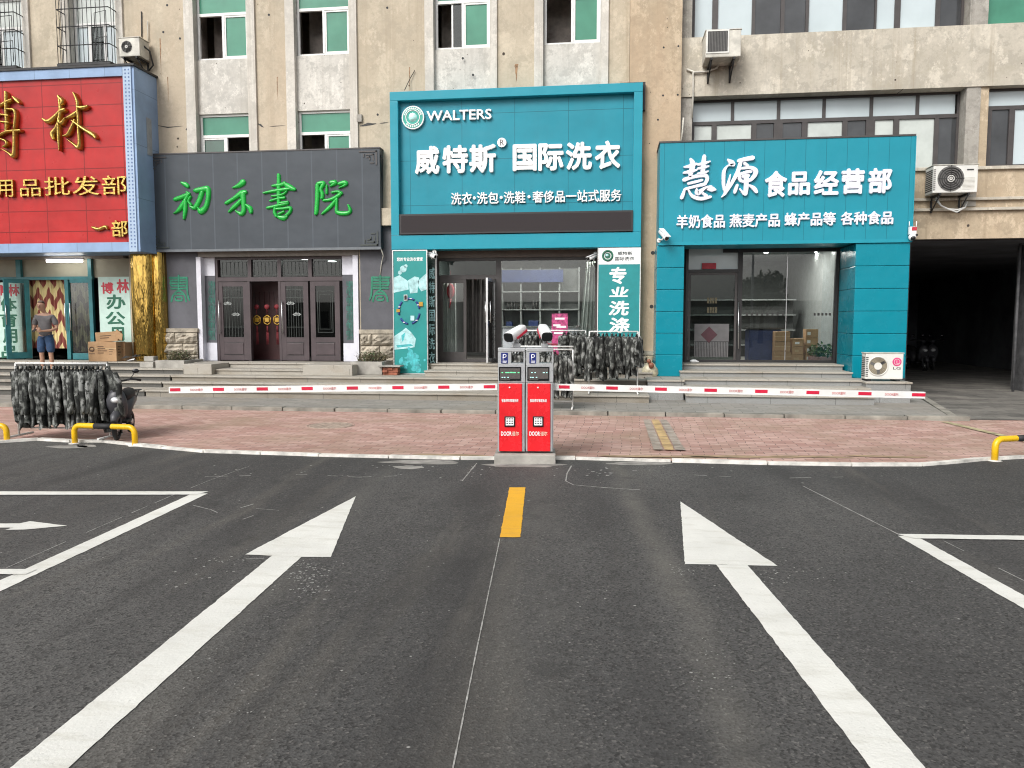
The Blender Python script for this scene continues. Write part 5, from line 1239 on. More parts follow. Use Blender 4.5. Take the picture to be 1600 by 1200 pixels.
for si, z in enumerate(SZ[:2]):
    x = sx0 + .1
    while x < sx1 - .3:
        w_ = rr.uniform(.12, .3); h_ = rr.uniform(.12, .34)
        if rr.random() < .7:
            mb = MB('stock_blue' if rr.random() < .6 else 'ac_dark')
            if rr.random() < .5: mb.box(x, x + w_, 20.1, 20.35, z + .002, z + h_, .02)
            else:
                for q in range(3): mb.tube([(x + q * .09 + .04, 20.2, z + .002), (x + q * .09 + .04, 20.2, z + h_ * .65), (x + q * .09 + .04, 20.2, z + h_ * .75), (x + q * .09 + .04, 20.2, z + h_)], [.035, .035, .014, .014], 8)
            mb.build('stock_pack', None, 'dark pack or bottles standing on a shelf behind the laundry window', 'goods', 'goods on the laundry shelves')
        x += w_ + .12
mb = MB('white_panel'); a, b = Q(786, 540, 19.2).x, Q(903, 540, 19.2).x; mb.box(a, b, 19.1, 19.7, Z0, Q(840, 512, 19.1).z, .02); mb.m('shelf'); mb.box(a - .02, b + .02, 19.06, 19.74, Q(840, 512, 19.1).z + .001, Q(840, 512, 19.1).z + .04); mb.build('counter', None, 'pale service counter inside the laundry window', 'counter')
lights([(Q(px, 405, 18.9).x, 18.9, 3.46) for px in (742, 828, 858, 884)] + [(Q(px, 405, 18.5).x, 18.5, 3.44) for px in (800, 912)], 'small flat ceiling light inside the laundry, front pair added to brighten it', group='ceiling lights in the laundry')  # the front pair near the glass is added to brighten the curtains
mb = MB('lamp'); p, q = Q(784, 423, 20.0), Q(794, 428, 21.0); mb.tube([(p.x, 19.2, 3.38), (p.x + .12, 20.2, 3.38)], .02); mb.build('tube_light', None, 'white tube light on the ceiling just right of the laundry door', 'light')
mb = MB('lamp'); p = Q(900, 420, 19.0); mb.tube([(p.x, 19.2, 3.38), (p.x + .2, 20.2, 3.38)], .02); mb.build('tube_light', None, 'white tube light on the ceiling beside the right laundry curtain', 'light')
# pink poster board outside the window
p0 = rect(862, 490, 887, 548, 17.75)
t = thing('poster_board', 'pink advertising poster standing against the laundry window behind the bicycle', 'poster', ((p0[0] + p0[1]) / 2, 17.75, .72))
mb = MB('pink_poster'); mb.box(p0[0], p0[1], 17.75, 17.78, .74, p0[3]); mb.build('board', t)
mb = MB('letter_white')
for k, (u0, u1, v) in enumerate(((.2, .8, .84), (.1, .55, .66), (.3, .9, .62), (.15, .7, .45), (.5, .85, .36))): mb.box(p0[0] + (p0[1] - p0[0]) * u0, p0[0] + (p0[1] - p0[0]) * u1, 17.746, 17.749, p0[2] + (p0[3] - p0[2]) * v, p0[2] + (p0[3] - p0[2]) * (v + .05))
mb.build('print', t)

# --- grey shop (academy): brown four leaf door
Y = 18.24; Z0 = .722
xa, xb = Q(338, 480, Y).x, Q(540, 480, Y).x; ZC = 3.45
F = thing('shopfront', 'dark brown four leaf lattice door front of the grey signed shop, second leaf open', 'shopfront', ((xa + xb) / 2, Y, Z0))
zt0, zt1, zd = Q(440, 401, Y).z, Q(440, 434, Y).z, Q(440, 438, Y).z
mb = MB('beige_head'); ha, hb = Q(312, 480, YW).x, Q(562, 480, YW).x; mb.box(ha, hb, YW - .02, Y + .1, zt0, 3.448); mb.build('header', F)
mb = MB('door_brown'); w = .06
frame_rect(mb, xa, xb, Z0, zt0 - .002, Y, Y + .12, w, False)
mb.box(xa + w, xb - w, Y - .005, Y + .12, zd - .02, zt1 + .02)
for px in (389.5, 436, 484): x = Q(px, 418, Y).x; mb.box(x - .045, x + .045, Y + .003, Y + .11, zt1 + .02, zt0 - w)
for px in (389.5, 437.5): x = Q(px, 500, Y).x; mb.box(x - .03, x + .03, Y + .004, Y + .11, Z0, zd - .02)
mb.build('frame', F)
tp = [xa + w] + [Q(px, 418, Y).x for px in (389.5, 436, 484)] + [xb - w]
for a, b in zip(tp, tp[1:]):
    mb = MB('glass_dark'); mb.box(a + .05, b - .05, Y + .06, Y + .066, zt1 + .03, zt0 - w); mb.m('lattice')
    c, d = zt1 + .07, zt0 - w - .05
    for (q, r_, s_, t_) in ((a + .1, b - .1, d - .012, d), (a + .1, b - .1, c, c + .012)): mb.box(q, r_, Y + .05, Y + .058, s_, t_)
    k = 7
    for i in range(k): x = a + .1 + (b - a - .2) * i / (k - 1); mb.box(x - .005, x + .005, Y + .051, Y + .057, c + .013, d - .013)
    mb.build('transom', F)
def leaf(px0, px1, handle=None, lattice=True, lotus=True, rot=0.0):
    a, b = Q(px0, 500, Y).x, Q(px1, 500, Y).x; y0, y1 = Y - .02 if rot else Y + .01, Y + .055
    mb = MB('door_brown'); st = .13; gz0, gz1 = Q(440, 527, Y).z, Q(440, 447, Y).z; z0, z1 = Z0 + .01, zd - .025
    y0 = Y + .012
    mb.box(a, a + st, y0, y1, z0, z1, .006); mb.box(b - st, b, y0, y1, z0, z1, .006); mb.box(a + st, b - st, y0 + .001, y1, gz1, z1); mb.box(a + st, b - st, y0 + .001, y1, z0, gz0)
    pz0, pz1 = z0 + .13, gz0 - .12
    mb.box(a + st + .02, b - st - .02, y0 - .012, y0 + .0005, pz0 + .02, pz1 - .02, .008)
    mb.m('blackframe'); mb.box(a + st, b - st, y0 - .002, y0 + .0003, pz1 - .012, pz1); mb.box(a + st, b - st, y0 - .002, y0 + .0003, pz0, pz0 + .012)
    d = mb.build('door', F)
    mb = MB('glass_dark'); mb.box(a + st, b - st, Y + .03, Y + .036, gz0, gz1); mb.build('pane', d)
    mb = MB('lattice'); c0, c1 = a + st, b - st
    if lattice:
        for i in range(1, 7): x = c0 + (c1 - c0) * i / 7; mb.box(x - .004, x + .004, Y + .022, Y + .027, gz0 + .01, gz1 - .01)
        for f in (.2, .78, .93): z = gz0 + (gz1 - gz0) * f; mb.box(c0, c1, Y + .0215, Y + .0275, z - .005, z + .005)
    else:
        frame_rect(mb, c0 + .05, c1 - .05, gz0 + .12, gz1 - .12, Y + .022, Y + .028, .012); frame_rect(mb, c0 + .1, c1 - .1, gz0 + .2, gz1 - .2, Y + .022, Y + .028, .008)
    mb.build('lattice', d)
    if lotus:
        mb = MB(simple('etched_flower', (.34, .36, .35), .6, var=.3, scale=20))
        for (cx, cz, s_) in ((c0 + .12, gz1 - .45, 1), (c0 + (c1 - c0) * .62, gz1 - .72, -1)):
            for k in range(7):
                ang = R(15 + k * 25); v = Vector((math.cos(ang), 0, math.sin(ang) * .7))
                pp = Vector((cx, Y + .018, cz)); sd2 = Vector((-v.z, 0, v.x)) * .022
                mb.face([pp, pp + v * .06 + sd2, pp + v * .12, pp + v * .06 - sd2])
        mb.build('etched_flower', d)
    if handle:
        mb = MB('steel'); x = (a + .05) if handle < 0 else (b - .05)
        mb.tube([(x, Y - .05, Z0 + .66), (x, Y - .05, Z0 + 1.5)], .014)
        for zz in (Z0 + .72, Z0 + 1.44): mb.tube([(x, Y - .05, zz), (x, Y + .012, zz)], .01)
        mb.build('handle', d)
leaf(341, 388, -1); leaf(439, 482, -1); leaf(485, 531, None, False, False)
# leaf folded back beside the opening
# room behind with the red inner door and the gold lanterns
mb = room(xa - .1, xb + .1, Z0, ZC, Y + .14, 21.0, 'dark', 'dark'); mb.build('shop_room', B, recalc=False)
a, b = Q(392, 500, 18.9).x, Q(436, 500, 18.9).x
t = thing('inner_door', 'dark red panelled inner door seen through the open brown leaf', 'door', ((a + b) / 2, 18.9, Z0))
mb = MB('wallred'); mb.box(a - .1, b + .12, 18.9, 18.95, Z0, 2.9); frame_rect(mb, a, b, Z0 + 1.0, 2.5, 18.88, 18.9, .04)
for i in range(1, 6): x = a + (b - a) * i / 6; mb.box(x - .006, x + .006, 18.885, 18.899, 2.0, 2.46)
mb.build('panel', t)
for i, px in enumerate((401.5, 417.5, 433)):
    p = Q(px, 500, 18.55); lab = ('left gold lantern hanging in the dark doorway', 'middle gold lantern hanging in the dark doorway', 'right gold lantern half hidden by the brown door leaf')[i]
    t = thing('hanging_lantern', lab, 'lantern', (p.x, 18.55, p.z - .3), 'gold lanterns in the doorway')
    mb = MB('lantern'); r_ = .105; hexa = [(0, r_ * 1.15), (r_ * .8, r_ * .6), (r_ * .8, -r_ * .6), (0, -r_ * 1.15), (-r_ * .8, -r_ * .6), (-r_ * .8, r_ * .6)]
    for (u0, v0), (u1, v1) in zip(hexa, hexa[1:] + hexa[:1]): mb.tube([p + Vector((u0, 0, v0)), p + Vector((u1, 0, v1))], .014, 6)
    mb.box(p.x - .05, p.x + .05, p.y - .02, p.y + .02, p.z - .05, p.z + .06); mb.build('lantern_frame', t)
    mb = MB('tassel'); mb.tube([p - Vector((0, 0, .15)), p - Vector((0, 0, .30))], .02, 6); 
    for k in range(4): mb.tube([p - Vector((-.02 + .013 * k, 0, .3)), p - Vector((-.028 + .018 * k, 0, .62))], .006, 4)
    mb.tube([p + Vector((0, 0, .14)), p + Vector((0, 0, .30))], .008, 5); mb.ball(p + Vector((0, 0, .33)), .07, 10, (1, .5, .9)); mb.build('tassel', t)
lights([(Q(473, 413, 19.0).x, 19.2, 3.30), (Q(515, 423, 19.5).x, 19.7, 3.28)], 'bright oval ceiling light behind the grey shop transom', r=.11, group='ceiling lights in the grey shop', power=4)
# white / grey door cheeks
for s_, (p0, p1, q0, q1) in enumerate(((310, 317, 318, 338), (553, 561, 536, 553))):
    a, b = Q(p0, 480, YW).x, Q(p1, 480, YW).x
    t = thing('door_cheek', ('white and grey door cheek with faded green writing left of the brown doors', 'white and grey door cheek with faded green writing right of the brown doors')[s_], 'wall panel', ((a + b) / 2, YW, Z0))
    mb = MB('white_panel'); mb.box(a, b, YW - .05, Y + .05, Z0, zt0 - .002)
    a, b = Q(q0, 480, Y).x, Q(q1, 480, Y).x; zA, zB_ = Q(330, 431, Y).z, Q(330, 535.5, Y).z
    mb.box(a, b, Y - .02, Y + .1, zA, zt0 - .002); mb.box(a, b, Y - .02, Y + .1, Z0, zB_); mb.build('white_panel', t)
    mb = MB('greywall'); mb.box(a + .001, b - .001, Y - .01, Y + .1, zB_ + .002, zA - .002); mb.build('grey_panel', t)
    mb = MB('green_faint'); n_ = 7; xo = (q0 + q1) / 2 + (3 if s_ == 0 else 2)
    for k in range(n_): mb.strokes(SEAL, xo - 5.5 - 850 / 18, 439 + k * 13 - 255 / 18, 18, Y - .016, .004, False, 1.0)
    mb.build('faded_writing', t)

# --- red shop: teal framed glass front with a chevron curtain
Y = 18.35; Z0 = .722
xa, xb = Q(-30, 480, Y).x, Q(203, 480, Y).x
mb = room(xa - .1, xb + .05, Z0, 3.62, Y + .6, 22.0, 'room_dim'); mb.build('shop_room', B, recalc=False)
F = thing('shopfront', 'teal framed glass shopfront below the red sign, door leaves standing open', 'shopfront', ((xa + xb) / 2, Y, Z0))
mb = MB('beige_head'); zh = Q(100, 405, Y).z; mb.box(xa, xb, YW + .05, Y + .4, zh, 3.6); mb.build('header', F)
zr = Q(100, 434, Y).z; ztop = Q(100, 409, Y).z
mb = MB('teal_door')
mb.box(xa, Q(146, 480, Y).x, Y - .004, Y + .09, zr - .05, zr + .03)
for px, wd in ((31, .13), (142, .10), (-28, .1)): x = Q(px, 480, Y).x; mb.box(x - wd / 2, x + wd / 2, Y, Y + .085, Z0, zr - .05); mb.box(x - wd / 2, x + wd / 2, Y, Y + .085, zr + .03, zh)
for px, wd in ((105, .10),): x = Q(px, 480, Y).x; mb.box(x - wd / 2, x + wd / 2, Y - .006, Y + .085, Z0, zr - .05)
mb.box(Q(108, 480, Y).x + .04, Q(139, 480, Y).x, Y + .002, Y + .08, Z0, Z0 + .16); mb.box(Q(108, 480, Y).x + .04, Q(139, 480, Y).x, Y + .002, Y + .08, zr - .13, zr - .05)
mb.build('frame', F)
mb = MB('beige_blind'); mb.box(xa, xb, Y + .12, Y + .14, zr, zh); mb.m('teal_door'); mb.build('blind', F)
mb = MB('glass'); mb.box(Q(108, 480, Y).x + .04, Q(139, 480, Y).x, Y + .04, Y + .046, Z0 + .16, zr - .13); mb.build('window_pane', F)
mb = MB('chevron'); wavy(mb, Q(44, 480, 18.5).x, Q(104, 480, 18.5).x, Z0 + .28, zr - .0, 18.5, .018, 11); mb.build('curtain', None, 'maroon and straw chevron strip curtain in the red shop doorway', 'curtain')
mb = MB('chevron_reflection'); wavy(mb, Q(107, 480, 18.52).x, Q(141, 480, 18.52).x, Z0 + .2, zr, 18.5, .025, 8); mb.build('curtain', None, 'chevron curtain reflection, built as cloth behind the right glass pane of the red shop', 'curtain')  # cloth added behind the pane in place of the curtain's reflection
mb = MB('mint_board'); mb.box(Q(36, 480, Y).x, Q(45, 480, Y).x, Y + .01, Y + .06, Z0, zr - .06); mb.build('side_panel', F)
# open door leaf on the left, swung outwards
hx = Q(47, 480, Y).x
H_ = Vector((hx, Y - .01, 0)); E_ = Vector((Q(7, 480, Y - .5).x, Y - .5, 0)); u = (E_ - H_).normalized(); L_ = (E_ - H_).length
mb = MB('teal_door'); z0, z1 = Z0 + .03, zr - .04
slab(mb, H_, H_ + u * .11, z0, z1, .025); slab(mb, E_ - u * .11, E_, z0, z1, .025); slab(mb, H_ + u * .111, E_ - u * .111, z0, z0 + .16, .022); slab(mb, H_ + u * .111, E_ - u * .111, z1 - .10, z1, .022)
dr = mb.build('door', F); mb = MB('glass'); slab(mb, H_ + u * .111, E_ - u * .111, z0 + .161, z1 - .101, .004); mb.build('pane', dr)
mb = MB('steel'); q = E_ - u * .06 + Vector((.0, -.05, 0)); mb.tube([(q.x, q.y, Z0 + .9), (q.x, q.y, Z0 + 1.4)], .012); mb.build('handle', dr)
mb = MB('steel'); q = Q(102, 500, Y - .06); mb.tube([(q.x, q.y, Z0 + .75), (q.x, q.y, Z0 + 1.45)], .013); q = Q(110, 500, Y - .06); mb.tube([(q.x, q.y, Z0 + .75), (q.x, q.y, Z0 + 1.45)], .013); mb.build('handle', F)
mb = MB('lamp'); p, q = Q(73, 407, 18.02), Q(128, 404.5, 18.02); mb.box(p.x, q.x, 18.0, 18.05, p.z - .045, p.z + .015); mb.m('white_pvc'); mb.box(p.x - .03, q.x + .03, 17.99, 18.06, p.z + .016, p.z + .06); mb.build('tube_light', None, 'lit white tube light under the red shop sign', 'light')
for s_, (p0, p1, lab) in enumerate(((155, 203.5, 'mint board with red and green characters beside the gold columns'), (-26, 33, 'mint board with red and green characters behind the open teal door leaf'))):
    a, b = Q(p0, 480, 18.2).x, Q(p1, 480, 18.2).x; zz0, zz1 = Z0 + .05, Q(180, 440, 18.2).z
    t = thing('shop_board', lab, 'sign', ((a + b) / 2, 18.2, Z0))
    mb = MB('mint_board'); mb.box(a, b, 18.2, 18.25, zz0, zz1 + .12 if s_ == 0 else zz1); mb.build('board', t)
    mb = MB('red_print')
    if s_ == 0: mb.text('博', 158, 441, 177, 459, 18.195, .004, .03); mb.text('林', 182, 436, 201.5, 458, 18.195, .004, .03)
    else: mb.text('博', -14, 445, 6, 462, 18.195, .004, .03); mb.text('林', 12, 444, 30, 463, 18.195, .004, .03)
    mb.build('red_writing', t)
    mb = MB('deep_green')
    if s_ == 0: L4 = (('办', 166, 196, 460, 483), ('公', 165, 195.5, 487, 508), ('用', 172, 194, 511, 533), ('品', 170, 196, 538, 560))
    else: L4 = (('体', 0, 26, 466, 486), ('育', 0, 27, 489, 511), ('用', 4, 27, 514, 536), ('品', 2, 28, 540, 560))
    for ch, q0, q1, r0, r1 in L4: mb.text(ch, q0, r0, q1, r1, 18.195, .004, .028)
    mb.build('green_writing', t)
# gold wrapped columns
for (p0, p1, lab, yc) in ((201, 236, 'wide gold mirror wrapped column beside the mint board', 17.72), (237, 255, 'narrow gold mirror wrapped column beside the grey wall panel', 17.85)):
    a, b = Q(p0, 490, yc).x, Q(p1, 490, yc).x; r_ = (b - a) / 2
    mb = MB('goldcol'); ring = []
    zz0, zz1 = .60 if p0 < 220 else .72, 3.48
    n_ = 72; lev = 40
    for j in range(lev + 1):
        z = zz0 + (zz1 - zz0) * j / lev; row = []
        for k in range(n_):
            an = 6.2832 * k / n_; rr_ = r_ * (1 + .035 * noise.noise((math.cos(an) * 2.5, math.sin(an) * 2.5, z * .35)) + .05 * noise.noise((math.cos(an) * 5, math.sin(an) * 5, z * .5 + 7)) + .014 * noise.noise((math.cos(an) * 11, math.sin(an) * 11, z * 3)))
            e_ = 3.0; cx_ = abs(math.cos(an)) ** (2 / e_) * math.copysign(1, math.cos(an)); cy_ = abs(math.sin(an)) ** (2 / e_) * math.copysign(1, math.sin(an))
            row.append(mb.bm.verts.new(((a + b) / 2 + cx_ * rr_, yc + .3 + cy_ * .3 * rr_ / r_, z)))
        ring.append(row)
    for q, w_ in zip(ring, ring[1:]):
        for k in range(n_): mb.f([q[k], q[(k + 1) % n_], w_[(k + 1) % n_], w_[k]], True)
    mb.f(ring[-1]); mb.build('gold_column', None, lab, 'column')
# ================================================================== BANNERS
Y = 17.3
a, b, c, d = rect(615.5, 392, 667, 588, Y); c = .484
t = thing('banner', 'tall teal laundry banner with clothes line, ring of icons and hand pictures', 'banner', ((a + b) / 2, Y, c))
mb = MB('banner_teal'); mb.box(a, b, Y, Y + .05, c, d); mb.build('board', t)
mb = MB('steel'); frame_rect(mb, a - .02, b + .02, c - .0, d + .02, Y - .012, Y + .06, .02); mb.build('frame', t)
mb = MB('letter_white'); mb.text('您的专业洗衣管家', 620, 402, 661, 408, Y - .004, .003, .02); mb.build('lettering', t)
mb = MB('banner_light')
def bp(u, v, o=.003): return Vector((a + (b - a) * u / 100, Y - o, d - (d - c) * v / 380))
# drifting shirts on a line (u 0-100 across, v 0-380 down)
for poly in ([(0, 82), (18, 74), (44, 92), (46, 118), (0, 128)], [(44, 90), (64, 78), (78, 82), (72, 128), (50, 130)], [(74, 92), (100, 68), (100, 118), (84, 124), (76, 112)]):
    mb.prism([bp(*q) for q in poly], (0, .002, 0))
for cx, cy, r_ in ((30, 55, 10), (38, 46, 5), (20, 66, 6)): mb.cyl(bp(cx, cy), r_ / 100 * (b - a), .002, 'Y', 20)
mb.build('shirt_print', t); mb = MB('banner_light')
for poly in ([(0, 262), (24, 246), (36, 236), (52, 250), (66, 270), (62, 296), (40, 300), (0, 304)],): mb.prism([bp(*q) for q in poly], (0, .002, 0))
mb.m('banner_mid'); mb.prism([bp(q[0], q[1], .0045) for q in ((22, 260), (34, 250), (30, 272), (24, 280))], (0, .001, 0)); mb.prism([bp(q[0], q[1], .0045) for q in ((6, 290), (50, 286), (58, 292), (10, 298))], (0, .001, 0)); mb.build('hand_print', t); mb = MB('banner_mid')
rr = random.Random(9)
for k in range(60): u_, v_ = rr.gauss(55, 15), rr.gauss(338, 16); mb.cyl(bp(min(92, max(8, u_)), min(366, v_), .0035 + .00001 * k), rr.uniform(.02, .07), .002, 'Y', 12)
mb.build('splash_print', t)
mb = MB('navy'); cc = bp(47, 185)
for s_, e_ in ((12, 48), (62, 100), (132, 196), (214, 262), (285, 350)):
    P_ = []
    for k in range(9): an = R(s_ + (e_ - s_) * k / 8); P_.append(cc + Vector((math.cos(an) * .245, -.001, math.sin(an) * .29)))
    mb.tube(P_, .024, 6)
mb.build('ring_print', t)
mb = MB('letter_white')
for an in (30, 80, 160, 240, 315): q = cc + Vector((math.cos(R(an)) * .245, -.024, math.sin(R(an)) * .29)); mb.box(q.x - .025, q.x + .025, q.y - .003, q.y, q.z - .008, q.z + .008)
for (u_, v_, w_, h_, m_) in ((37, 143, .04, .065, 'letter_white'), (37, 143, .03, .052, 'screen'), (83, 163, .045, .05, 'lantern'), (14, 183, .04, .035, 'lantern'), (57, 206, .045, .055, 'banner_light')):
    mb.m(m_); q = bp(u_, v_); mb.box(q.x - w_, q.x + w_, q.y - (.028 if m_ != 'screen' else .031), q.y - (.02 if m_ != 'screen' else .0285), q.z - h_, q.z + h_)
mb.build('icon_print', t)
# narrow dark board
Y = 17.62; a, b, c, d = rect(668, 393, 681, 575, Y); c = .726
t = thing('vertical_board', 'narrow blackish green board with a vertical line of pale characters', 'sign', ((a + b) / 2, Y, c))
mb = MB('black_green'); mb.box(a, b, Y, Y + .06, c, d); mb.build('board', t)
mb = MB('white_pvc'); mb.box(a - .025, a - .001, Y - .012, Y + .06, c, d); mb.box(b + .001, b + .025, Y - .012, Y + .06, c, d); mb.build('edge', t)
mb = MB('banner_light')
for i, ch in enumerate('威特斯国际洗衣'): mb.text(ch, 670.2, 418 + i * 22, 679.2, 436 + i * 22, Y - .004, .003, .012)
mb.build('lettering', t)
# right banner
Y = 17.5; a, b, c, d = rect(934.5, 387, 999, 575, Y); c = .726
t = thing('banner', 'teal vertical banner with white head and four large white brush characters', 'banner', ((a + b) / 2, Y, c))
zs = Q(966, 413, Y).z
mb = MB(simple('banner_teal_right', (0.012, 0.24, 0.25), .4, var=.06)); mb.box(a, b, Y, Y + .06, c, zs - .001); mb.m('letter_white'); mb.box(a, b, Y, Y + .06, zs, d); mb.build('board', t)
mb = MB('white_pvc'); mb.box(a - .018, a - .001, Y - .01, Y + .06, c, d); mb.box(b + .001, b + .018, Y - .01, Y + .06, c, d); mb.build('edge', t)
mb = MB('deep_green'); p = Q(949.5, 399.5, Y - .004); mb.torus(p, .105, .024, 'Y', 28, 6); mb.cyl(p, .065, .004, 'Y', 20); mb.m('banner_light'); mb.ball(p + Vector((-.015, -.003, .01)), .04, 8, (1, .1, .7)); mb.build('emblem', t)
mb = MB('black_green'); mb.text('威特斯', 965, 393, 988, 398.5, Y - .004, .003, .01); mb.text('国际洗衣', 961, 401, 991, 407, Y - .004, .003, .01); mb.build('small_lettering', t)
mb = MB('letter_white')
for ch, q0, q1, r0, r1 in (('专', 952, 979, 417, 444), ('业', 952, 982.5, 448, 464), ('洗', 951, 983, 470, 493), ('涤', 951, 984.5, 496, 520)): mb.text(ch, q0, r0, q1, r1, Y - .004, .003, .032, .12)
mb.build('lettering', t)
# blue edged sign at the far left
p = Q(-14, 445, 15.5)
t = thing('street_sign', 'white sign with a blue rounded border at the far left edge', 'sign', (p.x, 15.5, .25))
mb = MB('letter_white'); mb.box(p.x - .22, p.x + .205, 15.5, 15.52, p.z - .48, p.z + .42, .008); mb.m('navy'); frame_rect(mb, p.x - .20, p.x + .19, p.z - .46, p.z + .40, 15.49, 15.4995, .025); mb.build('plate', t)
mb = MB('steel'); mb.tube([(p.x - .15, 15.55, .25), (p.x - .15, 15.55, p.z + .3)], .03); mb.build('post', t)

# ================================================================== AIR CONDITIONERS, CAMERAS, CABLES
def ac(px0, py0, px1, py1, Y, dep, label, fan=None, square=None, bracket=True, logo=False, dirty=False, lines=False, sidevents=False, zfloor=None):
    a, b, c, d = rect(px0, py0, px1, py1, Y)
    if zfloor is not None: c = zfloor
    t = thing('air_conditioner', label, 'air conditioner', ((a + b) / 2, Y + dep, c))
    mb = MB('ac_dirty' if dirty else 'ac_white'); mb.box(a, b, Y, Y + dep, c, d, .018)
    mb.m('ac_dirty'); mb.box(a - .012, b + .012, Y - .012, Y + dep + .01, d + .001, d + .02, .006)
    if sidevents:
        mb.m('ac_dark')
        k = 11
        for i in range(k): z = c + (d - c) * (.1 + .8 * i / k); mb.box(a - .004, a + .004, Y + .04, Y + dep - .03, z, z + (d - c) * .04); mb.box(a + .006, a + .05, Y - .003, Y + .004, z, z + (d - c) * .035)
    mb.build('housing', t)
    if fan:
        cx, cy, rp = fan; p = Q(cx, cy, Y); r = rp * Y / FPX; p = p + Vector((0, -.004, 0))
        mb = MB('ac_grille' if not logo else simple('beige_fan_ring', (.33, .285, .20), .5)); mb.cyl(p + Vector((0, -.004, 0)), r, .006, 'Y', 32); mb.m('ac_dark' if not logo else 'ac_grille')
        n_ = 6
        if not logo:
            for k in range(1, n_): mb.torus(p + Vector((0, -.010, 0)), r * k / n_, r * .045, 'Y', 28, 5)
            for k in range(8): an = k * .7854; mb.tube([p + Vector((0, -.012, 0)), p + Vector((math.cos(an) * r, -.012, math.sin(an) * r))], .006, 4)
        else:
            for k in range(3):
                an = k * 2.094 + .5; v = Vector((math.cos(an), 0, math.sin(an))); s2 = Vector((-v.z, 0, v.x))
                mb.m('ac_dark' if k == 0 else 'ac_grille'); mb.face([p + Vector((0, -.0065, 0)) + v * r * .3 - s2 * r * .1, p + Vector((0, -.0065, 0)) + v * r * .88 - s2 * r * .06, p + Vector((0, -.0065, 0)) + v * r * .8 + s2 * r * .24, p + Vector((0, -.0065, 0)) + v * r * .3 + s2 * r * .2])
            mb.m('ac_grille')
            for k in range(2, 8): mb.torus(p + Vector((0, -.012, 0)), r * k / 8, .003, 'Y', 28, 4)
        mb.m('ac_white'); mb.cyl(p + Vector((0, -.016, 0)), r * (.27 if not logo else .4), .012, 'Y', 20)
        if logo: mb.m('ac_white'); mb.torus(p + Vector((0, -.006, 0)), r * 1.02, .012, 'Y', 32, 6)
        mb.build('fan_grille', t)
    if square:
        q = rect(*square, Y); mb = MB('ac_grille'); mb.box(q[0], q[1], Y - .004, Y + .001, q[2], q[3]); mb.m('ac_dark')
        k = 13
        for i in range(k): x = q[0] + (q[1] - q[0]) * (i + .3) / k; mb.box(x, x + (q[1] - q[0]) / k * .5, Y - .010, Y - .0045, q[2] + .01, q[3] - .01)
        mb.m('ac_white'); frame_rect(mb, q[0] - .03, q[1] + .03, q[2] - .03, q[3] + .03, Y - .016, Y + .0, .028); mb.build('coil_grille', t)
    if lines:
        mb = MB('ac_dirty')
        for i in range(10): z = c + (d - c) * (.12 + .045 * i); mb.box(a + (b - a) * .66, a + (b - a) * .93, Y - .005, Y + .001, z, z + .008)
        mb.build('vent_lines', t); mb = MB('ac_dark'); mb.box(a + (b - a) * .75, a + (b - a) * .90, Y - .004, Y + .001, d - (d - c) * .20, d - (d - c) * .15); mb.build('name_plate', t)
    if bracket:
        mb = MB('iron')
        for f in (.18, .82):
            x = a + (b - a) * f; mb.box(x - .02, x + .02, Y + .0, YW - .003, c - .045, c - .006); mb.tube([(x, YW - .02, c - .35), (x, Y + .05, c - .05)], .016, 6); mb.box(x - .018, x + .018, YW - .03, YW - .003, c - .36, c - .046)
        mb.build('bracket', t)
    if logo:
        mb = MB('pink'); p = Q(1401.5, 565.5, Y); mb.cyl(p + Vector((0, -.006, 0)), .085, .007, 'Y', 24); mb.m('ac_white'); mb.torus(p + Vector((0, -.007, 0)), .055, .005, 'Y', 20, 5); mb.box(p.x - .008, p.x + .0, p.y - .011, p.y - .005, p.z - .035, p.z + .03); mb.box(p.x, p.x + .03, p.y - .011, p.y - .005, p.z - .035, p.z - .028)
        mb.m('ac_grille'); mb.text('LG', 1395.5, 573.5, 1407.5, 577.5, Y - .005, .004, .01); mb.build('badge', t)
    return t, (a, b, c, d)
t, q = ac(186, 59, 218, 88, 17.62, .40, 'white air conditioner hung on the wall above the red sign', fan=(198, 73, 9.3), dirty=True)
mb = MB('ac_dark'); mb.tube([(q[1] - .02, 17.8, q[2] + .3), (q[1] + .08, 17.9, q[2] + .2), (q[1] + .10, 18.0, q[2] - .1), (q[1] - .05, 18.05, q[2] - .2)], .02, 6); mb.m('ac_dirty'); mb.tube([(q[1] - .05, 18.06, q[3] + .05), (q[1] - .05, 18.06, q[3] + .55)], .012, 5); mb.build('pipe', t)
t, q = ac(1102.5, 47, 1158, 89, 17.45, .62, 'old box shaped air conditioner with square grille under the upper right windows', square=(1106, 49, 1137, 81), dirty=True)
mb = MB('ac_dirty'); P_ = [Q(1126, 94, 17.9), Q(1120, 106, 18.0), Q(1105, 112, 18.05), Q(1085, 113, 18.05), Q(1073, 108, 18.06)]; mb.tube(P_, .025, 6); mb.tube([Q(1083, 113, 18.05), Q(1083, 150, 18.05), Q(1081.5, 184, 18.05)], .018, 6); mb.build('pipe', t)
t, q = ac(1458, 258, 1528, 301, 17.62, .42, 'white air conditioner with round fan beside the food sign above the driveway', fan=(1485.5, 279, 18.2), lines=True, sidevents=True)
mb = MB('white_pvc')
for dz in (0, .05): mb.tube([Q(1462, 312, 17.95) + Vector((0, 0, dz)), Q(1470, 321, 17.95), Q(1480, 326, 17.95), Q(1495, 328, 17.95) - Vector((0, 0, dz)), Q(1508, 324, 17.95), Q(1511, 315, 17.95)], .018, 6)
mb.build('pipe', t)
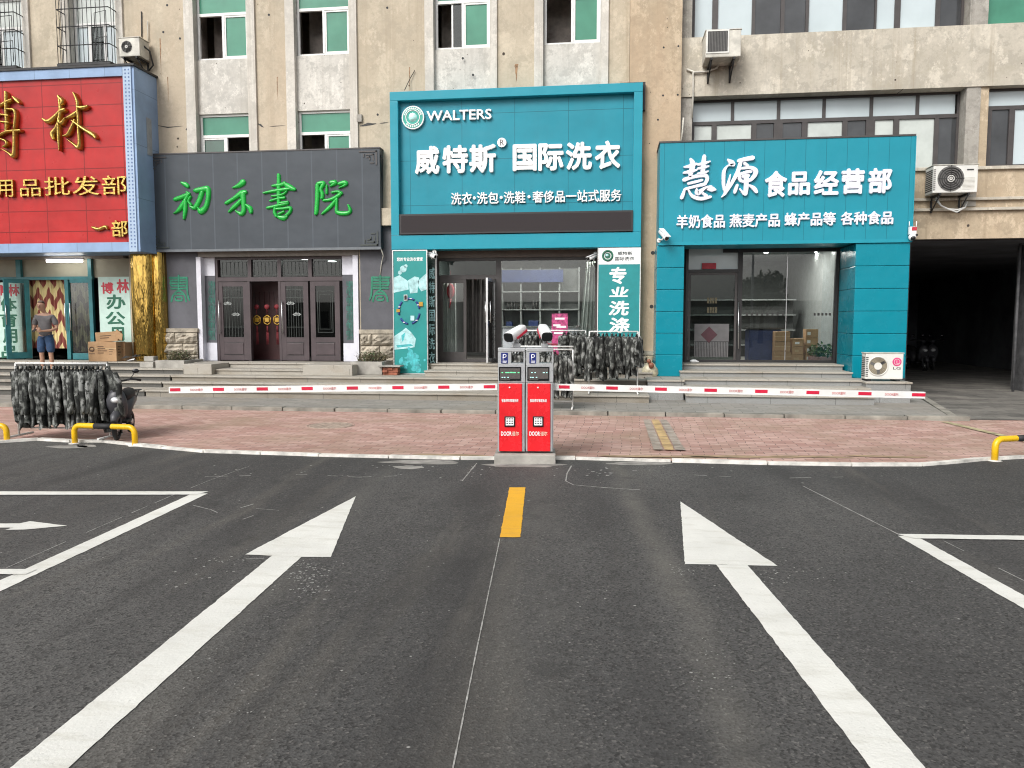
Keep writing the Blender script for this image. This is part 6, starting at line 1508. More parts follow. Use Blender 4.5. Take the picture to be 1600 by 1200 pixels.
t, q = ac(1352.5, 552.5, 1411.5, 591, 16.05, .26, 'white air conditioner with beige fan standing on the grey plinth by the driveway', fan=(1371.5, 572, 13.6), bracket=False, logo=True, sidevents=True, zfloor=.545)
mb = MB('iron'); mb.box(q[0] + .05, q[0] + .12, 16.06, 16.4, .505, .545); mb.box(q[1] - .12, q[1] - .05, 16.06, 16.4, .505, .545); mb.build('foot', t)
def bullet_cam(px, py, Y, dirv, label, L=.26, r=.05, mount=(0, .1, .08)):
    p = Q(px, py, Y); dv = Vector(dirv).normalized()
    t = thing('security_camera', label, 'security camera', p)
    mb = MB('letter_white'); mb.tube([p - dv * L * .5, p - dv * L * .48, p + dv * L * .42, p + dv * L * .5], [r * .7, r, r, r * .92], 14)
    sd2 = dv.cross(Vector((0, 0, 1))).normalized(); up = sd2.cross(dv)
    mb.prism([p - dv * L * .5 + up * r * 1.1 - sd2 * r, p + dv * L * .66 + up * r * 1.1 - sd2 * r, p + dv * L * .66 + up * r * 1.1 + sd2 * r, p - dv * L * .5 + up * r * 1.1 + sd2 * r], up * .012)
    mb.build('body', t)
    mb = MB('screen'); mb.tube([p + dv * L * .501, p + dv * L * .515], [r * .8, r * .75], 14); mb.build('lens', t)
    mb = MB('white_pvc'); q = p + Vector(mount); mb.tube([p - up * r, p - up * r * 2, q], .016, 6); mb.cyl(q - Vector((0, .0, 0)), .045, .03, 'Y', 14); mb.build('mount', t)
    return t
bullet_cam(1037, 367, 16.75, (.35, -.8, -.55), 'white bullet camera at the lower left corner of the food sign', .34, .055, (-.09, .12, -.10))
bullet_cam(675.5, 400, 17.4, (.8, -.5, -.3), 'white bullet camera above the narrow dark board', .20, .045, (0, .2, .12))
bullet_cam(926, 402, 17.7, (-.7, -.6, -.35), 'white bullet camera left of the white banner head', .24, .045, (.06, .22, .1))
p = Q(1425, 362, 16.82)
t = thing('antenna_camera', 'white camera with two antennas and red panel at the right end of the food sign', 'security camera', p)
mb = MB('letter_white'); mb.box(p.x - .06, p.x + .08, 16.78, 16.89, p.z - .06, p.z + .10, .02); mb.ball((p.x + .01, 16.82, p.z - .11), .075, 14); mb.build('body', t)
mb = MB('red_print'); mb.box(p.x - .02, p.x + .075, 16.772, 16.779, p.z + .02, p.z + .09); mb.build('panel', t)
mb = MB('screen'); mb.ball((p.x + .01, 16.79, p.z - .13), .055, 12); mb.build('lens', t)
mb = MB('letter_white'); mb.tube([(p.x - .055, 16.83, p.z + .1), (p.x - .055, 16.83, p.z + .21)], .009, 6); mb.tube([(p.x + .085, 16.83, p.z + .08), (p.x + .085, 16.83, p.z + .21)], .009, 6); mb.build('antenna', t)
mb = MB('ac_dirty'); mb.tube([Q(595, 388, 17.85), Q(599, 399, 17.95), Q(596, 412, 18.05), Q(594, 430, 18.06)], .014, 6); mb.build('cable', None, 'thin pale cable dangling from the lower right corner of the grey sign', 'cable')
mb = MB('iron'); mb.tube([Q(594, 241, 17.9), Q(598, 250, 17.95), Q(597, 280, 18.0), Q(596, 330, 18.05)], .014, 6); mb.build('cable', None, 'black cable running down beside the grey sign', 'cable')
mb = MB('ac_dirty'); mb.tube([Q(1068, 184, 17.84), Q(1066.5, 205, 17.84), Q(1064, 224, 17.84)], .02, 6); mb.build('cable', None, 'short white pipe on the pier above the food sign', 'pipe')
mb = MB('iron'); mb.tube([Q(648, 110, 18.07), Q(640, 124, 18.05), Q(632, 141, 17.9)], .009, 5); mb.build('cable', None, 'thin wire from the wall to the top of the laundry sign', 'cable')

# ================================================================== PARKING GATE
LANE = R(4.8)
KU = Vector((math.cos(LANE), math.sin(LANE), 0)); KV = Vector((-math.sin(LANE), math.cos(LANE), 0))
K0 = G(820, 708, .115)
def K(px, py, back=0.0):
    a_ = ray(px, py); o_ = Vector((0, 0, CAM_H)); P0 = K0 + KV * back
    s_ = (P0 - o_).dot(KV) / a_.dot(KV); return o_ + a_ * s_
class KB(MB):
    """builder whose boxes are measured in the plane of the gate"""
    def kbox(s, px0, py0, px1, py1, f, bk, bev=0.0):
        p = K(px0, (py0 + py1) / 2); q = K(px1, (py0 + py1) / 2); zt_ = K((px0 + px1) / 2, py0).z; zb_ = K((px0 + px1) / 2, py1).z
        u0, u1 = (p - K0).dot(KU), (q - K0).dot(KU)
        return s.lbox(u0, u1, f, bk, zb_, zt_, bev)
    def lbox(s, u0, u1, f, bk, z0, z1, bev=0.0):
        tmp = MB(); tmp.i = s.i; tmp.box(u0, u1, f, bk, z0, z1, bev)
        for v in tmp.bm.verts:
            x, y, z = v.co; v.co = K0 + KU * x + KV * y; v.co.z = z
        me = bpy.data.meshes.new('tmp'); tmp.bm.to_mesh(me); tmp.bm.free(); s.bm.from_mesh(me); bpy.data.meshes.remove(me)
        return s
mb = KB('concrete'); a_ = (K(773, 716) - K0).dot(KU); b_ = (K(868, 716) - K0).dot(KU)
mb.lbox(a_, b_, -.10, .42, -.02, .115, .015); mb.build('gate_plinth', None, 'rough concrete plinth under the two red parking gate cabinets', 'plinth')
def kiosk(o, side, lab):
    p0 = K(799 + o, 706); t = thing('parking_gate', lab, 'parking gate', (p0 + KV * .15).xyz, 'parking gate cabinets'); t.location.z = .116
    X = lambda v: v + o
    mb = KB('silver'); zb = 706
    mb.kbox(X(778), 598, X(820.5), 705.5, .0, .30, .006)                       # lower cabinet
    mb.kbox(X(778), 568, X(820.5), 597.6, -.002, .28, .006)                    # screen section
    mb.kbox(X(778), 543.5, X(820.5), 549.5, -.002, .20, .006); mb.kbox(X(778), 549.6, X(798.5), 567.8, -.001, .20); mb.kbox(X(818), 549.6, X(820.5), 567.8, -.001, .20)
    mb.build('cabinet', t)
    mb = KB('kiosk_red'); mb.kbox(X(780.2), 599, X(815.8), 704.8, -.022, -.001, .008); mb.build('front_panel', t)
    mb = KB('silver'); mb.kbox(X(816.2), 598.5, X(818.6), 705, -.012, -.001); mb.kbox(X(777.6), 598.5, X(779.8), 705, -.012, -.001); mb.build('edge_trim', t)
    mb = KB('pblue'); mb.kbox(X(783), 551, X(793.5), 568, -.008, -.0022, .003); mb.m('letter_lilac')
    q0, q1 = K(X(785.2), 555.5), K(X(790), 565)
    u = lambda px, py: K(X(px), py) - KV * .010
    mb.tube([u(786.4, 563), u(786.4, 554)], .006, 6); mb.tube([u(786.4, 554), u(789, 553.8), u(791, 555), u(791, 557), u(789, 558.6), u(786.6, 558.6)], .006, 6)
    mb.kbox(X(785.4), 563.6, X(792), 564.8, -.011, -.0085); mb.kbox(X(785.4), 566, X(791.5), 566.8, -.011, -.0085); mb.build('parking_sign', t)
    mb = KB('screen'); mb.kbox(X(779.6), 573, X(814), 595, -.014, -.0021, .004); mb.m('led_face'); mb.kbox(X(781.5), 575.3, X(812.4), 591.5, -.0165, -.0142)
    rr = random.Random(3 + o)
    mb.m('led_green' if o == 0 else 'led_cyan')
    spec = ((784, 786, 582), (790, 796, 582), (797, 801, 581.8), (802, 806, 582), (809, 811.5, 582)) if o == 0 else ((786, 788, 582), (791, 793, 582), (804, 807, 582), (809, 811, 582))
    for q0, q1, yy in spec: mb.kbox(X(q0), yy - .7, X(q1), yy + .7, -.018, -.0167)
    mb.m('led_cyan'); 
    for q0 in (784, 787.5, 793): mb.kbox(X(q0), 588.8, X(q0 + 2.2), 590.2, -.018, -.0167)
    mb.m('led_face'); mb.kbox(X(782), 592.3, X(797), 593.6, -.0165, -.0142); mb.build('screen', t)
    mb = KB('letter_white'); p = K(X(796.5), 605.3) - KV * .024; mb.ball(p, .011, 10); mb.build('sensor', t); mb = KB('letter_white')
    def ktext(s, px0, py0, px1, py1, bold):
        me = writing_mesh(s, bold)
        xs = [v.co.x for v in me.vertices]; ys = [v.co.y for v in me.vertices]
        A = K(X(px0), (py0 + py1) / 2) - KV * .024; Bq = K(X(px1), (py0 + py1) / 2) - KV * .024; zt_, zb_ = K(X(px0), py0).z, K(X(px0), py1).z
        sx = (Bq - A).length / (max(xs) - min(xs)); sz = (zt_ - zb_) / (max(ys) - min(ys))
        org = A - KU * (min(xs) * sx); org.z = zb_ - min(ys) * sz
        mt = Matrix(((KU.x * sx, 0, -KV.x * .003, org.x), (KU.y * sx, 0, -KV.y * .003, org.y), (0, sz, 0, org.z), (0, 0, 0, 1))); mb.add_mesh(me, mt)
    ktext('智能停车管理系统', X(784) - o, 623, X(810) - o, 628, .02); mb.build('caption_lettering', t); mb = KB('letter_white')
    ktext('DOOR', X(783) - o, 673.6, X(799.5) - o, 680.4, .03); mb.build('latin_lettering', t); mb = KB(simple('cream_letter', (.8, .62, .5), .4)); ktext('道尔', X(800.2) - o, 673.6, X(811) - o, 680.4, .01)
    mb.build('logo_lettering', t)
    mb = KB('screen'); mb.kbox(X(788.4), 650, X(805), 666.4, -.034, -.0225, .006); mb.m('letter_white'); mb.kbox(X(790.4), 652, X(803), 664, -.0365, -.0342)
    mb.m('plastic_grey')
    for i in range(3):
        for j in range(3): mb.kbox(X(791.6 + i * 3.9), 653 + j * 3.6, X(794.0 + i * 3.9), 654.6 + j * 3.6, -.0375, -.0367)
    mb.build('keypad', t)
    # boom
    zc = K(X(799), 604.2).z
    def boompt(px, py): return K(px, py, .12)
    if side < 0: A, Bq = boompt(777, 604), boompt(265, 609)
    else: A, Bq = boompt(864, 604.2), boompt(1444.5, 617)
    dv = (Bq - A); L = dv.length; dv.normalize(); up = Vector((0, 0, 1)); up = (up - dv * up.dot(dv)).normalized(); nn = dv.cross(up).normalized()
    if nn.dot(KV) > 0: nn = -nn
    def bbox(s, l0, l1, h0, h1, w0, w1):
        s.prism([A + dv * l0 + up * h0 + nn * w0, A + dv * l1 + up * h0 + nn * w0, A + dv * l1 + up * h1 + nn * w0, A + dv * l0 + up * h1 + nn * w0], nn * (w1 - w0))
    mb = MB('boom_white'); bbox(mb, 0, L, -.036, .036, -.02, .02); bbox(mb, 0, L, -.041, -.0365, -.024, .024); bm_ = mb.build('boom', t)
    if side < 0: xs = [(267, 283), (334, 351), (402, 419.5), (472, 489.5), (542.5, 560), (613.5, 631), (685, 702.5), (756, 774)]
    else: xs = [(873, 890), (947, 965), (1023, 1041.5), (1100, 1119.5), (1179, 1198.5), (1259, 1279), (1340, 1360.5), (1423.5, 1444.5)]
    def lof(px):
        a2 = ray(px, 604.2 + (13 * (px - 864) / 580 if side > 0 else 5 * (777 - px) / 512)); P0 = A; o_ = Vector((0, 0, CAM_H)); n2 = nn
        s_ = (P0 - o_).dot(n2) / a2.dot(n2); return ((o_ + a2 * s_) - P0).dot(dv)
    for q0, q1 in xs: mb = MB('boom_red'); bbox(mb, min(lof(q0), lof(q1)), max(lof(q0), lof(q1)), -.018, .020, .0205, .0225); mb.build('red_reflector', bm_)
    mb = MB(simple('faded_red_letter', (.62, .22, .22), .5))
    mid = [((a2[1] + b2[0]) / 2) for a2, b2 in zip(xs, xs[1:])]
    for m_ in mid:
        l_ = lof(m_); cw = .155
        me = writing_mesh('DOOR道尔', .015)
        ctr = (max(v.co.x for v in me.vertices) + min(v.co.x for v in me.vertices)) / 2
        for v in me.vertices: v.co.x -= ctr
        xs_ = [v.co.x for v in me.vertices]; sx = cw / (max(xs_) - min(xs_)); rt = dv if side > 0 else -dv
        org = A + dv * l_ + nn * .022 - up * .014
        mt = Matrix(((rt.x * sx, up.x * .036, nn.x * .002, org.x), (rt.y * sx, up.y * .036, nn.y * .002, org.y), (rt.z * sx, up.z * .036, nn.z * .002, org.z), (0, 0, 0, 1))); mb.add_mesh(me, mt)
    mb.build('boom_writing', bm_)
    # plate reading camera on the roof
    q = K(X(806.5), 543.4, .08)
    mb = KB('silver'); mb.kbox(X(800.5) if o == 0 else X(801.5), 537, X(812.5), 543.3, .03, .15, .006); mb.tube([q + Vector((0, 0, .04)), q + Vector((0, 0, .11))], .022, 10); mb.build('camera_post', t)
    if o == 0: F_, Bk = K(796, 526.5, -.06), K(816, 513.5, .20)
    else: F_, Bk = K(854.5, 525.5, -.10), K(848, 512.5, .24)
    ax = (F_ - Bk).normalized(); s1 = ax.cross(Vector((0, 0, 1))).normalized(); u1 = s1.cross(ax).normalized()
    def ring(c, w, h, n_=20):
        out = []
        for k in range(n_):
            an = 6.2832 * k / n_; cx_ = abs(math.cos(an)) ** .62 * math.copysign(1, math.cos(an)); cy_ = abs(math.sin(an)) ** .62 * math.copysign(1, math.sin(an)); out.append(c + s1 * (cx_ * w) + u1 * (cy_ * h))
        return out
    mb = MB('letter_white'); rows = [[mb.bm.verts.new(v) for v in ring(c_, w_, h_)] for c_, w_, h_ in ((Bk - ax * .03, .040, .036), (Bk, .058, .05), (Bk.lerp(F_, .5), .066, .058), (F_ - ax * .01, .066, .058), (F_ + ax * .025, .064, .056))]
    for a2, b2 in zip(rows, rows[1:]):
        for k in range(20): mb.f([a2[k], a2[(k + 1) % 20], b2[(k + 1) % 20], b2[k]], True)
    mb.f(rows[0]); cam_ = mb.build('plate_camera', t)
    mb = MB('screen'); rows = [[mb.bm.verts.new(v) for v in ring(c_, w_, h_)] for c_, w_, h_ in ((F_ + ax * .0255, .062, .054), (F_ + ax * .029, .050, .044))]
    for k in range(20): mb.f([rows[0][k], rows[0][(k + 1) % 20], rows[1][(k + 1) % 20], rows[1][k]])
    mb.f(rows[1]); mb.build('lens', cam_)
    mb = MB('boom_red')
    for sgn in (1, -1): mb.prism([Bk + s1 * .064 * sgn - u1 * .035, F_ - ax * .06 + s1 * .069 * sgn - u1 * .05, F_ - ax * .04 + s1 * .069 * sgn - u1 * .022, Bk + s1 * .064 * sgn - u1 * .005], s1 * .004 * sgn)
    mb.build('red_stripe', cam_)
    mb = MB('screen'); mb.tube([q + Vector((0, 0, .09)), Bk.lerp(F_, .4) - u1 * .05], .014, 6); mb.tube([Bk + ax * .08 - u1 * .05, Bk + ax * .04 - u1 * .12, q + KV * .07 + Vector((0, 0, .02))], .007, 5); mb.build('cable', cam_)
    return t
kiosk(0, -1, 'left red parking gate cabinet with green screen text and a boom reaching left')
kiosk(44.2, 1, 'right red parking gate cabinet with a boom reaching right to the driveway')

# ================================================================== YELLOW HOOPS
def hoop(px0, px1, pyt, py0, py1, lab, band=True):
    A, Bq = G(px0, py0), G(px1, py1); dv = (Bq - A); L = dv.length; dv.normalize(); r = .038
    a_ = ray((px0 + px1) / 2, pyt); mid = (A + Bq) / 2; dist = math.hypot(mid.x, mid.y); h = CAM_H + a_.z / math.hypot(a_.x, a_.y) * dist
    t = thing('yellow_hoop_barrier', lab, 'hoop barrier', mid, 'yellow hoop barriers at the edge of the brick pavement')
    def arc(c, a0, a1): return [c + dv * (math.cos(R(a0 + (a1 - a0) * k / 6)) * .09) + Vector((0, 0, math.sin(R(a0 + (a1 - a0) * k / 6)) * .09)) for k in range(7)]
    z = Vector((0, 0, h)); c0 = A + dv * .09 + z - Vector((0, 0, .09)); c1 = Bq - dv * .09 + z - Vector((0, 0, .09))
    m0, m1 = A.lerp(Bq, .345) + z, A.lerp(Bq, .63) + z
    mb = MB('hoop_yellow'); mb.tube([A - Vector((0, 0, .05))] + arc(c0, 180, 90) + [m0, m1] + arc(c1, 90, 0) + [Bq - Vector((0, 0, .05))], r, 16); mb.build('hoop', t)
    mb = MB('rubber'); mb.tube([m0, m1], r * 1.02, 16); mb.build('black_band', t)
    mb = MB('kerbwhite')
    for q in (A, Bq): mb.cyl(q, .085, .012, 'Z', 16, .06)
    mb.build('foot_mortar', t)
hoop(117, 211, 666, 693, 696.5, 'yellow hoop barrier with black middle band in front of the scooter')
hoop(-83, 11, 664.5, 690, 690.5, 'yellow hoop barrier cut by the left edge of the photo')
hoop(1554, 1645, 684, 720, 714, 'yellow hoop barrier at the right edge of the photo')
# ================================================================== GARMENT RACKS
def jacket(seed, length=.78, sleeve=.60, width=.44, flare=1.0):
    """one jacket on a hanger, hanging from the origin, its shoulders along local Y"""
    rr = random.Random(seed); mb = MB('camo'); n_ = 26; lev = 11; rows = []
    ph = rr.random() * 6
    for j in range(lev + 1):
        t = j / lev; z = -.07 - length * t
        wy = width / 2 * (.42 + .58 * min(1, t / .10) ** .6) * (1 + .10 * t * flare); tx = .026 + .030 * min(1, t * 3) + .006 * math.sin(t * 4 + ph)
        row = []
        for k in range(n_):
            an = 6.2832 * k / n_; fold = 1 + (.24 * t) * math.sin(an * 5 + ph + t * .5) + .17 * math.sin(an * 13 + ph * 2 - t * .6)
            x = math.cos(an) * tx * fold + .035 * math.sin(ph + t * 2.4) * t; y = math.sin(an) * wy * (1 + .05 * t * math.sin(an * 5 + ph))
            zz = z + (.03 * math.sin(an * 2 + ph) * t if j == lev else 0) - (.05 * abs(math.sin(an)) ** 2 if j == 0 else 0)
            row.append(mb.bm.verts.new((x, y, zz)))
        rows.append(row)
    for a, b in zip(rows, rows[1:]):
        for k in range(n_): mb.f([a[k], b[k], b[(k + 1) % n_], a[(k + 1) % n_]], True)
    mb.f(rows[0])
    for s_ in (-1, 1):                                     # sleeves
        P_ = []; Rr = []; sw = rr.uniform(-.05, .05)
        for j in range(9):
            t = j / 8; P_.append(Vector((sw * t + .012 * math.sin(t * 9 + ph), s_ * (width / 2 - .045 + .06 * min(1, t * 3.5) + .01 * t), -.12 - sleeve * t))); Rr.append((.046 - .010 * t) * (1 + .05 * math.sin(t * 11 + ph + s_)))
        mb.tube(P_, Rr, 10)
    mb.tube([(0, -.055, -.075), (0, -.03, -.045), (0, .03, -.045), (0, .055, -.075)], [.012, .02, .02, .012], 8)  # collar
    mb.m('iron'); mb.tube([(0, 0, -.06), (0, 0, -.01), (0, .018, .012), (0, .0, .026), (0, -.015, .014)], .004, 5)
    bmesh.ops.recalc_face_normals(mb.bm, faces=mb.bm.faces)
    me = bpy.data.meshes.new('jacket'); mb.bm.to_mesh(me); mb.bm.free()
    for m_ in mb.mats: me.materials.append(m_)
    return me
JM = [jacket(k, .82 + .03 * (k % 3), .62, .42) for k in range(6)]
JS = [jacket(20 + k, .66 + .1 * (k % 3), .36 + .2 * (k % 2), .42, 1.5) for k in range(4)]
def rack(p0, p1, zg, zr, lab, two=False):
    p0, p1 = Vector(p0), Vector(p1); u = (p1 - p0).normalized(); v = Vector((-u.y, u.x, 0))
    t = thing('garment_rack', lab, 'clothes rack', ((p0.x + p1.x) / 2, (p0.y + p1.y) / 2, zg))
    z = Vector((0, 0, 1)); mb = MB('white_pvc')
    for o in ((0, .16) if two else (0,)): mb.tube([p0 + z * (zr + o * .3) + v * o, p1 + z * (zr + o * .3) + v * o], .015, 8)
    mb.build('rail', t)
    mb = MB('white_pvc')
    for q in (p0, p1): mb.tube([q + z * (zg + .05), q + z * zr], .014, 8)
    mb.build('post', t)
    mb = MB('white_pvc')
    for q in (p0, p1): mb.tube([q - v * .28 + z * (zg + .03), q + v * .28 + z * (zg + .03)], .016, 8)
    mb.tube([p0 + z * (zg + .14), p1 + z * (zg + .14)], .010, 8); mb.build('foot', t)
    return u
def hang(p0, p1, zr, n_, meshes, lab, group, seed, s0=.03, s1=.97, jit=.25, sc=1.0, turn=0.0):
    rr = random.Random(seed); p0, p1 = Vector(p0), Vector(p1); a = math.atan2((p1 - p0).y, (p1 - p0).x)
    for i in range(n_):
        f = s0 + (s1 - s0) * (i + rr.uniform(-.2, .2)) / max(1, n_ - 1); p = p0.lerp(p1, min(.99, max(.01, f)))
        o = bpy.data.objects.new('jacket', meshes[rr.randrange(len(meshes))]); COL.objects.link(o)
        o.location = (p.x, p.y, zr - .01); o.rotation_euler = (rr.uniform(-.04, .04), rr.uniform(-.05, .05), a + turn + rr.uniform(-jit, jit)); o.scale = (sc * 1.0, sc, sc * rr.uniform(.94, 1.04))
        tag(o, lab, 'jacket', group)
A, Bq = G(30, 683, .03), G(168, 686, .03); A.z = Bq.z = 0; Bq.y = A.y + .05
zr = CAM_H + ray(95, 568).z / ray(95, 568).y * A.y
rack(A, Bq, .03, zr, 'white rail rack of camouflage jackets on the brick pavement at the left')
hang(A, Bq, zr, 22, JM, 'grey camouflage jacket hanging in the packed row on the left pavement rack', 'camouflage jackets on the left rack', 1, .02, .93, .14, .92, R(24))
o = bpy.data.objects.new('jacket', JM[2]); COL.objects.link(o); o.location = Bq + Vector((.02, -.02, zr)); o.rotation_euler = (0, 0, 1.1); tag(o, 'camouflage jacket turned outwards at the right end of the left rack', 'jacket', 'camouflage jackets on the left rack')
A, Bq = G(792, 643, .1), G(894, 640, .1); A.z = Bq.z = 0; A.y = Bq.y = 13.95; zr = Q(860, 546, 13.95).z
rack(A, Bq, .1, zr, 'white double rail rack of camouflage clothes directly behind the parking gate', True)
hang(A, Bq, zr, 15, JS + JM[:2], 'camouflage garment on the rack directly behind the parking gate', 'camouflage clothes behind the parking gate', 2, .02, .92, .3, .92)
A, Bq = Q(806, 515, 16.4), Q(915, 515, 16.4); zr = A.z - .02; A.z = Bq.z = 0
rack(A, Bq, .48, zr, 'dark low rack of camouflage clothes on the steps below the laundry window')
hang(A, Bq, zr, 6, JS, 'rumpled camouflage garment on the left half of the rack below the laundry window', 'camouflage clothes below the laundry window', 3, .08, .38, .7, .85)
hang(A, Bq, zr, 7, JS, 'rumpled camouflage garment on the right half of the rack below the laundry window', 'camouflage clothes below the laundry window', 4, .70, .98, .5, 1.0)
A, Bq = Q(921, 518, 15.55), Q(997, 518, 15.55); zr = A.z; A.z = Bq.z = 0
rack(A, Bq, .24, zr, 'white rail rack of camouflage clothes in front of the right teal banner')
hang(A, Bq, zr, 12, JM + JS, 'grey camouflage garment on the rack in front of the right teal banner', 'camouflage clothes in front of the right banner', 5, .02, .98, .35, .98)

# ================================================================== PERSON
def skin_mesh(name, nodes, edges, mat, parent, sub=2):
    me = bpy.data.meshes.new(name); me.from_pydata([n_[0] for n_ in nodes], edges, []); me.update()
    o = bpy.data.objects.new(name, me); COL.objects.link(o)
    md = o.modifiers.new('skin', 'SKIN'); md.use_smooth_shade = True; md.branch_smoothing = .4
    sv = me.skin_vertices[0].data if me.skin_vertices else None
    if sv is None:
        bm = bmesh.new(); bm.from_mesh(me); bm.verts.layers.skin.verify(); bm.to_mesh(me); bm.free(); sv = me.skin_vertices[0].data
    for i, n_ in enumerate(nodes): sv[i].radius = n_[1] if isinstance(n_[1], tuple) else (n_[1], n_[1]); sv[i].use_root = (i == 0)
    sb = o.modifiers.new('sub', 'SUBSURF'); sb.levels = sb.render_levels = sub
    dg = bpy.context.evaluated_depsgraph_get(); dg.update(); m2 = bpy.data.meshes.new_from_object(o.evaluated_get(dg))
    bpy.data.objects.remove(o); m2.materials.clear(); m2.materials.append(M[mat])
    for p in m2.polygons: p.use_smooth = True; p.material_index = 0
    o = bpy.data.objects.new(name, m2); COL.objects.link(o); o.parent = parent
    return o
PX = Q(70, 500, 16.45).x
P = thing('person', 'man in grey t-shirt and denim shorts looking down at a phone', 'person', (PX, 16.45, .48))
# local frame: faces -Y (the street), x to the right of the picture; hands meet in front of the belly
N = [((0, .0, .90), (.135, .10)), ((0, .0, 1.05), (.125, .095)), ((0, -.01, 1.22), (.145, .10)), ((0, -.005, 1.36), (.12, .085)), ((0, -.02, 1.43), .055), ((-.015, -.06, 1.50), .058),
     ((-.03, -.085, 1.545), (.080, .088)), ((-.035, -.095, 1.60), (.086, .102)), ((-.035, -.085, 1.66), (.068, .082)),
     ((.17, 0, 1.34), .058), ((.225, .01, 1.20), .046), ((.245, .01, 1.06), .039), ((.17, -.12, 1.01), .035), ((.055, -.215, 1.00), .026), ((.0, -.24, 1.00), (.030, .017)),
     ((-.17, 0, 1.34), .058), ((-.22, .01, 1.20), .046), ((-.235, .0, 1.06), .039), ((-.20, -.13, 1.03), .034), ((-.115, -.22, 1.035), .025), ((-.07, -.245, 1.04), (.030, .017)),
     ((.085, 0, .82), .088), ((.095, -.01, .62), .07), ((.10, -.005, .47), .052), ((.10, .015, .32), .052), ((.10, .02, .14), .034), ((.10, .01, .055), .034), ((.11, -.10, .03), (.038, .024)),
     ((-.085, 0, .82), .088), ((-.095, -.01, .62), .07), ((-.10, -.005, .47), .052), ((-.10, .015, .32), .052), ((-.10, .02, .14), .034), ((-.10, .01, .055), .034), ((-.115, -.10, .03), (.038, .024))]
Ed = [(0, 1), (1, 2), (2, 3), (3, 4), (4, 5), (5, 6), (6, 7), (7, 8), (3, 9), (9, 10), (10, 11), (11, 12), (12, 13), (13, 14), (3, 15), (15, 16), (16, 17), (17, 18), (18, 19), (19, 20), (0, 21), (21, 22), (22, 23), (23, 24), (24, 25), (25, 26), (26, 27), (0, 28), (28, 29), (29, 30), (30, 31), (31, 32), (32, 33), (33, 34)]
def finger(base, hand, offs, L, thumb=False):
    i0 = len(N); b = Vector(N[hand][0]); d = Vector(offs).normalized()
    p1 = b + d * .022 + Vector(base); p2 = p1 + d * L * .5 + Vector((0, 0, .004)); p3 = p2 + (d + Vector((0, .5, -.35))).normalized() * L * .5
    N.extend([(tuple(p1), .0088), (tuple(p2), .0082), (tuple(p3), .0068)]); Ed.extend([(hand, i0), (i0, i0 + 1), (i0 + 1, i0 + 2)])
for h_, sg in ((14, -1), (20, 1)):
    for k, L in enumerate((.058, .068, .064, .050)): finger((0, -.012 + .0, .027 - .018 * k), h_, (sg * .9, -.25, 0), L)
    finger((0, -.004, .034), h_, (sg * .35, -.35, .8), .045)
skin_mesh('body', N, Ed, 'skin', P)
HC = Vector((-.035, -.10, 1.595))
mb = MB('hair')                                       # close cropped hair over the back and top of the bowed head
for j in range(7):
    for k in range(18):
        def hp(j_, k_):
            el = R(88 - j_ * 15); an = 6.2832 * k_ / 18; r_ = Vector((.083 * math.cos(el) * math.cos(an), .098 * math.cos(el) * math.sin(an), .088 * math.sin(el)))
            return HC + Vector((0, .02, .022)) + Matrix.Rotation(R(28), 3, 'X') @ r_ if True else None
        if j >= 2 and math.sin(6.2832 * (k + .5) / 18) < -.05: continue
        if j >= 4 and math.sin(6.2832 * (k + .5) / 18) < .3: continue
        f = mb.face([hp(j, k), hp(j, k + 1), hp(j + 1, k + 1), hp(j + 1, k)]); f and setattr(f, 'smooth', True)
wp = Vector((PX, 16.45, .48))
for v in mb.bm.verts: v.co += wp
bmesh.ops.remove_doubles(mb.bm, verts=mb.bm.verts, dist=.0005)
mb.build('hair', P)
mb = MB('skin')
mb.ball(wp + HC + Vector((0, -.088, -.02)), .016, 8, (.8, 1.2, 1.5))
for s_ in (-1, 1): mb.ball(wp + HC + Vector((s_ * .074, .005, -.01)), .02, 8, (.5, 1, 1.5))
mb.build('nose_and_ears', P)
mb = MB('screen')
for s_ in (-1, 1): mb.ball(wp + HC + Vector((s_ * .03, -.079, .002)), .009, 8, (1.4, .5, .7))
mb.build('eyes', P)
mb = MB(simple('lips', (.30, .12, .10), .5)); mb.ball(wp + HC + Vector((0, -.078, -.055)), .018, 8, (1.3, .4, .4)); mb.build('mouth', P)
TS = [((0, 0, .835), (.166, .128)), ((0, 0, 1.02), (.15, .118)), ((0, -.01, 1.21), (.165, .12)), ((0, -.005, 1.345), (.14, .10)), ((0, -.012, 1.405), (.078, .07)), ((.165, 0, 1.335), .076), ((.215, .008, 1.225), .068), ((.24, .012, 1.12), .066), ((-.165, 0, 1.335), .076), ((-.21, .008, 1.225), .068), ((-.235, .01, 1.12), .066)]
skin_mesh('tshirt', TS, [(0, 1), (1, 2), (2, 3), (3, 4), (3, 5), (5, 6), (6, 7), (3, 8), (8, 9), (9, 10)], 'tshirt', P)
SH = [((0, .0, .98), (.13, .10)), ((.085, 0, .80), (.105, .105)), ((.10, -.01, .62), .095), ((.105, -.01, .47), .088), ((-.085, 0, .80), (.105, .105)), ((-.10, -.01, .62), .095), ((-.105, -.01, .47), .088)]
skin_mesh('shorts', SH, [(0, 1), (1, 2), (2, 3), (0, 4), (4, 5), (5, 6)], 'denim', P)
SHO = [((.105, -.02, .03), (.045, .035)), ((.112, -.11, .025), (.045, .03))]
for s_ in (1, -1): skin_mesh('shoe', [((x * s_, y, z), r_) for (x, y, z), r_ in SHO], [(0, 1)], 'rubber', P)
ph = bpy.data.objects.new('tmp', None); bpy.data.objects.remove(ph)
mb = MB('screen'); c = wp + Vector((-.035, -.285, 1.035)); R3 = Matrix.Rotation(R(-50), 3, 'X')
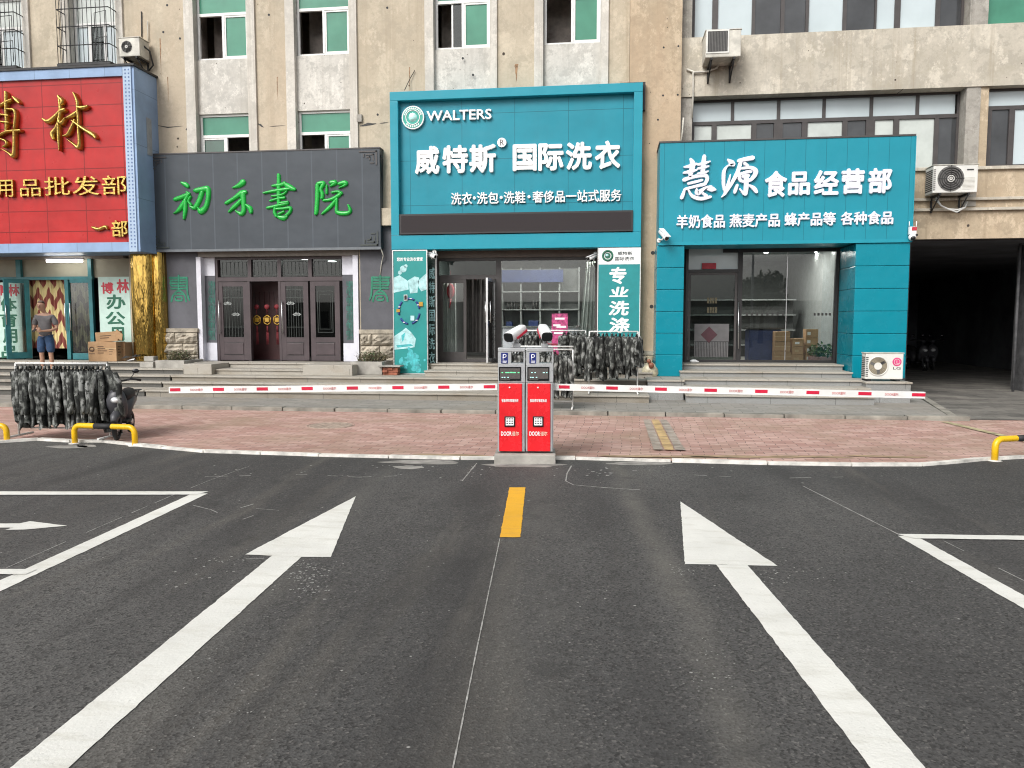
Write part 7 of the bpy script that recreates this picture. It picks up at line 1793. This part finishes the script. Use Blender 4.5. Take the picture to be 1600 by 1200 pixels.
pts = [c + R3 @ Vector(q) for q in ((-.036, 0, -.07), (.036, 0, -.07), (.036, 0, .07), (-.036, 0, .07))]; mb.prism(pts, R3 @ Vector((0, .009, 0))); mb.build('phone', None, 'dark phone held by the man in the grey t-shirt', 'phone')
P.rotation_euler.z = R(16)

# ================================================================== ELECTRIC SCOOTER on the pavement (seen from the front)
def escooter(loc, rot, lab, dim=False):
    t = thing('electric_scooter', lab, 'scooter', loc); L = Vector(loc)
    # local: front towards -Y
    def add(name, fn, parent=t):
        mb = MB(); fn(mb)
        for v in mb.bm.verts: v.co += L
        return mb.build(name, parent)
    def wheel(y):
        def f(mb): mb.m('rubber'); mb.torus((0, y, .20), .165, .042, 'X', 28, 8); mb.m('steel'); mb.cyl((-.045, y, .20), .05, .09, 'X', 14); 
        w_ = add('wheel', f)
        def g(mb):
            mb.m('silver')
            for k in range(6): an = k * 1.047; mb.tube([(0, y, .20), (0, y + math.cos(an) * .15, .20 + math.sin(an) * .15)], .012, 5)
        add('rim', g, w_)
    wheel(-.52); wheel(.55)
    def f(mb): mb.m('plastic_grey'); mb.tube([(0, -.70, .33), (0, -.62, .42), (0, -.50, .44), (0, -.38, .40)], [.05, .075, .08, .06], 10); mb.tube([(-.06, -.52, .2), (-.06, -.47, .45), (0, -.42, .62)], .018, 6); mb.tube([(.06, -.52, .2), (.06, -.47, .45), (0, -.42, .62)], .018, 6)
    add('front_mudguard', f)
    def f(mb):
        mb.m('plastic_grey')
        rows = []
        for z, hw, y, d in ((.34, .10, -.30, .06), (.45, .15, -.36, .08), (.58, .17, -.42, .09), (.70, .165, -.45, .10), (.80, .13, -.44, .09), (.88, .07, -.42, .07)):
            rows.append([mb.bm.verts.new((hw * math.sin(a_), y - d * math.cos(a_), z)) for a_ in [R(-100 + 200 * k / 10) for k in range(11)]])
        for a_, b_ in zip(rows, rows[1:]):
            for k in range(10): mb.f([a_[k], a_[k + 1], b_[k + 1], b_[k]], True)
        mb.f(rows[-1]); mb.f(rows[0]); mb.tube([(0, -.36, .50), (0, -.34, 1.0)], .03, 8)
    add('front_fairing', f)
    def f(mb): mb.m('silver'); mb.ball((0, -.535, .70), .07, 16, (1.1, .4, .8)); mb.m('letter_white'); mb.ball((0, -.548, .70), .05, 14, (1.1, .4, .7))
    add('headlight', f)
    def f(mb):
        mb.m('plastic_grey'); mb.tube([(0, -.40, .95), (0, -.36, 1.02)], [.07, .05], 10); mb.m('rubber'); mb.tube([(-.36, -.22, 1.02), (-.22, -.28, 1.05), (-.08, -.35, 1.02), (.08, -.35, 1.02), (.22, -.28, 1.05), (.36, -.22, 1.02)], [.02, .019, .016, .016, .019, .02], 8)
        mb.tube([(-.30, -.31, 1.035), (-.17, -.36, 1.04)], .007, 5); mb.tube([(.30, -.31, 1.035), (.17, -.36, 1.04)], .007, 5)
    add('handlebar', f)
    for s_ in (-1, 1):
        def f(mb): mb.m('iron'); mb.tube([(s_ * .2, -.30, 1.05), (s_ * .27, -.28, 1.16)], .007, 5); mb.m('screen'); mb.ball((s_ * .29, -.285, 1.19), .05, 12, (1.2, .35, .8))
        add('mirror', f)
    def f(mb): mb.m('rubber'); mb.box(-.12, .12, -.28, .12, .26, .31, .015)
    add('footboard', f)
    def f(mb): mb.m('plastic_grey'); mb.tube([(0, .08, .30), (0, .14, .52), (0, .35, .60), (0, .72, .62)], [.10, .14, .14, .10], 12)
    add('rear_body', f)
    def f(mb): mb.m('rubber'); mb.tube([(0, .06, .70), (0, .2, .72), (0, .48, .73), (0, .66, .75)], [.07, .11, .12, .08], 12)
    add('seat', f)
    def f(mb):
        mb.m('iron')
        for x in (-.12, -.06, 0, .06, .12): mb.tube([(x, .66, .76), (x, .98, .76)], .008, 5)
        mb.tube([(-.13, .66, .76), (-.13, .98, .76), (.13, .98, .76), (.13, .66, .76), (-.13, .66, .76)], .010, 5); mb.tube([(-.12, .8, .76), (-.07, .6, .55)], .008, 5); mb.tube([(.12, .8, .76), (.07, .6, .55)], .008, 5)
    add('rear_rack', f)
    t.rotation_euler.z = rot
    return t
es = escooter((0, 0, 0), 0, 'dark grey electric scooter parked facing the street beside the left clothes rack')
g_ = G(193, 690, .03); es.location = (g_.x - .33, g_.y + .50, .03); es.scale = (.80, .80, .80); es.rotation_euler.z = R(22)
for i, (x, y, r_) in enumerate(((Q(1424, 560, 28).x, 27.6, 10), (Q(1453, 560, 28).x, 28, -12))):
    c_ = copy_tree(es); c_.location = (x, y, .06); c_.rotation_euler.z = R(r_); c_.scale = (1, 1, 1); c_['label'] = ('dim scooter nearest the left wall inside the dark driveway', 'dim scooter standing further right inside the dark driveway')[i]

# ================================================================== BICYCLE in front of the pink poster
def bicycle(loc, rot, lab):
    t = thing('bicycle', lab, 'bicycle', loc); L = Vector(loc)
    def add(name, fn, parent=t):
        mb = MB(); fn(mb)
        for v in mb.bm.verts: v.co += L
        return mb.build(name, parent)
    for x in (-.5, .5):
        def f(mb): mb.m('rubber'); mb.torus((x, 0, .31), .29, .018, 'Y', 32, 6)
        w_ = add('wheel', f)
        def f(mb):
            mb.m('steel'); mb.torus((x, 0, .31), .27, .008, 'Y', 32, 5)
            for k in range(10): an = k * .628; mb.tube([(x, 0, .31), (x + math.cos(an) * .27, 0, .31 + math.sin(an) * .27)], .003, 4)
        add('rim', f, w_)
    def f(mb):
        mb.m('bike_red')
        for a_, b_ in (((-.5, 0, .31), (-.1, 0, .27)), ((-.1, 0, .27), (-.2, 0, .72)), ((-.5, 0, .31), (-.18, 0, .62)), ((-.18, 0, .60), (.36, 0, .66)), ((-.1, 0, .27), (.38, 0, .58)), ((.34, 0, .76), (.5, 0, .31))): mb.tube([a_, b_], .018, 8)
    add('frame', f)
    def f(mb): mb.m('rubber'); mb.tube([(-.36, 0, .76), (-.2, 0, .765), (-.06, 0, .75)], [.075, .06, .03], 10)
    add('saddle', f)
    def f(mb): mb.m('rubber'); mb.tube([(.30, -.28, .90), (.36, -.15, .93), (.34, 0, .90), (.36, .15, .93), (.30, .28, .90)], .013, 8); mb.tube([(.34, 0, .74), (.34, 0, .90)], .015, 8)
    add('handlebar', f)
    def f(mb):
        mb.m('iron')
        for z in (.5, .6, .7): mb.tube([(.45, -.15, z), (.72, -.15, z), (.72, .15, z), (.45, .15, z), (.45, -.15, z)], .006, 5)
        for (x, y) in ((.45, -.15), (.58, -.15), (.72, -.15), (.72, 0), (.72, .15), (.58, .15), (.45, .15)): mb.tube([(x, y, .5), (x, y, .7)], .005, 5)
        mb.box(.45, .72, -.15, .15, .495, .503)
    add('basket', f)
    def f(mb): mb.m('iron'); mb.cyl((-.1, -.05, .27), .08, .02, 'Y', 18); mb.tube([(-.1, -.06, .27), (-.02, -.06, .14)], .010, 6); mb.tube([(-.06, -.10, .14), (.02, -.10, .14)], .014, 6)
    add('crank', f)
    t.rotation_euler.z = rot; return t
b_ = bicycle((0, 0, 0), 0, 'dark red bicycle parked on the steps in front of the pink poster')
q = Q(878, 545, 17.35); b_.location = (q.x, 17.2, .60); b_.rotation_euler.z = R(200); b_.scale = (.9, .9, .92)
# lay it on the tread it stands on
b_.location.z = .602; b_.location.y = 17.05

# ================================================================== SMALL THINGS ON THE STEPS
def carton_at(x0, x1, y0, y1, z0, z1, lab, rot=0, rich=False, tilt=0):
    t = thing('cardboard_box', lab, 'box', ((x0 + x1) / 2, (y0 + y1) / 2, z0), 'cardboard boxes outside the red shop')
    mb = MB('carton'); mb.box(x0, x1, y0, y1, z0, z1, .008); mb.build('carton_body', t)
    mb = MB('carton_tape'); mb.box(x0 + .002, x1 - .002, y0 - .002, y0 - .0005, (z0 + z1) / 2 + .13 * (z1 - z0), (z0 + z1) / 2 + .17 * (z1 - z0)); mb.box((x0 + x1) / 2 - .03, (x0 + x1) / 2 + .03, y0, y1, z1 + .0005, z1 + .002); mb.build('tape', t)
    mb = MB('carton_print'); w_, h_ = x1 - x0, z1 - z0
    if rich:
        p = Vector((x0 + w_ * .13, y0 - .004, z0 + h_ * .62)); mb.torus(p, .055, .012, 'Y', 18, 5); mb.box(p.x - .05, p.x + .05, y0 - .004, y0 - .001, p.z - .055, p.z - .02); mb.box(p.x - .07, p.x + .07, y0 - .004, y0 - .001, p.z - .12, p.z - .10)
        for k in range(4): mb.box(x0 + w_ * .34, x0 + w_ * (.55 + .06 * (k % 3)), y0 - .004, y0 - .001, z0 + h_ * (.74 - .11 * k), z0 + h_ * (.78 - .11 * k))
        for k in range(3): mb.box(x0 + w_ * .74, x0 + w_ * (.9 - .03 * k), y0 - .004, y0 - .001, z0 + h_ * (.6 - .12 * k), z0 + h_ * (.63 - .12 * k))
        for k in range(4): mb.box(x1 + .001, x1 + .004, y0 + .06, y0 + .06 + (.08 + .05 * (k % 2)), z0 + h_ * (.3 + .14 * k), z0 + h_ * (.35 + .14 * k))
    else:
        for k in range(2): mb.box(x0 + w_ * .2, x0 + w_ * (.6 + .1 * k), y0 - .004, y0 - .001, z0 + h_ * (.35 + .22 * k), z0 + h_ * (.43 + .22 * k))
    mb.build('print', t); t.rotation_euler = (0, tilt, rot); return t
Y = 17.45; a, b, c, d = rect(138, 534, 180, 564, Y)
carton_at(a, b, Y, Y + .40, .722, d, 'large printed cardboard box beside the mint board', R(4), True)
x0, x1, z0, z1 = rect(149, 518.5, 180, 533, Y + .05)
carton_at(x0, x1, Y + .06, Y + .36, d + .004, z1, 'small cardboard box lying on top of the large printed box', R(14), False, R(-4))
x0, x1, z0, z1 = rect(181, 535, 190, 560, Y + .25)
carton_at(x0 + .03, x1 + .08, Y + .3, Y + .55, .722, z1, 'flattened cardboard box standing right of the large printed box', R(-8))
mb = MB('carton'); p = Q(179, 526, 17.5); mb.prism([p + Vector((0, 0, 0)), p + Vector((.17, .02, -.1)), p + Vector((.20, .02, .06)), p + Vector((.05, 0, .18))], (0, .012, 0)); mb.build('cardboard_flap', None, 'torn cardboard flap leaning on the large printed box', 'cardboard')
# plastic bag left of the teal pillar
p = Q(1016, 585, 16.8)
t = thing('plastic_bag', 'tied pale plastic bag with red contents beside the left teal pillar', 'bag', (p.x, 16.9, .505))
mb = MB('bag'); rows = []
for z, r_ in ((0, .15), (.06, .19), (.16, .17), (.26, .10), (.32, .045), (.37, .06), (.44, .10)):
    rows.append([mb.bm.verts.new((p.x + math.cos(k * .3927) * r_ * (1 + .15 * noise.noise((k * 1.3, z * 9, 0))), 16.95 + math.sin(k * .3927) * r_ * .8, .507 + z)) for k in range(16)])
for u_, w_ in zip(rows, rows[1:]):
    for k in range(16): mb.f([u_[k], u_[(k + 1) % 16], w_[(k + 1) % 16], w_[k]], True)
mb.build('bag_body', t); mb = MB('bag_red'); mb.ball((p.x + .02, 16.82, .507 + .24), .065, 10); mb.ball((p.x - .03, 16.84, .507 + .33), .05, 10); mb.build('contents', t)
mb = MB('letter_white'); p = Q(1083, 560, 17.9); mb.ball((p.x, 17.8, .80), .06, 10, (1.5, .8, .7)); mb.ball((p.x + .07, 17.8, .79), .04, 10, (1.4, .8, .6)); mb.build('slippers', None, 'white crumpled cloth by the foot of the food shop door', 'cloth')
# planters
def twigs(mb, c, sx, sy, h, k, seed, mats=('twig',)):
    rr = random.Random(seed)
    for _ in range(k):
        b = Vector(c) + Vector((rr.uniform(-sx, sx), rr.uniform(-sy, sy), 0)); p = b.copy(); d = Vector((rr.gauss(0, .5), rr.gauss(0, .4), 1)).normalized(); mb.m(mats[rr.randrange(len(mats))])
        P_ = [p.copy()]
        for q in range(3): p = p + d * h * rr.uniform(.2, .42); d = (d + Vector((rr.gauss(0, .45), rr.gauss(0, .4), rr.gauss(-.1, .3)))).normalized(); P_.append(p.copy())
        mb.tube(P_, [.006, .005, .004, .002], 4)
for (px0, px1, py0, py1, lab, sd_) in ((548, 597, 569, 587, 'concrete planter of dry scrub right of the brown doors', 3), (243, 288, 566, 590, 'concrete planter of withered scrub left of the brown doors', 8)):
    Y = 17.0; a, b, c, d = rect(px0, py0, px1, py1, Y); c = .482
    t = thing('planter', lab, 'planter', ((a + b) / 2, Y + .4, c))
    mb = MB('concrete'); frame_rect_pts = None
    mb.box(a, b, Y, Y + .08, c, .78, .01); mb.box(a, b, Y + .8, Y + .88, c, .78, .01); mb.box(a, a + .08, Y + .081, Y + .799, c, .775); mb.box(b - .08, b, Y + .081, Y + .799, c, .775); mb.build('trough', t)
    mb = MB('soil'); mb.box(a + .081, b - .081, Y + .081, Y + .799, c, .74); mb.build('soil', t)
    mb = MB('twig'); twigs(mb, ((a + b) / 2, Y + .45, .73), (b - a) / 2 - .1, .3, .30, 120, sd_, ('twig', 'twig', 'soil')); leafy(mb, ((a + b) / 2, Y + .42, .86), (b - a) / 2 - .04, .3, .17, 520, .05, ['twig', 'leaf', 'twig'], sd_); mb.build('foliage', t)
rr = random.Random(2); p = Q(603, 583, 16.8)
t = thing('brick_pile', 'small pile of loose red bricks under a pale slab left of the tall banner', 'bricks', (p.x, 17.05, .484))
for k in range(9): mb = MB('oldbrick'); x = p.x - .12 + .13 * (k % 3) * .9; z = .485 + .058 * (k // 3); yy = 16.95 + rr.uniform(-.03, .03); mb.box(x, x + .115, yy, yy + .22, z, z + .052, .005); mb.build('brick', t)
mb = MB('concrete'); mb.box(p.x - .22, p.x + .30, 16.9, 17.24, .665, .70, .008); mb.build('slab', t)
mb = MB('concrete'); x0, x1 = Q(222, 570, 17.1).x, Q(243, 570, 17.1).x; mb.box(x0, x1, 17.0, 17.4, .602, .74, .012); mb.m('rubble'); mb.build('stone_block', None, 'pale loose stone block at the foot of the gold columns', 'stone')
mb = MB('concrete'); x0, x1 = Q(232, 555, 17.5).x, Q(247, 555, 17.5).x; mb.box(x0, x1, 17.3, 17.5, .745, .86, .012); mb.build('stone_block', None, 'small stone block resting before the narrow gold column', 'stone')
mb = MB('ac_dark'); p = Q(193, 566, 17.4)
for k in range(7): q = Vector((p.x + rr.uniform(-.18, .2), 17.42 + rr.uniform(-.05, .1), .735 + .02 * k)); mb.face([q, q + Vector((rr.uniform(.1, .3), rr.uniform(-.1, .1), rr.uniform(-.01, .06))), q + Vector((rr.uniform(0, .2), .12, rr.uniform(0, .08)))])
mb.m('letter_white'); q = Vector((p.x + .1, 17.36, .75)); mb.face([q, q + Vector((.2, 0, .02)), q + Vector((.15, .12, .06))]); mb.build('rag_heap', None, 'dark rag heap at the foot of the mint board', 'rags')
mb = MB('soil'); mb.face([(Q(240, 560, 17.9).x, 17.2, .602), (Q(312, 560, 17.9).x, 17.2, .602), (Q(312, 560, 17.9).x, 18.0, .602), (Q(240, 560, 17.9).x, 18.0, .602)]); mb.build('soil_bed', kind='structure')

# ================================================================== ACROSS THE LOT (behind the camera: seen only as reflections in the glass)
rr = random.Random(12)
t = thing('far_building', 'pale flat roofed building across the parking lot, seen only as a reflection', 'building', (12, -46, 0))
mb = MB('far_wall'); mb.box(-40, 60, -56, -46, 0, 4.0); mb.m('darkglass')
for k in range(20): mb.box(-38 + k * 4.6, -35.6 + k * 4.6, -45.99, -45.9, 1.2, 3.0)
mb.build('far_wall', t)
def tree(x, y, h, lab, seed):
    t = thing('tree', lab, 'tree', (x, y, 0)); mb = MB('trunk'); mb.tube([(x, y, 0), (x + .1, y, h * .3), (x - .1, y + .1, h * .6)], [.22, .16, .08], 9)
    for k in range(6): an = k * 1.05; mb.tube([(x, y, h * (.32 + .04 * k)), (x + math.cos(an) * h * .16, y + math.sin(an) * h * .16, h * (.5 + .05 * k)), (x + math.cos(an) * h * .25, y + math.sin(an) * h * .25, h * (.6 + .05 * k))], [.08, .05, .02], 6)
    mb.build('trunk', t); mb = MB('crown')
    for k in range(9): an = rr.random() * 6.28; leafy(mb, (x + math.cos(an) * h * .17, y + math.sin(an) * h * .17, h * rr.uniform(.48, .88)), h * .17, h * .17, h * .13, 260, .38, ['crown'], seed + k)
    mb.build('crown', t)
tree(12.5, -30, 6.2, 'round tree across the lot, seen only as a reflection in the food shop glass', 60)
t = thing('street_lamp', 'double armed street lamp across the lot, seen only in the shop glass', 'street lamp', (10, -20, 0))
mb = MB('silver'); mb.tube([(10, -20, 0), (10, -20, 8.2)], [.11, .07], 10); mb.build('pole', t); mb = MB('silver')
for s_ in (-1, 1): mb.tube([(10, -20, 7.2), (10 + s_ * .8, -20, 7.9), (10 + s_ * 1.5, -20, 8.0)], .05, 8); mb.box(10 + s_ * 1.4 - .3, 10 + s_ * 1.4 + .4, -20.15, -19.85, 7.95, 8.07, .03)
mb.build('lamp_arm', t)
